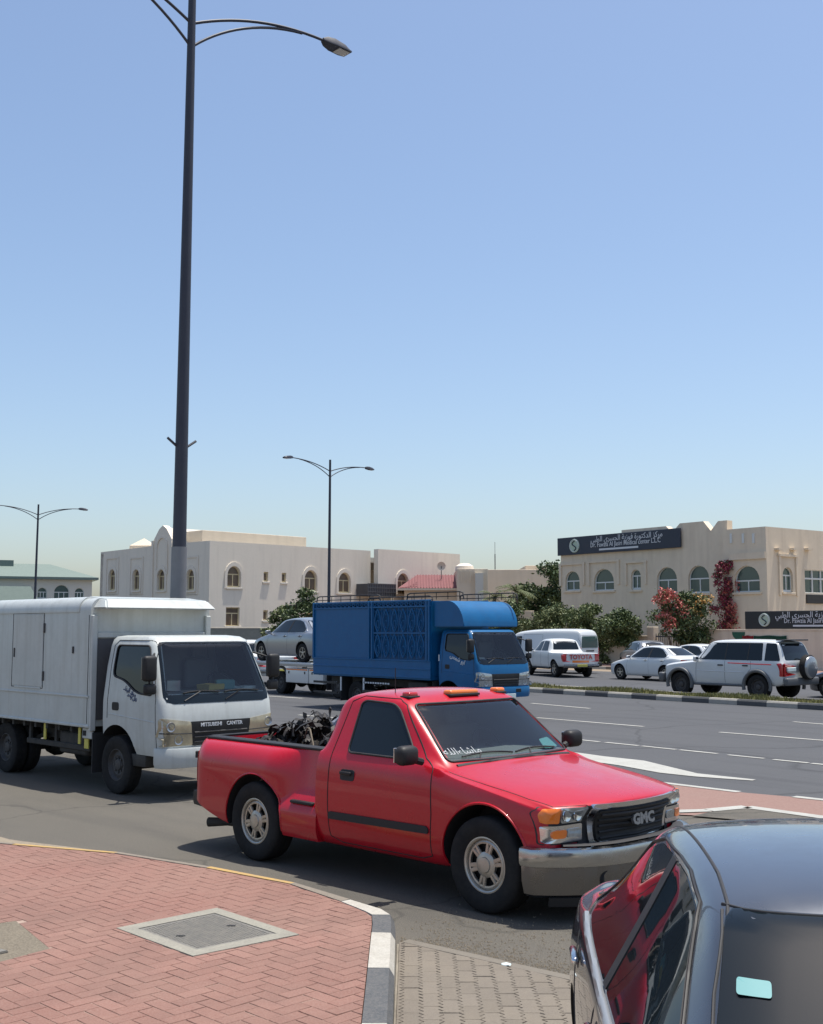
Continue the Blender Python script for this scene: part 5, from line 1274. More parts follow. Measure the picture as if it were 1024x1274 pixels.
# ---- white off-road wagon
def build_wagon():
    t = thing('off_road_wagon', 'white off-road wagon with grey wheel arch flares and a spare wheel on its tail', 'car')
    W = .93
    st = [(2.32, csec(.50, .70, .7, .68, .88, .64, .94, .02, .03)), (2.26, csec(.42, .86, .75, .84, .98, .80, 1.05, .02, .03)), (1.6, csec(.40, .92, .8, .90, 1.07, .80, 1.13, .03, .03)), (1.05, csec(.40, W, .85, .91, 1.12, .78, 1.17, .03, .03)),
          (.93, csec(.40, W, .85, .91, 1.14, .76, 1.24, .03, .05)), (.42, csec(.40, W, .85, .91, 1.15, .70, 1.78, .03, .08)), (.28, csec(.40, W, .85, .91, 1.15, .70, 1.845, .03, .08)), (-.8, csec(.40, W, .85, .91, 1.15, .705, 1.865, .03, .08)),
          (-2.05, csec(.42, W, .85, .91, 1.15, .70, 1.84, .03, .08)), (-2.2, csec(.44, .925, .85, .905, 1.15, .70, 1.79, .025, .08)), (-2.42, csec(.50, .90, .85, .88, 1.14, .74, 1.24, .02, .08)), (-2.45, csec(.56, .86, .85, .86, 1.08, .72, 1.14, .02, .05))]
    b = car_body(t, 'white', st, (1.485, -1.485), .39, .46, .80, .26, 'dark', bow=(.12, .06), hw=.93)
    panel(t, b, 'front', 1, [(-.68, 1.78), (.68, 1.78), (.76, 1.23), (-.76, 1.23)], .06, 'windscreen', 'glass')
    panel(t, b, 'front', -1, [(-.64, 1.76), (.64, 1.76), (.72, 1.24), (-.72, 1.24)], .06, 'rear_window', 'glass')
    for s in (-1, 1):
        panel(t, b, 'side', s, [(.78, 1.22), (.40, 1.72), (.30, 1.77), (-1.62, 1.77), (-1.66, 1.22)], .04, 'side_window', 'glass', .004, .012, .06, 4)
        for x in (-.28, -1.12): seam(t, b, s, [(x, 1.22), (x - .03, 1.77)], 'window_pillar', .016, 'trim')
        panel(t, b, 'side', s, [(-1.74, 1.22), (-1.74, 1.77), (-2.10, 1.75), (-2.28, 1.22)], .04, 'quarter_window', 'glass', .004, .012, .06, 3)
        seam(t, b, s, [(.85, .5), (.82, 1.2)]); seam(t, b, s, [(-.28, .5), (-.28, 1.2)]); seam(t, b, s, [(-1.0, .7), (-1.25, .95), (-1.25, 1.2)])
        for x in (-.12, -1.05):
            panel(t, b, 'side', s, [(x - .1, 1.03), (x + .1, 1.03), (x + .1, 1.07), (x - .1, 1.07)], .01, 'door_handle', 'black', .02, .03, .06, 2)
        bm = B(); strip(bm, b, 'side', s, [(-.4, 1.125), (-2.0, 1.10)], .018, -.008, .08); finish(bm, 'red_pinstripe', M['red_lens'], t)
        bm = B(); strip(bm, b, 'side', s, [(.8, .86), (-1.0, .84)], .025, -.015, .08); finish(bm, 'side_moulding', M['white'], t)
        for ax in (1.485, -1.485):
            bm = B(); pts = [(ax + .49 * cos(a), s * .945, .41 + .49 * sin(a)) for a in [(-.25 + (pi + .5) * k / 18) for k in range(19)]]
            tube(bm, pts, .058, 8); finish(bm, 'arch_flare', M['flare'], t, smooth=60)
        bm = B(); tube(bm, [(1.0, s * .88, .42), (-1.0, s * .88, .42)], .04, 8); finish(bm, 'side_step', M['flare'], t, smooth=60)
        mirror_housing(t, .75, s * 1.04, 1.24, .12, .2, .18, s, 'white', .05)
        def q(pl): return [(s * a, z) for a, z in pl]
        panel(t, b, 'front', -1, q([(.76, 1.14), (.90, 1.14), (.90, .74), (.76, .74)]), .02, 'tail_light', 'red_lens', .012, .03)
        panel(t, b, 'side', s, [(-2.28, 1.13), (-2.46, 1.12), (-2.46, .74), (-2.28, .74)], .02, 'tail_light', 'red_lens', .008, .03, .05, 3)
        panel(t, b, 'front', 1, q([(.45, .98), (.80, .99), (.80, .80), (.45, .78)]), .03, 'headlight', 'clear_lens', .01, .02)
    bm = B(); box(bm, -2.56, -2.38, -.9, .9, .46, .70, .05, 3); finish(bm, 'rear_bumper', M['flare'], t)
    bm = B(); box(bm, 2.2, 2.42, -.9, .9, .46, .76, .06, 3); finish(bm, 'front_bumper', M['flare'], t)
    panel(t, b, 'front', 1, [(-.42, .98), (.42, .98), (.40, .80), (-.40, .80)], .02, 'grille', 'chrome', .01, .02)
    bm = B(); box(bm, -2.36, -2.02, -.66, .66, 1.845, 1.885, .015, 2); finish(bm, 'roof_spoiler', M['black'], t)
    bm = B(); lathe(bm, [(.001, -2.78), (.30, -2.78), (.335, -2.76), (.36, -2.70), (.36, -2.54), (.3, -2.48), (.001, -2.48)], 'x', 32, (0, -.15, 1.02)); sw = finish(bm, 'spare_wheel_cover', M['silver'], t, smooth=40)
    bm = B(); lathe(bm, [(.365, -2.73), (.39, -2.70), (.39, -2.56), (.365, -2.53)], 'x', 32, (0, -.15, 1.02)); finish(bm, 'tyre_ring', M['tyre'], sw, smooth=40)
    bm = B(); box(bm, -2.52, -2.46, .35, .80, .90, 1.02, .01, 1); finish(bm, 'number_plate', M['paper'], t)
    return t
M['flare'] = pmat('grey_flare_plastic', (.10, .105, .11), .5)
wagon = build_wagon(); put(wagon, 10.63, 39.0, -140)
# ---- white van
def build_van():
    t = thing('van', 'tall white panel van seen from behind beside the boundary wall', 'van')
    W = .92
    st = [(2.55, csec(.40, .70, .6, .68, .8, .62, .92, .02, .05)), (2.48, csec(.32, .82, .65, .80, .95, .74, 1.06, .02, .05)), (2.1, csec(.28, .90, .75, .88, 1.1, .72, 1.30, .03, .06)), (1.55, csec(.27, W, .8, .90, 1.2, .70, 1.95, .04, .10)), (1.35, csec(.27, W, .8, .90, 1.2, .70, 2.08, .05, .12)),
          (0, csec(.27, W, .8, .905, 1.2, .72, 2.19, .05, .14)), (-2.2, csec(.27, W, .8, .905, 1.2, .72, 2.19, .05, .14)), (-2.5, csec(.30, .915, .8, .90, 1.2, .72, 2.15, .04, .14)), (-2.6, csec(.34, .90, .8, .88, 1.2, .74, 1.9, .03, .12)), (-2.64, csec(.42, .87, .8, .86, 1.15, .74, 1.7, .02, .1))]
    b = car_body(t, 'white', st, (1.55, -1.45), .33, .39, .80, .20, 'steel', bow=(.15, .05), hw=.92)
    panel(t, b, 'front', -1, [(-.70, 1.86), (.70, 1.86), (.76, 1.28), (-.76, 1.28)], .07, 'rear_window', 'far_glass', .006)
    panel(t, b, 'front', 1, [(-.66, 1.92), (.66, 1.92), (.74, 1.28), (-.74, 1.28)], .06, 'windscreen', 'glass')
    seam(t, b, -1, [(-.80, .6), (-.82, 1.9), (.82, 1.9), (.80, .6), (-.80, .6)], 'tailgate_seam', .007, 'dark', 'front')
    panel(t, b, 'front', -1, [(-.36, 1.16), (.36, 1.16), (.36, 1.10), (-.36, 1.10)], .015, 'tailgate_garnish', 'black', .015, .03)
    panel(t, b, 'front', -1, [(-.26, .98), (.26, .98), (.26, .86), (-.26, .86)], .01, 'number_plate', 'paper', .01, .02)
    bm = B(); box(bm, -2.76, -2.56, -.9, .9, .34, .56, .05, 2); finish(bm, 'rear_bumper', M['black'], t)
    for s in (-1, 1):
        def q(pl): return [(s * a, z) for a, z in pl]
        panel(t, b, 'side', s, [(1.95, 1.28), (1.60, 1.82), (1.0, 1.86), (1.0, 1.28)], .05, 'side_window', 'glass')
        panel(t, b, 'front', -1, q([(.80, 1.30), (.89, 1.30), (.89, .90), (.80, .90)]), .02, 'tail_light', 'red_lens', .012, .03)
        panel(t, b, 'front', 1, q([(.5, .86), (.78, .95), (.78, .78), (.5, .72)]), .03, 'headlight', 'clear_lens', .01, .02)
        seam(t, b, s, [(.9, .4), (.9, 1.95)]); seam(t, b, s, [(-.3, .4), (-.3, 1.95), (.9, 1.95)])
        seam(t, b, s, [(2.2, .95), (-2.5, .95)], 'body_crease', .02, 'white', off=-.012)
        mirror_housing(t, 1.75, s * 1.05, 1.35, .1, .18, .24, s, 'black', .08)
    return t
van = build_van(); put(van, 7.0, 61.0, -131)
# ---- white double cab pickup
def build_double_cab():
    t = thing('pickup_truck', 'white double cab pickup seen from behind with red lettering on its tailgate', 'pickup truck')
    W = .92
    st = [(2.45, csec(.50, .66, .7, .64, .85, .6, .92, .02, .03)), (2.38, csec(.42, .82, .75, .80, .98, .74, 1.04, .02, .03)), (1.7, csec(.40, .90, .8, .87, 1.06, .78, 1.12, .03, .03)), (1.15, csec(.40, W, .85, .88, 1.12, .76, 1.17, .03, .03)), (1.0, csec(.40, W, .85, .885, 1.14, .73, 1.25, .03, .05)),
          (.45, csec(.40, W, .85, .885, 1.15, .63, 1.68, .03, .08)), (.28, csec(.40, W, .85, .885, 1.15, .62, 1.745, .03, .08)), (-.55, csec(.40, W, .85, .885, 1.15, .63, 1.75, .03, .08)), (-.85, csec(.40, W, .85, .885, 1.15, .65, 1.66, .03, .07)), (-.98, csec(.42, W, .85, .885, 1.14, .72, 1.20, .01, .02)), (-1.1, csec(.45, W, .85, .89, 1.11, .80, 1.13, .0, .01)),
          (-2.4, csec(.50, W, .85, .89, 1.11, .80, 1.13, .0, .01)), (-2.55, csec(.52, .91, .85, .88, 1.11, .80, 1.13, .0, .01)), (-2.58, csec(.55, .89, .85, .87, 1.08, .80, 1.10, .0, .01))]
    b = car_body(t, 'white', st, (1.54, -1.54), .375, .44, .78, .24, 'alloy5', bow=(.18, .02), hw=.92)
    panel(t, b, 'front', 1, [(-.60, 1.68), (.60, 1.68), (.72, 1.23), (-.72, 1.23)], .05, 'windscreen', 'glass')
    panel(t, b, 'front', -1, [(-.58, 1.65), (.58, 1.65), (.66, 1.25), (-.66, 1.25)], .05, 'rear_window', 'glass')
    for s in (-1, 1):
        def q(pl): return [(s * a, z) for a, z in pl]
        for pl in ([(.80, 1.20), (.38, 1.60), (.0, 1.66), (-.02, 1.20)], [(-.08, 1.20), (-.08, 1.66), (-.62, 1.64), (-.80, 1.20)]): panel(t, b, 'side', s, pl, .04, 'side_window', 'glass', .004, .012, .05, 3)
        panel(t, b, 'front', -1, q([(.70, 1.08), (.86, 1.08), (.86, .72), (.76, .72)]), .02, 'tail_light', 'red_lens', .012, .03)
        panel(t, b, 'side', s, [(-2.38, 1.04), (-2.58, 1.06), (-2.58, .72), (-2.50, .76)], .02, 'tail_light', 'red_lens', .008, .03, .05, 3)
        panel(t, b, 'front', 1, q([(.45, .95), (.76, .98), (.76, .82), (.45, .80)]), .03, 'headlight', 'clear_lens', .01, .02)
        seam(t, b, s, [(.9, .5), (.86, 1.2)]); seam(t, b, s, [(-.05, .5), (-.05, 1.2)]); seam(t, b, s, [(-.96, .5), (-.96, 1.12)], w=.009)
        mirror_housing(t, .8, s * 1.02, 1.22, .12, .2, .18, s, 'chrome', .05)
        bm = B(); tube(bm, [(1.0, s * .86, .40), (-1.0, s * .86, .40)], .05, 8); finish(bm, 'side_step', M['black'], t, smooth=60)
    text_mesh('TOYOTA', .30, M['red_lens'], 'tailgate_lettering', t, basis((-2.60, .0, .93), (0, -1, 0), (0, 0, 1)), .003, bold=.01, sx=.92)
    panel(t, b, 'front', -1, [(-.42, .78), (.42, .78), (.42, .68), (-.42, .68)], .01, 'tailgate_sticker', 'amber', .006, .01)
    bm = B(); box(bm, -2.74, -2.56, -.86, .86, .46, .62, .04, 2); finish(bm, 'rear_bumper', M['chrome_dull'], t)
    bm = B(); box(bm, -2.755, -2.735, -.25, .25, .50, .61, .004, 1); finish(bm, 'number_plate', M['yellow'], t)
    return t
dc = build_double_cab(); put(dc, 7.0, 56.6, -163)
c = copy_tree(dc); put(c, -6.9, 49.5, -142); tag(c, 'white pickup mostly hidden between the box truck and the silver sedan', 'pickup truck')
for ch in [k for k in c.children if k.name.split('.')[0] in ('tailgate_lettering', 'tailgate_sticker')]: bpy.data.objects.remove(ch)
# ---- small parked suv, rear view, behind the sedan
t = thing('parked_car', 'small pale car with a dark rear window parked against the boundary wall', 'car')
W = .88
st = [(2.0, csec(.36, .66, .6, .64, .75, .58, .82, .02, .03)), (1.9, csec(.28, .80, .65, .78, .86, .70, .93, .02, .03)), (1.0, csec(.25, W, .7, .85, 1.0, .74, 1.06, .03, .04)), (.3, csec(.25, W, .75, .85, 1.03, .62, 1.54, .03, .08)), (-.6, csec(.25, W, .75, .85, 1.04, .62, 1.62, .03, .08)), (-1.5, csec(.27, W, .75, .85, 1.05, .62, 1.58, .03, .08)), (-1.85, csec(.32, .86, .75, .83, 1.05, .68, 1.15, .02, .06)), (-1.95, csec(.38, .82, .7, .80, 1.0, .68, 1.06, .02, .05))]
b = car_body(t, 'silver', st, (1.28, -1.28), .32, .38, .76, .2, 'alloy5', hw=.88)
panel(t, b, 'front', -1, [(-.58, 1.55), (.58, 1.55), (.66, 1.12), (-.66, 1.12)], .06, 'rear_window', 'glass'); panel(t, b, 'front', 1, [(-.58, 1.5), (.58, 1.5), (.70, 1.12), (-.70, 1.12)], .06, 'windscreen', 'glass')
for s in (-1, 1):
    panel(t, b, 'side', s, [(.85, 1.1), (.25, 1.48), (-1.3, 1.52), (-1.6, 1.1)], .05, 'side_window', 'glass')
    panel(t, b, 'front', -1, [(s * .68, 1.08), (s * .82, 1.08), (s * .82, .86), (s * .68, .86)], .02, 'tail_light', 'red_lens', .012, .03)
put(t, 12.4, 63.2, -172)
# ---- recovery truck under the silver sedan
def build_tow():
    t = thing('recovery_truck', 'white flatbed recovery truck carrying a silver sedan behind the blue truck', 'truck')
    bvh = make_cab(t, 'white', 0); chassis_parts(t, -3.6, 0, -1.9, tank=False)
    bm = B(); box(bm, -4.0, 1.2, -1.08, 1.08, .96, 1.10, .012, 1); fb = finish(bm, 'flatbed', M['white'], t)
    bm = B(); box(bm, -4.0, 1.2, -1.10, -1.082, .98, 1.04); box(bm, -4.0, 1.2, 1.082, 1.10, .98, 1.04); fin = finish(bm, 'bed_edge', M['silver'], fb, smooth=0); fin['kind'] = 'stuff'
    for s in (-1, 1):
        bm = B(); tube(bm, [(-1.9 + .50 * cos(a), s * .85, .42 + .50 * sin(a)) for a in [(.1 + (pi - .2) * k / 14) for k in range(15)]], .05, 6); finish(bm, 'mudguard', M['flare'], t, smooth=60)
        for x0, x1 in ((-1.30, .1), (.15, 1.0)):
            bm = B(); box(bm, x0, x1, s * .82 - .2, s * .82 + .2, .42, .90, .02, 2); lk = finish(bm, 'tool_locker', M['white'], t)
            bm = B(); box(bm, x0 + .05, x1 - .05, s * 1.023 - .006, s * 1.023 + .006, .84, .88); finish(bm, 'locker_strip', M['amber'], lk, smooth=0)
            for xx in (x0 + .2, x1 - .2):
                bm = B(); box(bm, xx - .03, xx + .03, s * 1.02 - .015, s * 1.02 + .015, .72, .80, .005, 1); finish(bm, 'locker_latch', M['steel'], lk)
    bm = B(); box(bm, 1.12, 1.2, -1.0, 1.0, 1.1, 1.75, .01, 1); finish(bm, 'headboard', M['white'], t)
    return t
tow = build_tow(); put(tow, -2.67, 39.8, 37.5)
# ================================================================== BUILDINGS
def frame_of(origin, right):
    """right: unit vector along the facade as seen from outside; returns matrix with x=right, y=into the wall, z=up"""
    r = Vector((*right, 0)).normalized(); n = Vector((-r.y, r.x, 0))
    m = Matrix((r, n, Vector((0, 0, 1)))).transposed().to_4x4(); m.translation = Vector((*origin, 0)); return m
def arch_poly(cx, z0, w, h, pointed=0, n=10):
    """outline of an opening with an arched head; h = total height"""
    r = w / 2; hs = h - (r if not pointed else r * 1.25); pts = [(cx - r, z0), (cx + r, z0), (cx + r, z0 + hs)]
    for k in range(1, n):
        a = pi * k / n
        if pointed: y = hs + r * 1.25 * (sin(a) ** .8) * (1 - .10 * abs(cos(a)) ** 2); 
        else: y = hs + r * sin(a)
        pts.append((cx + r * cos(a), z0 + y))
    pts.append((cx - r, z0 + hs)); return pts
def arched_window(parent, mx, cx, z0, w, h, frame='white_frame', glass='far_glass', depth=.18, arch=True, pointed=0, surround=None, sill=True, bars=1):
    """frame, panes and sill in an opening already cut in the wall; local x along wall, y inward"""
    poly = arch_poly(cx, z0, w, h, pointed) if arch else [(cx - w / 2, z0), (cx + w / 2, z0), (cx + w / 2, z0 + h), (cx - w / 2, z0 + h)]
    bm = B(); n = len(poly); mxx = sum(p[0] for p in poly) / n; mz = sum(p[1] for p in poly) / n
    def ring(s, y): return [bm.verts.new((mxx + (x - mxx) * s, y, mz + (z - mz) * s)) for x, z in poly]
    s_ = 1 - .12 / min(w, h)
    a, b, c_ = ring(1.0, depth - .04), ring(s_, depth - .04), ring(s_, depth)
    for r0, r1 in ((a, b), (b, c_)):
        for k in range(n): bm.faces.new((r0[k], r0[(k + 1) % n], r1[(k + 1) % n], r1[k]))
    hs = z0 + (h - w / 2 if arch else h * .68)
    if w > .5: box(bm, cx - w / 2 + .03, cx + w / 2 - .03, depth - .045, depth, hs - .04, hs + .04)
    if w > .5:
        for k in range(bars): xx = cx - w / 2 + w * (k + 1) / (bars + 1); box(bm, xx - .035, xx + .035, depth - .042, depth + .003, z0 + .03, hs - .04)
    bm.transform(mx); f = finish(bm, 'window', M[frame], parent, smooth=0)
    bm = B(); bm.faces.new([bm.verts.new((x, depth - .005, z)) for x, z in [(mxx + (x - mxx) * .99, mz + (z - mz) * .99) for x, z in poly]][::-1]); bm.transform(mx)
    finish(bm, 'pane', M[glass], f, smooth=0)
    if sill:
        bm = B(); box(bm, cx - w / 2 - .12, cx + w / 2 + .12, -.10, depth - .05, z0 - .14, z0 - .003, .01, 1); bm.transform(mx); finish(bm, 'sill', M[surround or 'stone_trim'], f, smooth=0)
    return poly
def wall_block(name, mat, mx, length, z0, z1, thick, openings, parent, outline=None):
    """a wall slab with niches cut for its windows; openings: list of polygons (x,z)"""
    pts = outline or [(0, z0), (length, z0), (length, z1), (0, z1)]
    bm = B(); ngon_prism(bm, [(x, 0, z) for x, z in pts], (0, thick, 0)); bmesh.ops.recalc_face_normals(bm, faces=bm.faces)
    me = bpy.data.meshes.new(name); bm.to_mesh(me); bm.free(); me.materials.append(M[mat])
    if openings:
        cb = B()
        for p in openings: ngon_prism(cb, [(x, -.4, z) for x, z in p], (0, .4 + .20, 0))
        me = boolean(me, cb, M[mat])
    me.transform(mx); me.name = name; return link(name, me, parent)
def raised(parent, mx, poly, d0, d1, name, mat, hole=None):
    """a flat moulding standing proud of the wall; hole: inner outline of a frame with the same number of points"""
    bm = B()
    if hole is None: ngon_prism(bm, [(x, -d1, z) for x, z in poly], (0, d1 - d0 - .003 + .006, 0))
    else:
        n = len(poly)
        a = [bm.verts.new((x, .01, z)) for x, z in poly]; b = [bm.verts.new((x, -d1, z)) for x, z in poly]
        c_ = [bm.verts.new((x, -d1, z)) for x, z in hole]; d = [bm.verts.new((x, .01, z)) for x, z in hole]
        for r0, r1 in ((a, b), (b, c_), (c_, d)):
            for k in range(n): bm.faces.new((r0[k], r0[(k + 1) % n], r1[(k + 1) % n], r1[k]))
    bm.transform(mx); return finish(bm, name, M[mat], parent, smooth=0)
# ---------------------------------------------------------------- medical centre on the right
U = Vector((sin(R(37.5)), -cos(R(37.5))))       # along the road, to the right
N_ = Vector((U.y * -1, U.x)) if False else Vector((cos(R(37.5)), sin(R(37.5))))
med = thing('medical_centre', 'beige two storey building with a dark rooftop sign board, arched windows and red bougainvillea', 'building')
o0 = Vector((10.25, 80.5))                        # left end of the road facade
mxA = frame_of(o0, U)
LA = 20.6
def xa(px):                                        # distance along the facade of an image column (camera at the origin)
    k = (px - 512) / 1460; return (k * o0.y - o0.x) / (U.x - k * U.y)
def za(px, py):
    t_ = xa(px); d = o0.y + U.y * t_; return 2.2 + (783 - py) / 1460 * d
winA = []
specA = [(712, 22, 735, 711), (751, 25, 735, 708), (791, 15, 734, 709), (829.5, 25, 738, 706), (869, 26, 738, 704)]
for px, wpx, yb, yt in specA:
    c_ = xa(px); w = xa(px + wpx / 2) - xa(px - wpx / 2); w = w * (.8 if wpx < 24 and px < 800 else 1.0); z0 = za(px, yb); h_ = za(px, yt) - z0
    winA.append((c_, z0, min(w, 1.9), h_))
outA = [(0, -.3), (13.95, -.3), (13.95, 8.65), (13.3, 8.65), (12.75, 8.1), (12.2, 8.72), (10.4, 8.72), (9.8, 8.2), (9.3, 8.62), (5.6, 8.62), (5.6, 7.5), (0, 7.5)]
wall_block('road_wall', 'beige', mxA, 0, 0, 0, .5, [arch_poly(*w) for w in winA], med, outA)
for w in winA:
    p = arched_window(med, mxA, *w, surround='beige')
    if w[2] < 1.5 or w[0] < 5:                     # square raised frame around the left three
        cx, z0, ww, hh = w; a = [(cx - ww / 2 - .35, z0 - .0), (cx + ww / 2 + .35, z0), (cx + ww / 2 + .35, z0 + hh + .55), (cx - ww / 2 - .35, z0 + hh + .55)]
        raised(med, mxA, [(cx - ww / 2 - .55, z0 + hh + .42), (cx + ww / 2 + .55, z0 + hh + .42), (cx + ww / 2 + .55, z0 + hh + .56), (cx - ww / 2 - .55, z0 + hh + .56)], 0, .10, 'hood_moulding', 'beige')
        for s in (-1, 1): raised(med, mxA, [(cx + s * (ww / 2 + .42) - .10, z0 + hh * .25), (cx + s * (ww / 2 + .42) + .10, z0 + hh * .25), (cx + s * (ww / 2 + .42) + .10, z0 + hh + .42), (cx + s * (ww / 2 + .42) - .10, z0 + hh + .42)], 0, .09, 'side_moulding', 'beige')
# projecting bay between the signed part and the corner
oB = o0 + U * 13.95 - N_ * .45
mxB = frame_of(oB, U)
def xb(px): k = (px - 512) / 1460; return (k * oB.y - oB.x) / (U.x - k * U.y)
def zb_(px, py): t_ = xb(px); return 2.2 + (783 - py) / 1460 * (oB.y + U.y * t_)
LB = xb(954)
wB = (xb(929), zb_(929, 737), 1.75, zb_(929, 704) - zb_(929, 737))
wall_block('bay_wall', 'beige', mxB, LB, -.3, 8.05, .5, [arch_poly(*wB)], med)
arched_window(med, mxB, *wB, surround='beige'); cx, z0, ww, hh = wB
raised(med, mxB, [(cx - 1.25, z0 + hh + .35), (cx + 1.35, z0 + hh + .35), (cx + 1.35, z0 + hh + .75), (cx - 1.25, z0 + hh + .75)], 0, .12, 'hood_moulding', 'beige')
for px in (911, 926, 939):
    cx = xb(px); raised(med, mxB, [(cx - .07, zb_(px, 676)), (cx + .07, zb_(px, 676)), (cx + .07, zb_(px, 664)), (cx - .07, zb_(px, 664))], 0, .06, 'rain_spout', 'white_frame')
# right flank
oC = oB + U * LB; UC = Vector((.80, .60)); mxC = frame_of(oC, UC)
def xc(px): k = (px - 512) / 1460; return (k * oC.y - oC.x) / (UC.x - k * UC.y)
def zc(px, py): t_ = xc(px); return 2.2 + (783 - py) / 1460 * (oC.y + UC.y * t_)
wC = [(xc(980), zc(980, 737), .95, zc(980, 706) - zc(980, 737))]
pol = [arch_poly(*w) for w in wC]
bx0, bx1, bz0, bz1 = xc(1001), xc(1001) + 3.4, zc(1003, 738), zc(1003, 709)
pol.append([(bx0, bz0), (bx1, bz0), (bx1, bz1), (bx0, bz1)])
wall_block('flank_wall', 'beige', mxC, 17, -.3, 8.05, .5, pol, med)
for w in wC: arched_window(med, mxC, *w, surround='beige')
cx, z0, ww, hh = wC[0]
for s in (-1, 1): raised(med, mxC, [(cx + s * .8 - .08, z0 - .2), (cx + s * .8 + .08, z0 - .2), (cx + s * .8 + .08, z0 + hh + .6), (cx + s * .8 - .08, z0 + hh + .6)], 0, .09, 'side_moulding', 'beige')
raised(med, mxC, [(cx - .95, z0 + hh + .6), (cx + .95, z0 + hh + .6), (cx + .95, z0 + hh + .74), (cx - .95, z0 + hh + .74)], 0, .12, 'hood_moulding', 'beige')
bm = B()
for k in range(5):
    xx = bx0 + (bx1 - bx0) * k / 4; box(bm, xx - .05, xx + .05, .08, .16, bz0, bz1)
for zz in (bz0, bz0 + (bz1 - bz0) * .62, bz1): box(bm, bx0, bx1, .075, .165, zz - .05, zz + .05)
bm.transform(mxC); f = finish(bm, 'window', M['white_frame'], med, smooth=0)
bm = B(); box(bm, bx0, bx1, .15, .19, bz0, bz1); bm.transform(mxC); finish(bm, 'pane', M['far_glass'], f, smooth=0)
raised(med, mxC, [(bx0 + .05, zc(1003, 751)), (bx1, zc(1003, 751)), (bx1, zc(1003, 740)), (bx0 + .05, zc(1003, 740))], 0, .08, 'lower_panel', 'sign_black')
for px in (967, 986, 1004): cx = xc(px); raised(med, mxC, [(cx - .22, zc(px, 685)), (cx + .22, zc(px, 685)), (cx + .22, zc(px, 682.5)), (cx - .22, zc(px, 682.5))], 0, .30, 'rain_spout', 'beige')
# roof slab and hidden sides
bm = B(); c1 = oC + UC * 17
box(bm, 0, 13.9, .5, 14, 7.0, 7.4); bm.transform(mxA); finish(bm, 'roof', M['beige2'], med, smooth=0)
bm = B(); box(bm, .5, 16.5, .5, 9, 7.2, 7.6); bm.transform(mxC); finish(bm, 'roof', M['beige2'], med, smooth=0)
bm = B(); box(bm, 0, .5, .5, 14, -.3, 7.5); bm.transform(mxA); finish(bm, 'end_wall', M['beige'], med, smooth=0)
bm = B(); box(bm, 0, 20, 13.5, 14, -.3, 7.4); bm.transform(mxA); finish(bm, 'rear_wall', M['beige'], med, smooth=0)
# rooftop sign
def sign_board(name, label, mx, x0, x1, z0, z1, mat, y, rows, emblem):
    t = thing(name, label, 'sign'); bm = B(); box(bm, x0, x1, y - .12, y + .0, z0, z1, .02, 1); bm.transform(mx); finish(bm, 'board', M[mat], t, smooth=0)
    for txt, xc_, zc_, size, sx, mt in rows:
        m = mx @ basis((xc_, y - .128, zc_), (1, 0, 0), (0, 0, 1)); text_mesh(txt, size, M[mt], 'lettering', t, m, .005, bold=size * .004, sx=sx)
    ex, ez, er = emblem
    bm = B(); lathe(bm, [(.001, y - .15), (er * .97, y - .15), (er, y - .12)], 'y', 28, (ex, 0, ez)); bm.transform(mx); em = finish(bm, 'emblem', M['sign_green'], t, smooth=30)
    bm = B(); tube(bm, [(ex + er * .38 * sin(a * 2.2), y - .165, ez - er * .7 + er * 1.4 * a / 3) for a in [3 * k / 14 for k in range(15)]], er * .08, 6); bm.transform(mx); finish(bm, 'emblem_curve', M['sign_navy'], em, smooth=60)
    bm = B(); tube(bm, [(ex + er * .86 * cos(a), y - .155, ez + er * .86 * sin(a)) for a in [2 * pi * k / 24 for k in range(25)]], er * .05, 5); bm.transform(mx); finish(bm, 'emblem_ring', M['letters'], em, smooth=60)
    return t
x1 = xa(850)
AR_ = arabic('مركز الدكتورة فوزية الجسري الطبي')
sg = sign_board('rooftop_sign', 'long dark navy sign board with white Arabic and English lettering along the roof edge', mxA, -.1, x1, 7.22, 8.42, 'sign_navy', -.1,
           [(AR_, x1 * .58, 8.13, .50, .92, 'letters'), ('Dr. Fawzia Al Jasiri Medical center L.L.C', x1 * .57, 7.76, .44, .84, 'letters')], (x1 * .145, 7.82, .47))
bm = B(); box(bm, x1 * .36, x1 * .68, -.235, -.22, 7.38, 7.50); bm.transform(mxA); finish(bm, 'underline_strip', M['letters'], sg, smooth=0)
# ---------------------------------------------------------------- boundary wall right, with lower sign
wl = thing('boundary_wall', 'plain beige boundary wall along the far pavement in front of the medical building', 'wall')
oW = Vector((7.6, 77.2)); UW = U; mxW = frame_of(oW, UW)
def xw(px): k = (px - 512) / 1460; return (k * oW.y - oW.x) / (UW.x - k * UW.y)
def zw(px, py): return 2.2 + (783 - py) / 1460 * (oW.y + UW.y * xw(px))
segs = [(0, xw(806), 1.75), (xw(868), 34, 2.12)]
for a, b, h_ in segs:
    bm = B(); box(bm, a, b, 0, .22, -.2, h_, .015, 1); box(bm, a - .02, b + .02, -.03, .25, h_ + .002, h_ + .08, .01, 1); bm.transform(mxW); finish(bm, 'wall_panel', M['beige'], wl, smooth=30)
for a in (xw(806) + .18, xw(868) - .18):
    bm = B(); box(bm, a - .25, a + .25, -.12, .35, -.2, 2.35, .02, 1); bm.transform(mxW); finish(bm, 'gate_pillar', M['beige'], wl, smooth=30)
gt = thing('garden_gate', 'dark metal gate of upright bars between pillars under the coral bougainvillea', 'gate')
a0, a1 = xw(806) + .45, xw(868) - .45; k = a0
bm = B(); box(bm, a0, a1, .08, .13, .1, .18); box(bm, a0, a1, .08, .13, 1.75, 1.83); bm.transform(mxW); finish(bm, 'gate_rail', M['mesh_grey'], gt, smooth=0)['kind'] = 'stuff'
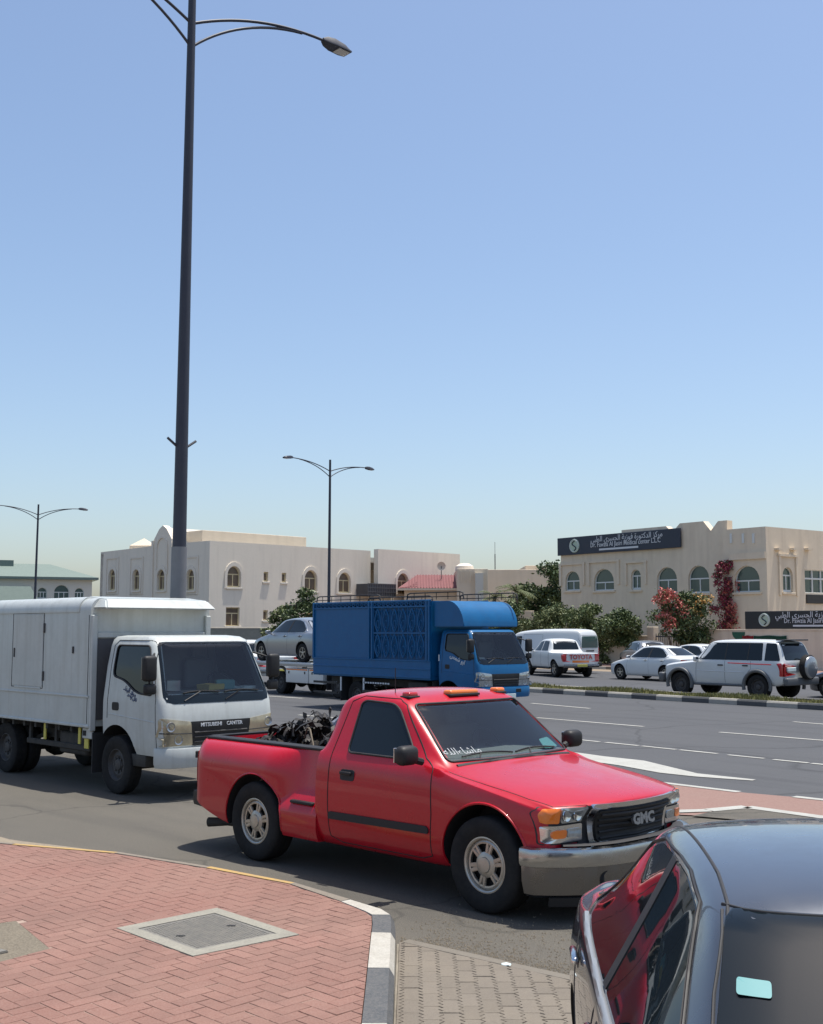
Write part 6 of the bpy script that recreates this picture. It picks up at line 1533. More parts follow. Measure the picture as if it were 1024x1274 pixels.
while k < a1:
    bm = B(); tube(bm, [(k, .105, .05), (k, .105, 1.95)], .018, 5); bm.transform(mxW); finish(bm, 'gate_bar', M['mesh_grey'], gt, smooth=60); k += .16
ls0, ls1 = xw(926), xw(926) + 9.2
lsg = sign_board('wall_sign', 'black sign board with white lettering standing on the boundary wall by the magenta bougainvillea', mxW, ls0, ls1, 2.22, 3.16, 'sign_black', .05,
           [(AR_, ls0 + 4.6, 2.94, .42, .95, 'letters'), ('Dr. Fawzia Al Jasiri Medical Center', ls0 + 4.6, 2.64, .36, .84, 'letters')], (ls0 + 1.25, 2.70, .36))
bm = B(); box(bm, ls0 + 3.0, ls0 + 5.6, -.085, -.075, 2.34, 2.43); bm.transform(mxW); finish(bm, 'underline_strip', M['letters'], lsg, smooth=0)
fl = thing('flag_bunting', 'red and green flag cloth hung along the boundary wall above the white wagon', 'bunting')
for a, b, mt in ((xw(922), xw(936), 'flag_red'), (xw(936), xw(977), 'flag_green')):
    bm = B(); n = 10; top = [bm.verts.new((a + (b - a) * k / n, -.05 - .02 * sin(k * 2.1), 1.86 - .02 * sin(k))) for k in range(n + 1)]; bt = [bm.verts.new((a + (b - a) * k / n, -.06 - .03 * sin(k * 2.1), 1.56 - .03 * sin(k * 1.3))) for k in range(n + 1)]
    for k in range(n): bm.faces.new((top[k], top[k + 1], bt[k + 1], bt[k]))
    bmesh.ops.solidify(bm, geom=bm.faces[:], thickness=.012); bm.transform(mxW); finish(bm, 'flag_cloth', M[mt], fl, smooth=40)
dr = thing('flag_drape', 'small scalloped green flag drape pinned to the boundary wall', 'bunting')
bm = B(); cx = xw(917); ngon_prism(bm, [(cx + .42 * cos(a), -.03, 2.05 + .42 * sin(a)) for a in [pi + pi * k / 10 for k in range(11)]], (0, .025, 0)); bm.transform(mxW); finish(bm, 'drape', M['flag_green'], dr, smooth=0)
# far pavement
fp0, fp1 = oW - U * 40 - N_ * 4.4, oW + U * 44 - N_ * 4.4
fpv = poly_sheet('far_pavement', [tuple(fp0), tuple(fp1), tuple(fp1 + N_ * 4.5), tuple(fp0 + N_ * 4.5)], .13, M['far_brick'])
kerb_run('kerb_stone', [tuple(fp0), tuple(fp1)], .16, -.02, .15, None, parent=fpv, seq=[(1.5, 'kerb_plain'), (1.5, 'kerb_white')])
# ---------------------------------------------------------------- white stone building on the left
stone = thing('stone_building', 'long white stone two storey building with pointed arch windows and gabled parapet', 'building')
cS = Vector((-14.4, 83.6)); UL = Vector((-.690, .724)); UR = Vector((.717, .697))
oL = cS + UL * 15.6; mxL = frame_of(oL, -UL)       # left face runs from its far end to the corner
def xl(px): k = (px - 512) / 1460; return (k * oL.y - oL.x) / (-UL.x + k * UL.y)
def zl(px, py): return 2.2 + (783 - py) / 1460 * (oL.y - UL.y * xl(px))
mxR = frame_of(cS, UR)
def xr_(px): k = (px - 512) / 1460; return (k * cS.y - cS.x) / (UR.x - k * UR.y)
def zr_(px, py): return 2.2 + (783 - py) / 1460 * (cS.y + UR.y * xr_(px))
wL = [(xl(px), zl(px, 735), 1.0, zl(px, 709) - zl(px, 735)) for px in (140, 170, 201, 237.5)]
g0, g1, gm = xl(190), xl(213), xl(201.5)
outL = [(0, -.3), (15.6, -.3), (15.6, 8.5), (g1, 8.55), (g1, 8.9), (gm + .5, 9.75), (gm, 10.0), (gm - .5, 9.75), (g0, 8.9), (g0, 8.5), (0, 8.42)]
wall_block('left_wall', 'stone', mxL, 0, 0, 0, .5, [arch_poly(*w, 1) for w in wL], stone, outL)
wR = [(xr_(291), zr_(291, 731), 1.15, zr_(291, 705) - zr_(291, 731)), (xr_(386.5), zr_(386.5, 736), 1.2, zr_(386, 710) - zr_(386, 736)), (xr_(428.5), zr_(428.5, 738), 1.2, zr_(428, 713) - zr_(428, 738))]
sq = [(xr_(331), zr_(331, 724), .42, .72), (xr_(353.5), zr_(353, 725), .42, .72), (xr_(290.5), zr_(290, 779), 1.2, 1.35), (xr_(331), zr_(331, 772), .42, .75), (xr_(386), zr_(386, 785), 1.2, 1.35)]
LR = xr_(461)
wall_block('right_wall', 'stone', mxR, LR, -.3, 8.5, .5, [arch_poly(*w, 1) for w in wR] + [[(c_ - w / 2, z), (c_ + w / 2, z), (c_ + w / 2, z + h_), (c_ - w / 2, z + h_)] for c_, z, w, h_ in sq], stone)
# right wing steps forward
oR2 = cS + UR * LR; mxR2 = frame_of(oR2 - Vector((UR.y, -UR.x)) * -.0 + Vector((UR.y, -UR.x)) * .9, UR)
o2 = oR2 + Vector((UR.y, -UR.x)) * .9
def x2(px): k = (px - 512) / 1460; return (k * o2.y - o2.x) / (UR.x - k * UR.y)
def z2(px, py): return 2.2 + (783 - py) / 1460 * (o2.y + UR.y * x2(px))
w2 = (x2(501), z2(501, 739), 1.2, z2(501, 714) - z2(501, 739))
wall_block('wing_wall', 'stone', mxR2, 9.5, -.3, 8.6, .5, [arch_poly(*w2, 1)], stone)
for mx_, ws_ in ((mxL, wL), (mxR, wR), (mxR2, [w2])):
    for i, w in enumerate(ws_):
        arched_window(stone, mx_, *w, frame='cream_frame', glass='far_glass_dim', pointed=1)
        cx, z0, ww, hh = w; o_ = arch_poly(cx, z0 - .1, ww + .5, hh + .42, 1); i_ = arch_poly(cx, z0 - .1, ww + .06, hh + .13, 1)
        raised(stone, mx_, o_, 0, .07, 'window_surround', 'stone_trim', i_)
        if mx_ is mxL and i != 2:
            o_ = [(cx - 1.0, z0 - .3), (cx + 1.0, z0 - .3), (cx + 1.0, z0 + hh + 1.0), (cx - 1.0, z0 + hh + 1.0)]; i_ = [(cx - .85, z0 - .3), (cx + .85, z0 - .3), (cx + .85, z0 + hh + .85), (cx - .85, z0 + hh + .85)]
            raised(stone, mx_, o_, 0, .06, 'panel_moulding', 'stone_trim', i_)
for w in sq: arched_window(stone, mxR, *w, frame='cream_frame', glass='far_glass_dim', arch=False)
for px in (190, 213): cx = xl(px); raised(stone, mxL, [(cx - .12, 3), (cx + .12, 3), (cx + .12, 8.9), (cx - .12, 8.9)], 0, .10, 'pilaster', 'stone_trim')
cx = gm; o_ = arch_poly(cx, 6.3, 1.6, 2.9, 1); i_ = arch_poly(cx, 6.3, 1.4, 2.75, 1); raised(stone, mxL, o_, 0, .08, 'gable_arch', 'stone_trim', i_)
bm = B(); ngon_prism(bm, [(g0 + .1, .5, 8.7), (g1 - .1, .5, 8.7), (gm, .5, 9.85)], (0, 3.2, 0)); bm.transform(mxL); finish(bm, 'gable_roof', M['villa_wall'], stone, smooth=0)
bm = B(); cx = xl(148); lathe(bm, [(1.35, 8.3), (1.3, 8.85), (.001, 9.5)], 'z', 4, (cx, 2.2, 0)); bm.transform(mxL); finish(bm, 'roof_pyramid', M['beige2'], stone, smooth=40)
bm = B(); box(bm, .5, LR + 9, .5, 15, 7.6, 8.0); bm.transform(mxR); finish(bm, 'roof', M['villa_wall'], stone, smooth=0)
bm = B(); p0, p1 = xr_(310), xr_(424); box(bm, 1.5, p1 - .9, 3.2, 9, 8.0, 9.55, .02, 1); bm.transform(mxR); finish(bm, 'penthouse', M['beige2'], stone, smooth=30)
bm = B(); b0, b1 = xr_(443), xr_(443) + 3.0; box(bm, b0, b1, -1.4, -.03, zr_(445, 742), zr_(445, 727), .01, 1); bm.transform(mxR); bl = finish(bm, 'screened_balcony', M['mesh_grey'], stone, smooth=0)
bm = B(); zt0, zt1 = zr_(445, 742), zr_(445, 727)
for k in range(13): xx = b0 + (b1 - b0) * k / 12; box(bm, xx - .03, xx + .03, -1.44, -1.405, zt0, zt1)
for k in range(4): zz = zt0 + (zt1 - zt0) * k / 3; box(bm, b0 - .02, b1 + .02, -1.45, -1.41, zz - .03, zz + .03)
bm.transform(mxR); o = finish(bm, 'screen_lattice', M['flare'], bl, smooth=0); o['kind'] = 'stuff'
bm = B(); box(bm, .05, .45, -.3 + .3, 15.0, -.3, 8.3); bm.transform(mxL); finish(bm, 'end_wall', M['stone'], stone, smooth=0)
bm = B(); box(bm, 9.0, 9.45, .5, 14, -.3, 8.4); bm.transform(mxR2); finish(bm, 'end_wall', M['stone'], stone, smooth=0)
# its garden wall
gw = thing('garden_wall', 'low grey boundary wall in front of the white stone building', 'wall')
mg = frame_of(cS + Vector((-16, 12)) * 1.0 + Vector((0, -14)), Vector((.80, -.10)))
bm = B(); box(bm, -6, 31, 0, .25, -.2, 2.25, .015, 1); bm.transform(mg); finish(bm, 'wall_panel', M['flare2'] if 'flare2' in M else M['concrete'], gw, smooth=30)
bm = B(); box(bm, -6, 31, -.04, .29, 2.252, 2.34, .015, 1); bm.transform(mg); finish(bm, 'coping', M['beige'], gw, smooth=30)
# ---------------------------------------------------------------- villa with a green roof, far left
vl = thing('villa', 'pale villa with a low green roof and three arched windows behind the left lamp', 'building')
mv = frame_of((-45.4, 120), (.93, .37)); bm = B()
def hip(bm, x0, x1, y0, y1, z0, z1, ins):
    a = [bm.verts.new(p) for p in ((x0, y0, z0), (x1, y0, z0), (x1, y1, z0), (x0, y1, z0))]; b = [bm.verts.new(p) for p in ((x0 + ins, y0 + ins, z1), (x1 - ins, y0 + ins, z1), (x1 - ins, y1 - ins, z1), (x0 + ins, y1 - ins, z1))]
    bm.faces.new(a[::-1]); bm.faces.new(b)
    for i in range(4): bm.faces.new((a[i], a[(i + 1) % 4], b[(i + 1) % 4], b[i]))
vw = [(7.35, 5.4, .95, 1.15, ), (9.3, 5.3, 1.55, 1.55), (11.1, 5.4, .95, 1.15)]
wall_block('wall', 'villa_wall', mv, 12.4, -.3, 7.4, .5, [arch_poly(*w) for w in vw], vl)
for w in vw: arched_window(vl, mv, *w, frame='white_frame', glass='far_glass', sill=False, bars=2)
bm = B(); box(bm, -10, 12.4, .5, 10, -.3, 7.4); bm.transform(mv); finish(bm, 'side_walls', M['villa_wall'], vl, smooth=0)
bm = B(); box(bm, -10.6, 13.0, -.6, 10.5, 7.402, 7.65); bm.transform(mv); finish(bm, 'eaves', M['green_tile'], vl, smooth=0)
bm = B(); hip(bm, -10, 12.9, -.5, 10.4, 7.652, 9.2, 4.5); bm.transform(mv); finish(bm, 'roof', M['green_tile'], vl, smooth=0)
bm = B(); box(bm, 3.0, 4.6, 3, 5, 8.2, 9.5); bm.transform(mv); finish(bm, 'roof_turret', M['green_tile'], vl, smooth=0)
bm = B(); hip(bm, -12, 7.0, -2.2, .0, 5.0, 6.6, .9); bm.transform(mv); finish(bm, 'porch_roof', M['green_tile'], vl, smooth=0)
bm = B(); box(bm, 12.45, 22, .8, 8, -.3, 5.4); bm.transform(mv); finish(bm, 'annex', M['villa_wall'], vl, smooth=0)
# ---------------------------------------------------------------- houses in the middle distance
def block(name, label, x0, x1, Y, z1, mat, depth=8, rot=0):
    t = thing(name, label, 'building'); m = Matrix.Translation((x0, Y, 0)) @ Matrix.Rotation(rot, 4, 'Z')
    bm = B(); box(bm, 0, x1 - x0, 0, depth, -.3, z1, .02, 1); bm.transform(m); finish(bm, 'wall', M[mat], t, smooth=30); return t, m
def X(px, Y): return (px - 512) / 1460 * Y
def Z(py, Y): return 2.2 + (783 - py) / 1460 * Y
Y = 92
t, m = block('tiled_house', 'low beige house with a red tiled roof beside the white stone building', X(503, Y), X(572, Y), Y, Z(730, Y), 'beige2', 7)
bm = B(); L_ = X(572, Y) - X(503, Y); zt = Z(730, Y); zk = Z(713.5, Y)
a = [bm.verts.new(p) for p in ((-.5, -.6, zt - .15), (L_ + .1, -.6, zt - .15), (L_ + .1, 3.2, zk), (1.0, 3.2, zk), (-.5, 7.2, zt - .15), (L_ + .1, 7.2, zt - .15))]
for f in ((0, 1, 2, 3), (3, 2, 5, 4), (0, 3, 4), (1, 5, 2), (0, 4, 5, 1)): bm.faces.new([a[i] for i in f])
bm.transform(m); rf = finish(bm, 'roof', M['roof_tile'], t, smooth=0)
for k in range(20):
    bm = B(); xx = -.3 + (L_ + .2) * k / 20; u = max(0, min(1, (xx + .5) / 1.5)); tube(bm, [(xx, -.6, zt - .14), (max(xx, 1.0) if k < 3 else xx, -.6 + 3.8 * u, zt - .14 + (zk - zt + .15) * u)], .05, 5); bm.transform(m); finish(bm, 'roof_rib', M['roof_tile'], rf, smooth=60)
bm = B(); box(bm, -.5, L_ + .1, -.62, -.5, zt - .32, zt - .16); bm.transform(m); finish(bm, 'fascia', M['beige2'], t, smooth=0)
dsh = thing('satellite_dish', 'small satellite dish on a stand at the ridge of the red tiled roof', 'satellite dish', (X(549, 94), 93.6, zk - .1))
bm = B(); lathe(bm, [(.001, .12), (.2, .09), (.34, .0)], 'y', 18, (0, 0, .75)); dd = finish(bm, 'dish', M['beige2'], dsh, smooth=40); bm = B(); tube(bm, [(0, .1, -.3), (0, .1, .75)], .035, 6); finish(bm, 'stand', M['mesh_grey'], dsh)
t, m = block('beige_house', 'flat roofed beige house with a pale fin wall right of the red tiled roof', X(569, 90), X(607, 90), 90, Z(708, 90), 'beige2', 8)
bm = B(); box(bm, 1.35, 1.95, -.7, .02, -.3, Z(713, 89)); bm.transform(m); finish(bm, 'fin_wall', M['villa_wall'], t, smooth=0)
for k in range(4): bm = B(); xx = .25 + .35 * k; box(bm, xx, xx + .08, -.1, .05, Z(711, 90) - .8, Z(711, 90)); bm.transform(m); finish(bm, 'parapet_slot', M['beige'], t, smooth=0)
tk = thing('water_tank', 'pale rounded water tank on the flat roof of the beige house', 'water tank', (X(578, 93), 93, Z(708, 90)))
bm = B(); lathe(bm, [(.001, .6), (.4, .55), (.7, .35), (.75, 0)], 'z', 18); finish(bm, 'tank', M['stone_trim'], tk, smooth=40)
block('long_house', 'long flat roofed beige building partly hidden by the trees in the middle', X(604, 104), X(684, 104), 104, Z(709, 104), 'beige2', 8)
t, m = block('roof_block', 'small beige upper floor showing above the middle trees', X(654, 112), X(712, 112), 112, Z(704, 112), 'beige2', 8)
block('small_building', 'plain beige single storey block behind the white van', X(632, 84), X(664, 84), 84, Z(760, 84), 'beige', 5)
at_ = thing('antenna_mast', 'thin radio mast rising above the beige roofs in the middle', 'antenna', (X(616, 106), 106, Z(709, 104)))
bm = B(); tube(bm, [(0, 0, -.2), (0, 0, 1.5)], .05, 6); tube(bm, [(0, 0, 1.5), (0, 0, 2.6)], .02, 5); finish(bm, 'mast', M['mesh_grey'], at_)
# ================================================================== LAMP POSTS
def lamp_post(label, x, y, zj, ztop, r0, r1, ax, span, scale, grey=0, rot=0, bracket=0, lean=.010, tip=.65, uj=.3):
    t = thing('street_lamp', label, 'street lamp', (x, y, 0), rot, 'street lamps along the road')
    t.rotation_euler = (0, lean, rot)
    def rad(z): return r0 + (r1 - r0) * z / ztop
    bm = B(); tube(bm, [(0, 0, grey), (0, 0, zj), (0, 0, ztop)], [rad(grey), rad(zj), rad(ztop)], 12); finish(bm, 'pole', M['pole'], t, smooth=40)
    if grey: bm = B(); tube(bm, [(0, 0, 0), (0, 0, grey)], [rad(0) * 1.08, rad(grey) * 1.12], 12); finish(bm, 'grey_base', M['pole_grey'], t, smooth=40)
    bm = B(); box(bm, -r0 * 1.9, r0 * 1.9, -r0 * 1.9, r0 * 1.9, 0, .04, .005, 1); finish(bm, 'base_plate', M['pole_grey'], t)
    for s in (-1, 1):
        bm = B(); q = scale
        up = [(s * r1 * .5, 0, zj + uj), (s * .30 * span, 0, zj + uj + (tip - uj) * .62), (s * .62 * span, 0, zj + tip), (s * span, 0, zj + tip)]
        lo = [(s * r1 * .5, 0, zj), (s * .22 * span, 0, zj + tip * .50), (s * .5 * span, 0, zj + tip * .86), (s * .82 * span, 0, zj + tip * .965)]
        def curve(ps, n=14):
            ps = [Vector(p) for p in ps]; out = []
            for k in range(n + 1):
                u = k / n; b_ = [(1 - u) ** 3, 3 * u * (1 - u) ** 2, 3 * u * u * (1 - u), u ** 3]; out.append(sum((p * w for p, w in zip(ps, b_)), Vector()))
            return out
        tube(bm, curve(up), .028 * ax, 7); tube(bm, curve(lo), .026 * ax, 7); arm = finish(bm, 'arm', M['pole'], t, smooth=60)
        e = Vector((s * span, 0, zj + tip)); d = Vector((s, 0, -.06)).normalized(); L_ = .62 * ax
        bm = B(); u_ = Vector((0, 1, 0)); n_ = d.cross(u_) * s; n_ = -n_ if n_.z < 0 else n_
        rings = []
        for k, (f, w, h0, h1) in enumerate(((-.06, .05, -.02, .04), (.08, .10, -.05, .085), (.35, .145, -.06, .10), (.75, .15, -.055, .075), (.97, .125, -.045, .03), (1.0, .11, -.03, .01))):
            p = e + d * L_ * f; rings.append([bm.verts.new(p + u_ * yy * ax + n_ * zz * ax) for yy, zz in ((-w, h0), (-w, h0 + .03), (-w * .6, h1), (w * .6, h1), (w, h0 + .03), (w, h0))])
        for a, b in zip(rings, rings[1:]):
            for i in range(6): bm.faces.new((a[i], a[(i + 1) % 6], b[(i + 1) % 6], b[i]))
        bm.faces.new(rings[0]); bm.faces.new(rings[-1][::-1]); lh = finish(bm, 'lamp_head', M['pole'], t, smooth=40)
        bm = B(); c0 = e + d * L_ * .5; c1 = e + d * L_ * .93
        ngon_prism(bm, [c0 - u_ * .11 * ax - n_ * .062 * ax, c0 + u_ * .11 * ax - n_ * .062 * ax, c1 + u_ * .10 * ax - n_ * .05 * ax, c1 - u_ * .10 * ax - n_ * .05 * ax], -n_ * .012); finish(bm, 'lens', M['lamp_glass'], lh, smooth=0)
    if bracket:
        bm = B()
        for s in (-1, 1): tube(bm, [(s * .05, 0, bracket), (s * .28, 0, bracket + .16)], .022, 6)
        finish(bm, 'flag_bracket', M['pole'], t)
    return t
lamp_post('tallest dark street lamp, rising from behind the white box truck past the top edge', -3.98, 20.0, 12.58, 14.7, .135, .062, 1.0, 2.98, 1.0, 3.6, R(42), 5.3, .0045, 1.15, .43)
lamp_post('dark twin arm street lamp on the median behind the blue truck', -3.66, 52.0, 8.98, 9.75, .085, .05, .78, 2.2, 1.15, 0, R(46), 0, .003, .63, .26)
lamp_post('distant twin arm street lamp at the left edge before the green roofed villa', -23.3, 72.7, 9.0, 9.95, .09, .055, .9, 2.45, 1.2, 0, R(24), 0, .006, .78, .3)
# ================================================================== TREES AND SHRUBS
def leaf_cloud(name, blobs, n, size, mats, parent, seed, up=.3):
    """blobs: (x,y,z,rx,ry,rz,weight) clusters of leaf sized faces"""
    r = np.random.RandomState(seed); w = np.array([b[6] for b in blobs], float); w /= w.sum()
    idx = r.choice(len(blobs), n, p=w); bl = np.array([b[:6] for b in blobs])[idx]
    d = r.randn(n, 3); d /= np.linalg.norm(d, axis=1)[:, None]; rad = .35 + .65 * r.rand(n) ** .5; rad *= 1 + .18 * r.randn(n)
    c_ = bl[:, :3] + d * bl[:, 3:6] * rad[:, None]
    a = r.randn(n, 3); a[:, 2] += up; a /= np.linalg.norm(a, axis=1)[:, None]
    b = np.cross(a, r.randn(n, 3)); b /= np.linalg.norm(b, axis=1)[:, None]; c2 = np.cross(a, b)
    s = size * (.6 + .8 * r.rand(n))[:, None]
    V_ = np.stack([c_ - b * s, c_ + c2 * s * .5, c_ + b * s, c_ - c2 * s * .5], 1)
    me = bpy.data.meshes.new(name); me.from_pydata(V_.reshape(-1, 3).tolist(), [], np.arange(n * 4).reshape(-1, 4).tolist())
    for m_ in mats: me.materials.append(M[m_])
    me.polygons.foreach_set('material_index', r.randint(0, len(mats), n).astype(np.int32))
    return link(name, me, parent)
def clumps(cx, cy, z0, z1, rx, ry, n, seed, rr=.45):
    r = random.Random(seed); out = []
    for _ in range(n):
        u = r.random(); z = z0 + (z1 - z0) * u; k = math.sqrt(max(.12, 1 - abs(2 * u - .9) ** 2.2)); a = r.random() * 2 * pi; q = math.sqrt(r.random())
        s = rr * r.uniform(.6, 1.3); out.append((cx + rx * k * q * cos(a), cy + ry * k * q * sin(a), z, s, s, s * .75, s ** 2))
    return out
def tree(label, x, y, h, w, seed, mats=('leaf', 'leaf_dark'), n=5000, size=.11, name='tree', cat='tree', group=None, trunk=True, z0f=.3, rr=.5, cl=46):
    t = thing(name, label, cat, (x, y, 0), 0, group); r = random.Random(seed)
    leaf_cloud('crown', clumps(0, 0, h * z0f, h * .96, w, w, cl, seed, rr), n, size, mats, t, seed)
    if trunk:
        bm = B(); tube(bm, [(0, 0, -.1), (.05, .03, h * .25), (0, .06, h * .55)], [.05 * h ** .6 + .03, .04 * h ** .6 + .02, .03], 7)
        for k in range(6):
            a = r.random() * 2 * pi; z = h * r.uniform(.2, .5); tube(bm, [(0, .03, z), (cos(a) * w * .35, sin(a) * w * .35, z + h * .16), (cos(a) * w * .65, sin(a) * w * .65, z + h * .27)], [.035, .025, .01], 5)
        finish(bm, 'trunk', M['bark'], t, smooth=60)
    return t
def tX(px, Y): return (px - 512) / 1460 * Y
def palm(label, x, y, h, seed):
    t = thing('palm_tree', label, 'palm tree', (x, y, 0)); r = random.Random(seed)
    bm = B(); tube(bm, [(0, 0, -.1), (.08, 0, h * .5), (.05, .05, h)], [.17, .13, .12], 8); finish(bm, 'trunk', M['bark'], t, smooth=60)
    for k in range(18):
        a = 2 * pi * k / 18 + r.uniform(-.2, .2); el = r.uniform(-.1, 1.1); L_ = r.uniform(1.3, 1.8); bm = B(); pts = []
        for i in range(7):
            u = i / 6; rr = L_ * u * cos(el * (1 - .3 * u)); pts.append(Vector((.05 + cos(a) * rr, .05 + sin(a) * rr, h + L_ * u * sin(el) - .75 * u * u * L_ * .8)))
        tube(bm, pts, [.02] * 6 + [.006], 4)
        for i in range(1, 7):
            for s in (-1, 1):
                for q in (0, .5):
                    p = pts[i - 1].lerp(pts[i], q); d = (pts[i] - pts[i - 1]).normalized(); n_ = Vector((-sin(a), cos(a), 0)) * s
                    e = p + d * .22 + n_ * .30 - Vector((0, 0, .1)); bm.faces.new([bm.verts.new(v) for v in (p - d * .02, p + d * .03, e)])
        finish(bm, 'frond', M['leaf_grey' if k % 2 else 'leaf'], t, smooth=0, recalc=False)
    return t
tree('small light green tree in front of the white stone building behind the silver sedan', tX(352, 66), 66, 3.4, .95, 11, ('leaf', 'leaf_grey'), 3200, .10, cl=26, rr=.38)
tree('taller dark green tree growing just left of the blue truck box', tX(380, 64), 64, 4.4, 1.1, 12, ('leaf', 'leaf_dark'), 4200, .10, cl=34, rr=.4)
palm('date palm with drooping fronds above the wall, left of the dense dark trees', tX(614, 82), 82, 4.4, 21)
palm('second palm between the first palm and the dense dark tree', tX(641, 84), 84, 4.9, 22)
tree('dense dark green tree standing at the left end of the medical building', tX(687, 86), 86, 7.1, 1.9, 13, ('leaf_dark', 'leaf_dark', 'leaf'), 8000, .13, rr=.6)
tree('broad dark tree in front of the long beige house, behind the blue cab', tX(660, 88), 88, 5.4, 2.4, 14, ('leaf_dark', 'leaf'), 8000, .13, rr=.6)
tree('low dark tree behind the wind deflector of the blue truck', tX(628, 80), 80, 3.9, 1.7, 15, ('leaf_dark', 'leaf'), 4500, .12)
def bush(label, px, Y, h, w, seed, mats, n, name='shrub', z0f=.08, group=None, size=.09, cl=40, rr=.38): return tree(label, tX(px, Y), Y, h, w, seed, mats, n, size, name, 'shrub', group, False, z0f, rr, cl)
bush('big dusty green hedge bush behind the roof of the white van', 690, 74, 3.75, 2.4, 31, ('leaf_grey', 'leaf', 'leaf_grey'), 12000, cl=75, rr=.46)
bush('rounded olive bush to the right of the hedge behind the van', 733, 72.2, 3.65, 2.2, 32, ('leaf_grey', 'leaf', 'leaf'), 12000, cl=75, rr=.46)
bush('shrub with orange blossom spilling over the beige wall left of the gate', 770, 69.0, 3.2, 1.2, 33, ('leaf_dark', 'leaf', 'leaf'), 6500, z0f=.42, rr=.44)
# coral bougainvillea over the gate
bg_ = thing('bougainvillea_bush', 'large coral red bougainvillea bush growing over the gate in the beige wall', 'shrub', (tX(845, 65.6), 65.6, 0))
leaf_cloud('foliage', clumps(.35, 0, 1.4, 4.1, 1.75, .9, 60, 41, .42), 7000, .09, ('leaf', 'leaf_dark'), bg_, 41)
leaf_cloud('blossom', clumps(-.65, -.5, 2.45, 4.25, 1.05, .7, 34, 42, .34), 3000, .075, ('flower', 'flower', 'flower', 'leaf_grey'), bg_, 42)
leaf_cloud('orange_blossom', clumps(1.05, -.5, 3.0, 4.25, .7, .6, 16, 43, .26), 420, .07, ('flower3', 'leaf_grey'), bg_, 43)
bm = B()
for k in range(9):
    a = rnd.uniform(-1, 1); tube(bm, [(a * .5, 0, 0), (a * .8, rnd.uniform(-.2, .2), 1.2), (a * 1.4, rnd.uniform(-.3, .3), 2.4)], [.05, .035, .015], 5)
finish(bm, 'stems', M['bark'], bg_, smooth=60)
# magenta bougainvillea climbing in the building corner
cpos = mxB @ Vector((.25, -.25, 0))
cb_ = thing('bougainvillea_climber', 'dark magenta bougainvillea climbing the building corner beside the fifth arched window', 'shrub', cpos)
bl = []
r_ = random.Random(5)
for k in range(70):
    z = 2.0 + 4.1 * r_.random(); sp = .95 + .25 * sin(z * 1.7) - .32 * max(0, z - 4.9); bl.append((r_.gauss(0, .5) * sp + .12 * (4 - z) * -.4, r_.gauss(-.05, .12), z, .26, .18, .24, .06))
leaf_cloud('blossom', bl, 5200, .07, ('flower2', 'flower2', 'flower2', 'leaf_dark'), cb_, 51)
leaf_cloud('red_blossom', [(b[0] + .35, b[1] - .15, b[2] * .8, *b[3:]) for b in bl[::3]], 900, .07, ('flower',), cb_, 52)
bm = B(); tube(bm, [(0, 0, 0), (.05, -.02, 3), (-.1, 0, 6.0)], [.05, .03, .01], 5); finish(bm, 'stems', M['bark'], cb_, smooth=60)
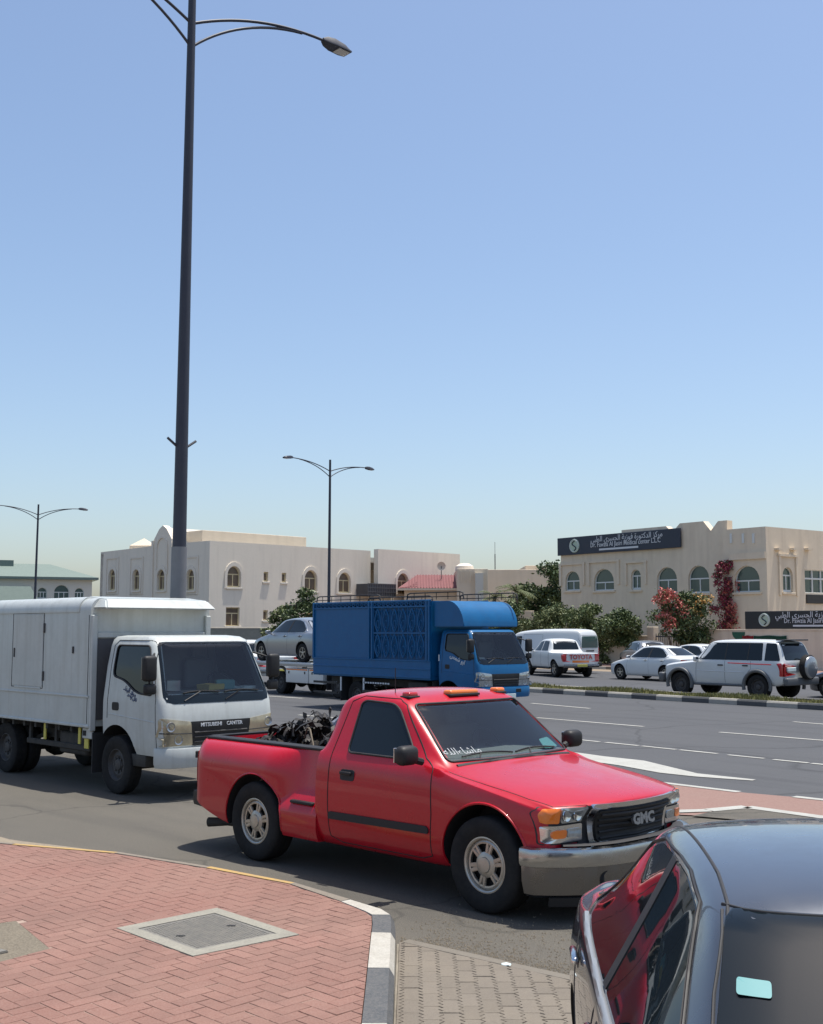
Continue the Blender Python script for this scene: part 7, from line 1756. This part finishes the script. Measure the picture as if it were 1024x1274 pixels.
# ================================================================== LOAD IN THE PICKUP BED
def bed(o, lx, ly, lz): o.matrix_world = pickup.matrix_basis @ Matrix.Translation((lx, ly, lz))
def scrap_heap(label, lx, ly, L_, W_, H_, seed, n):
    r = random.Random(seed); bm = B()
    # crumpled sheets lying over a mound
    nx, ny = 26, 16; g = []
    for i in range(nx + 1):
        row = []
        for j in range(ny + 1):
            u, v = i / nx * 2 - 1, j / ny * 2 - 1; m = max(0, 1 - abs(u) ** 3) * max(0, 1 - abs(v) ** 4)
            row.append(bm.verts.new((u * L_ / 2 + r.uniform(-.03, .03), v * W_ / 2 + r.uniform(-.03, .03), H_ * .72 * m + r.uniform(-.06, .06) * (m > 0))))
        g.append(row)
    for i in range(nx):
        for j in range(ny): bm.faces.new((g[i][j], g[i + 1][j], g[i + 1][j + 1], g[i][j + 1]))
    for k in range(n):
        u, v = r.uniform(-.9, .9), r.uniform(-.9, .9); m = max(0, 1 - abs(u) ** 3) * max(0, 1 - abs(v) ** 4); p = Vector((u * L_ / 2, v * W_ / 2, H_ * .72 * m)); d = Vector((r.gauss(0, 1), r.gauss(0, 1), r.uniform(-.1, .9))).normalized(); w = r.uniform(.02, .055); c_ = r.uniform(.12, .34); s = d.cross(Vector((r.random(), r.random(), r.random()))).normalized(); prev = None
        for i in range(6):
            q = p + d * c_ * i / 5 + Vector((0, 0, .22 * c_ * sin(pi * i / 5) - .12 * (i / 5) ** 2)); s2 = (s + Vector((r.gauss(0, .35), r.gauss(0, .35), r.gauss(0, .35)))).normalized() * w * (1 - .5 * abs(i / 5 - .4)); a, b = bm.verts.new(q - s2), bm.verts.new(q + s2)
            if prev: bm.faces.new((prev[0], prev[1], b, a))
            prev = (a, b)
    t = finish(bm, 'scrap_heap', M['scrap'], smooth=0, recalc=False); tag(t, label, 'scrap'); bed(t, lx, ly, .56); return t
heap = scrap_heap('heap of black tangled plastic scrap piled high in the pickup bed', -1.55, .10, 1.75, 1.2, .86, 3, 520)
scrap_heap('smaller clump of black scrap against the cab wall of the pickup', -.82, -.1, .5, 1.0, .80, 4, 200)
for k in range(14):
    bm = B(); r = random.Random(60 + k); x0 = r.uniform(-1.0, .0); y0 = r.uniform(-.55, .3); a = r.uniform(-.7, .7)
    pts = [(x0 + .45 * u * cos(a), y0 + .45 * u * sin(a), .56 + .16 * sin(pi * u) - .12 * u + r.uniform(-.02, .02)) for u in [i / 7 for i in range(8)]]
    tube(bm, pts, .009, 5); o = finish(bm, 'cable', M['scrap2' if k % 2 else 'scrap'], heap, smooth=60); o.location = (.45, 0, 0)
bm = B(); bmesh.ops.create_icosphere(bm, subdivisions=3, radius=.17)
for v in bm.verts: v.co = Vector((v.co.x * 1.2, v.co.y * .8, v.co.z * .9)) * (1 + rnd.uniform(-.2, .2))
o = finish(bm, 'plastic_bag', M['bag'], smooth=0); tag(o, 'crumpled pale plastic bag on top of the black scrap in the pickup bed', 'bag'); bed(o, -1.25, .05, 1.18)
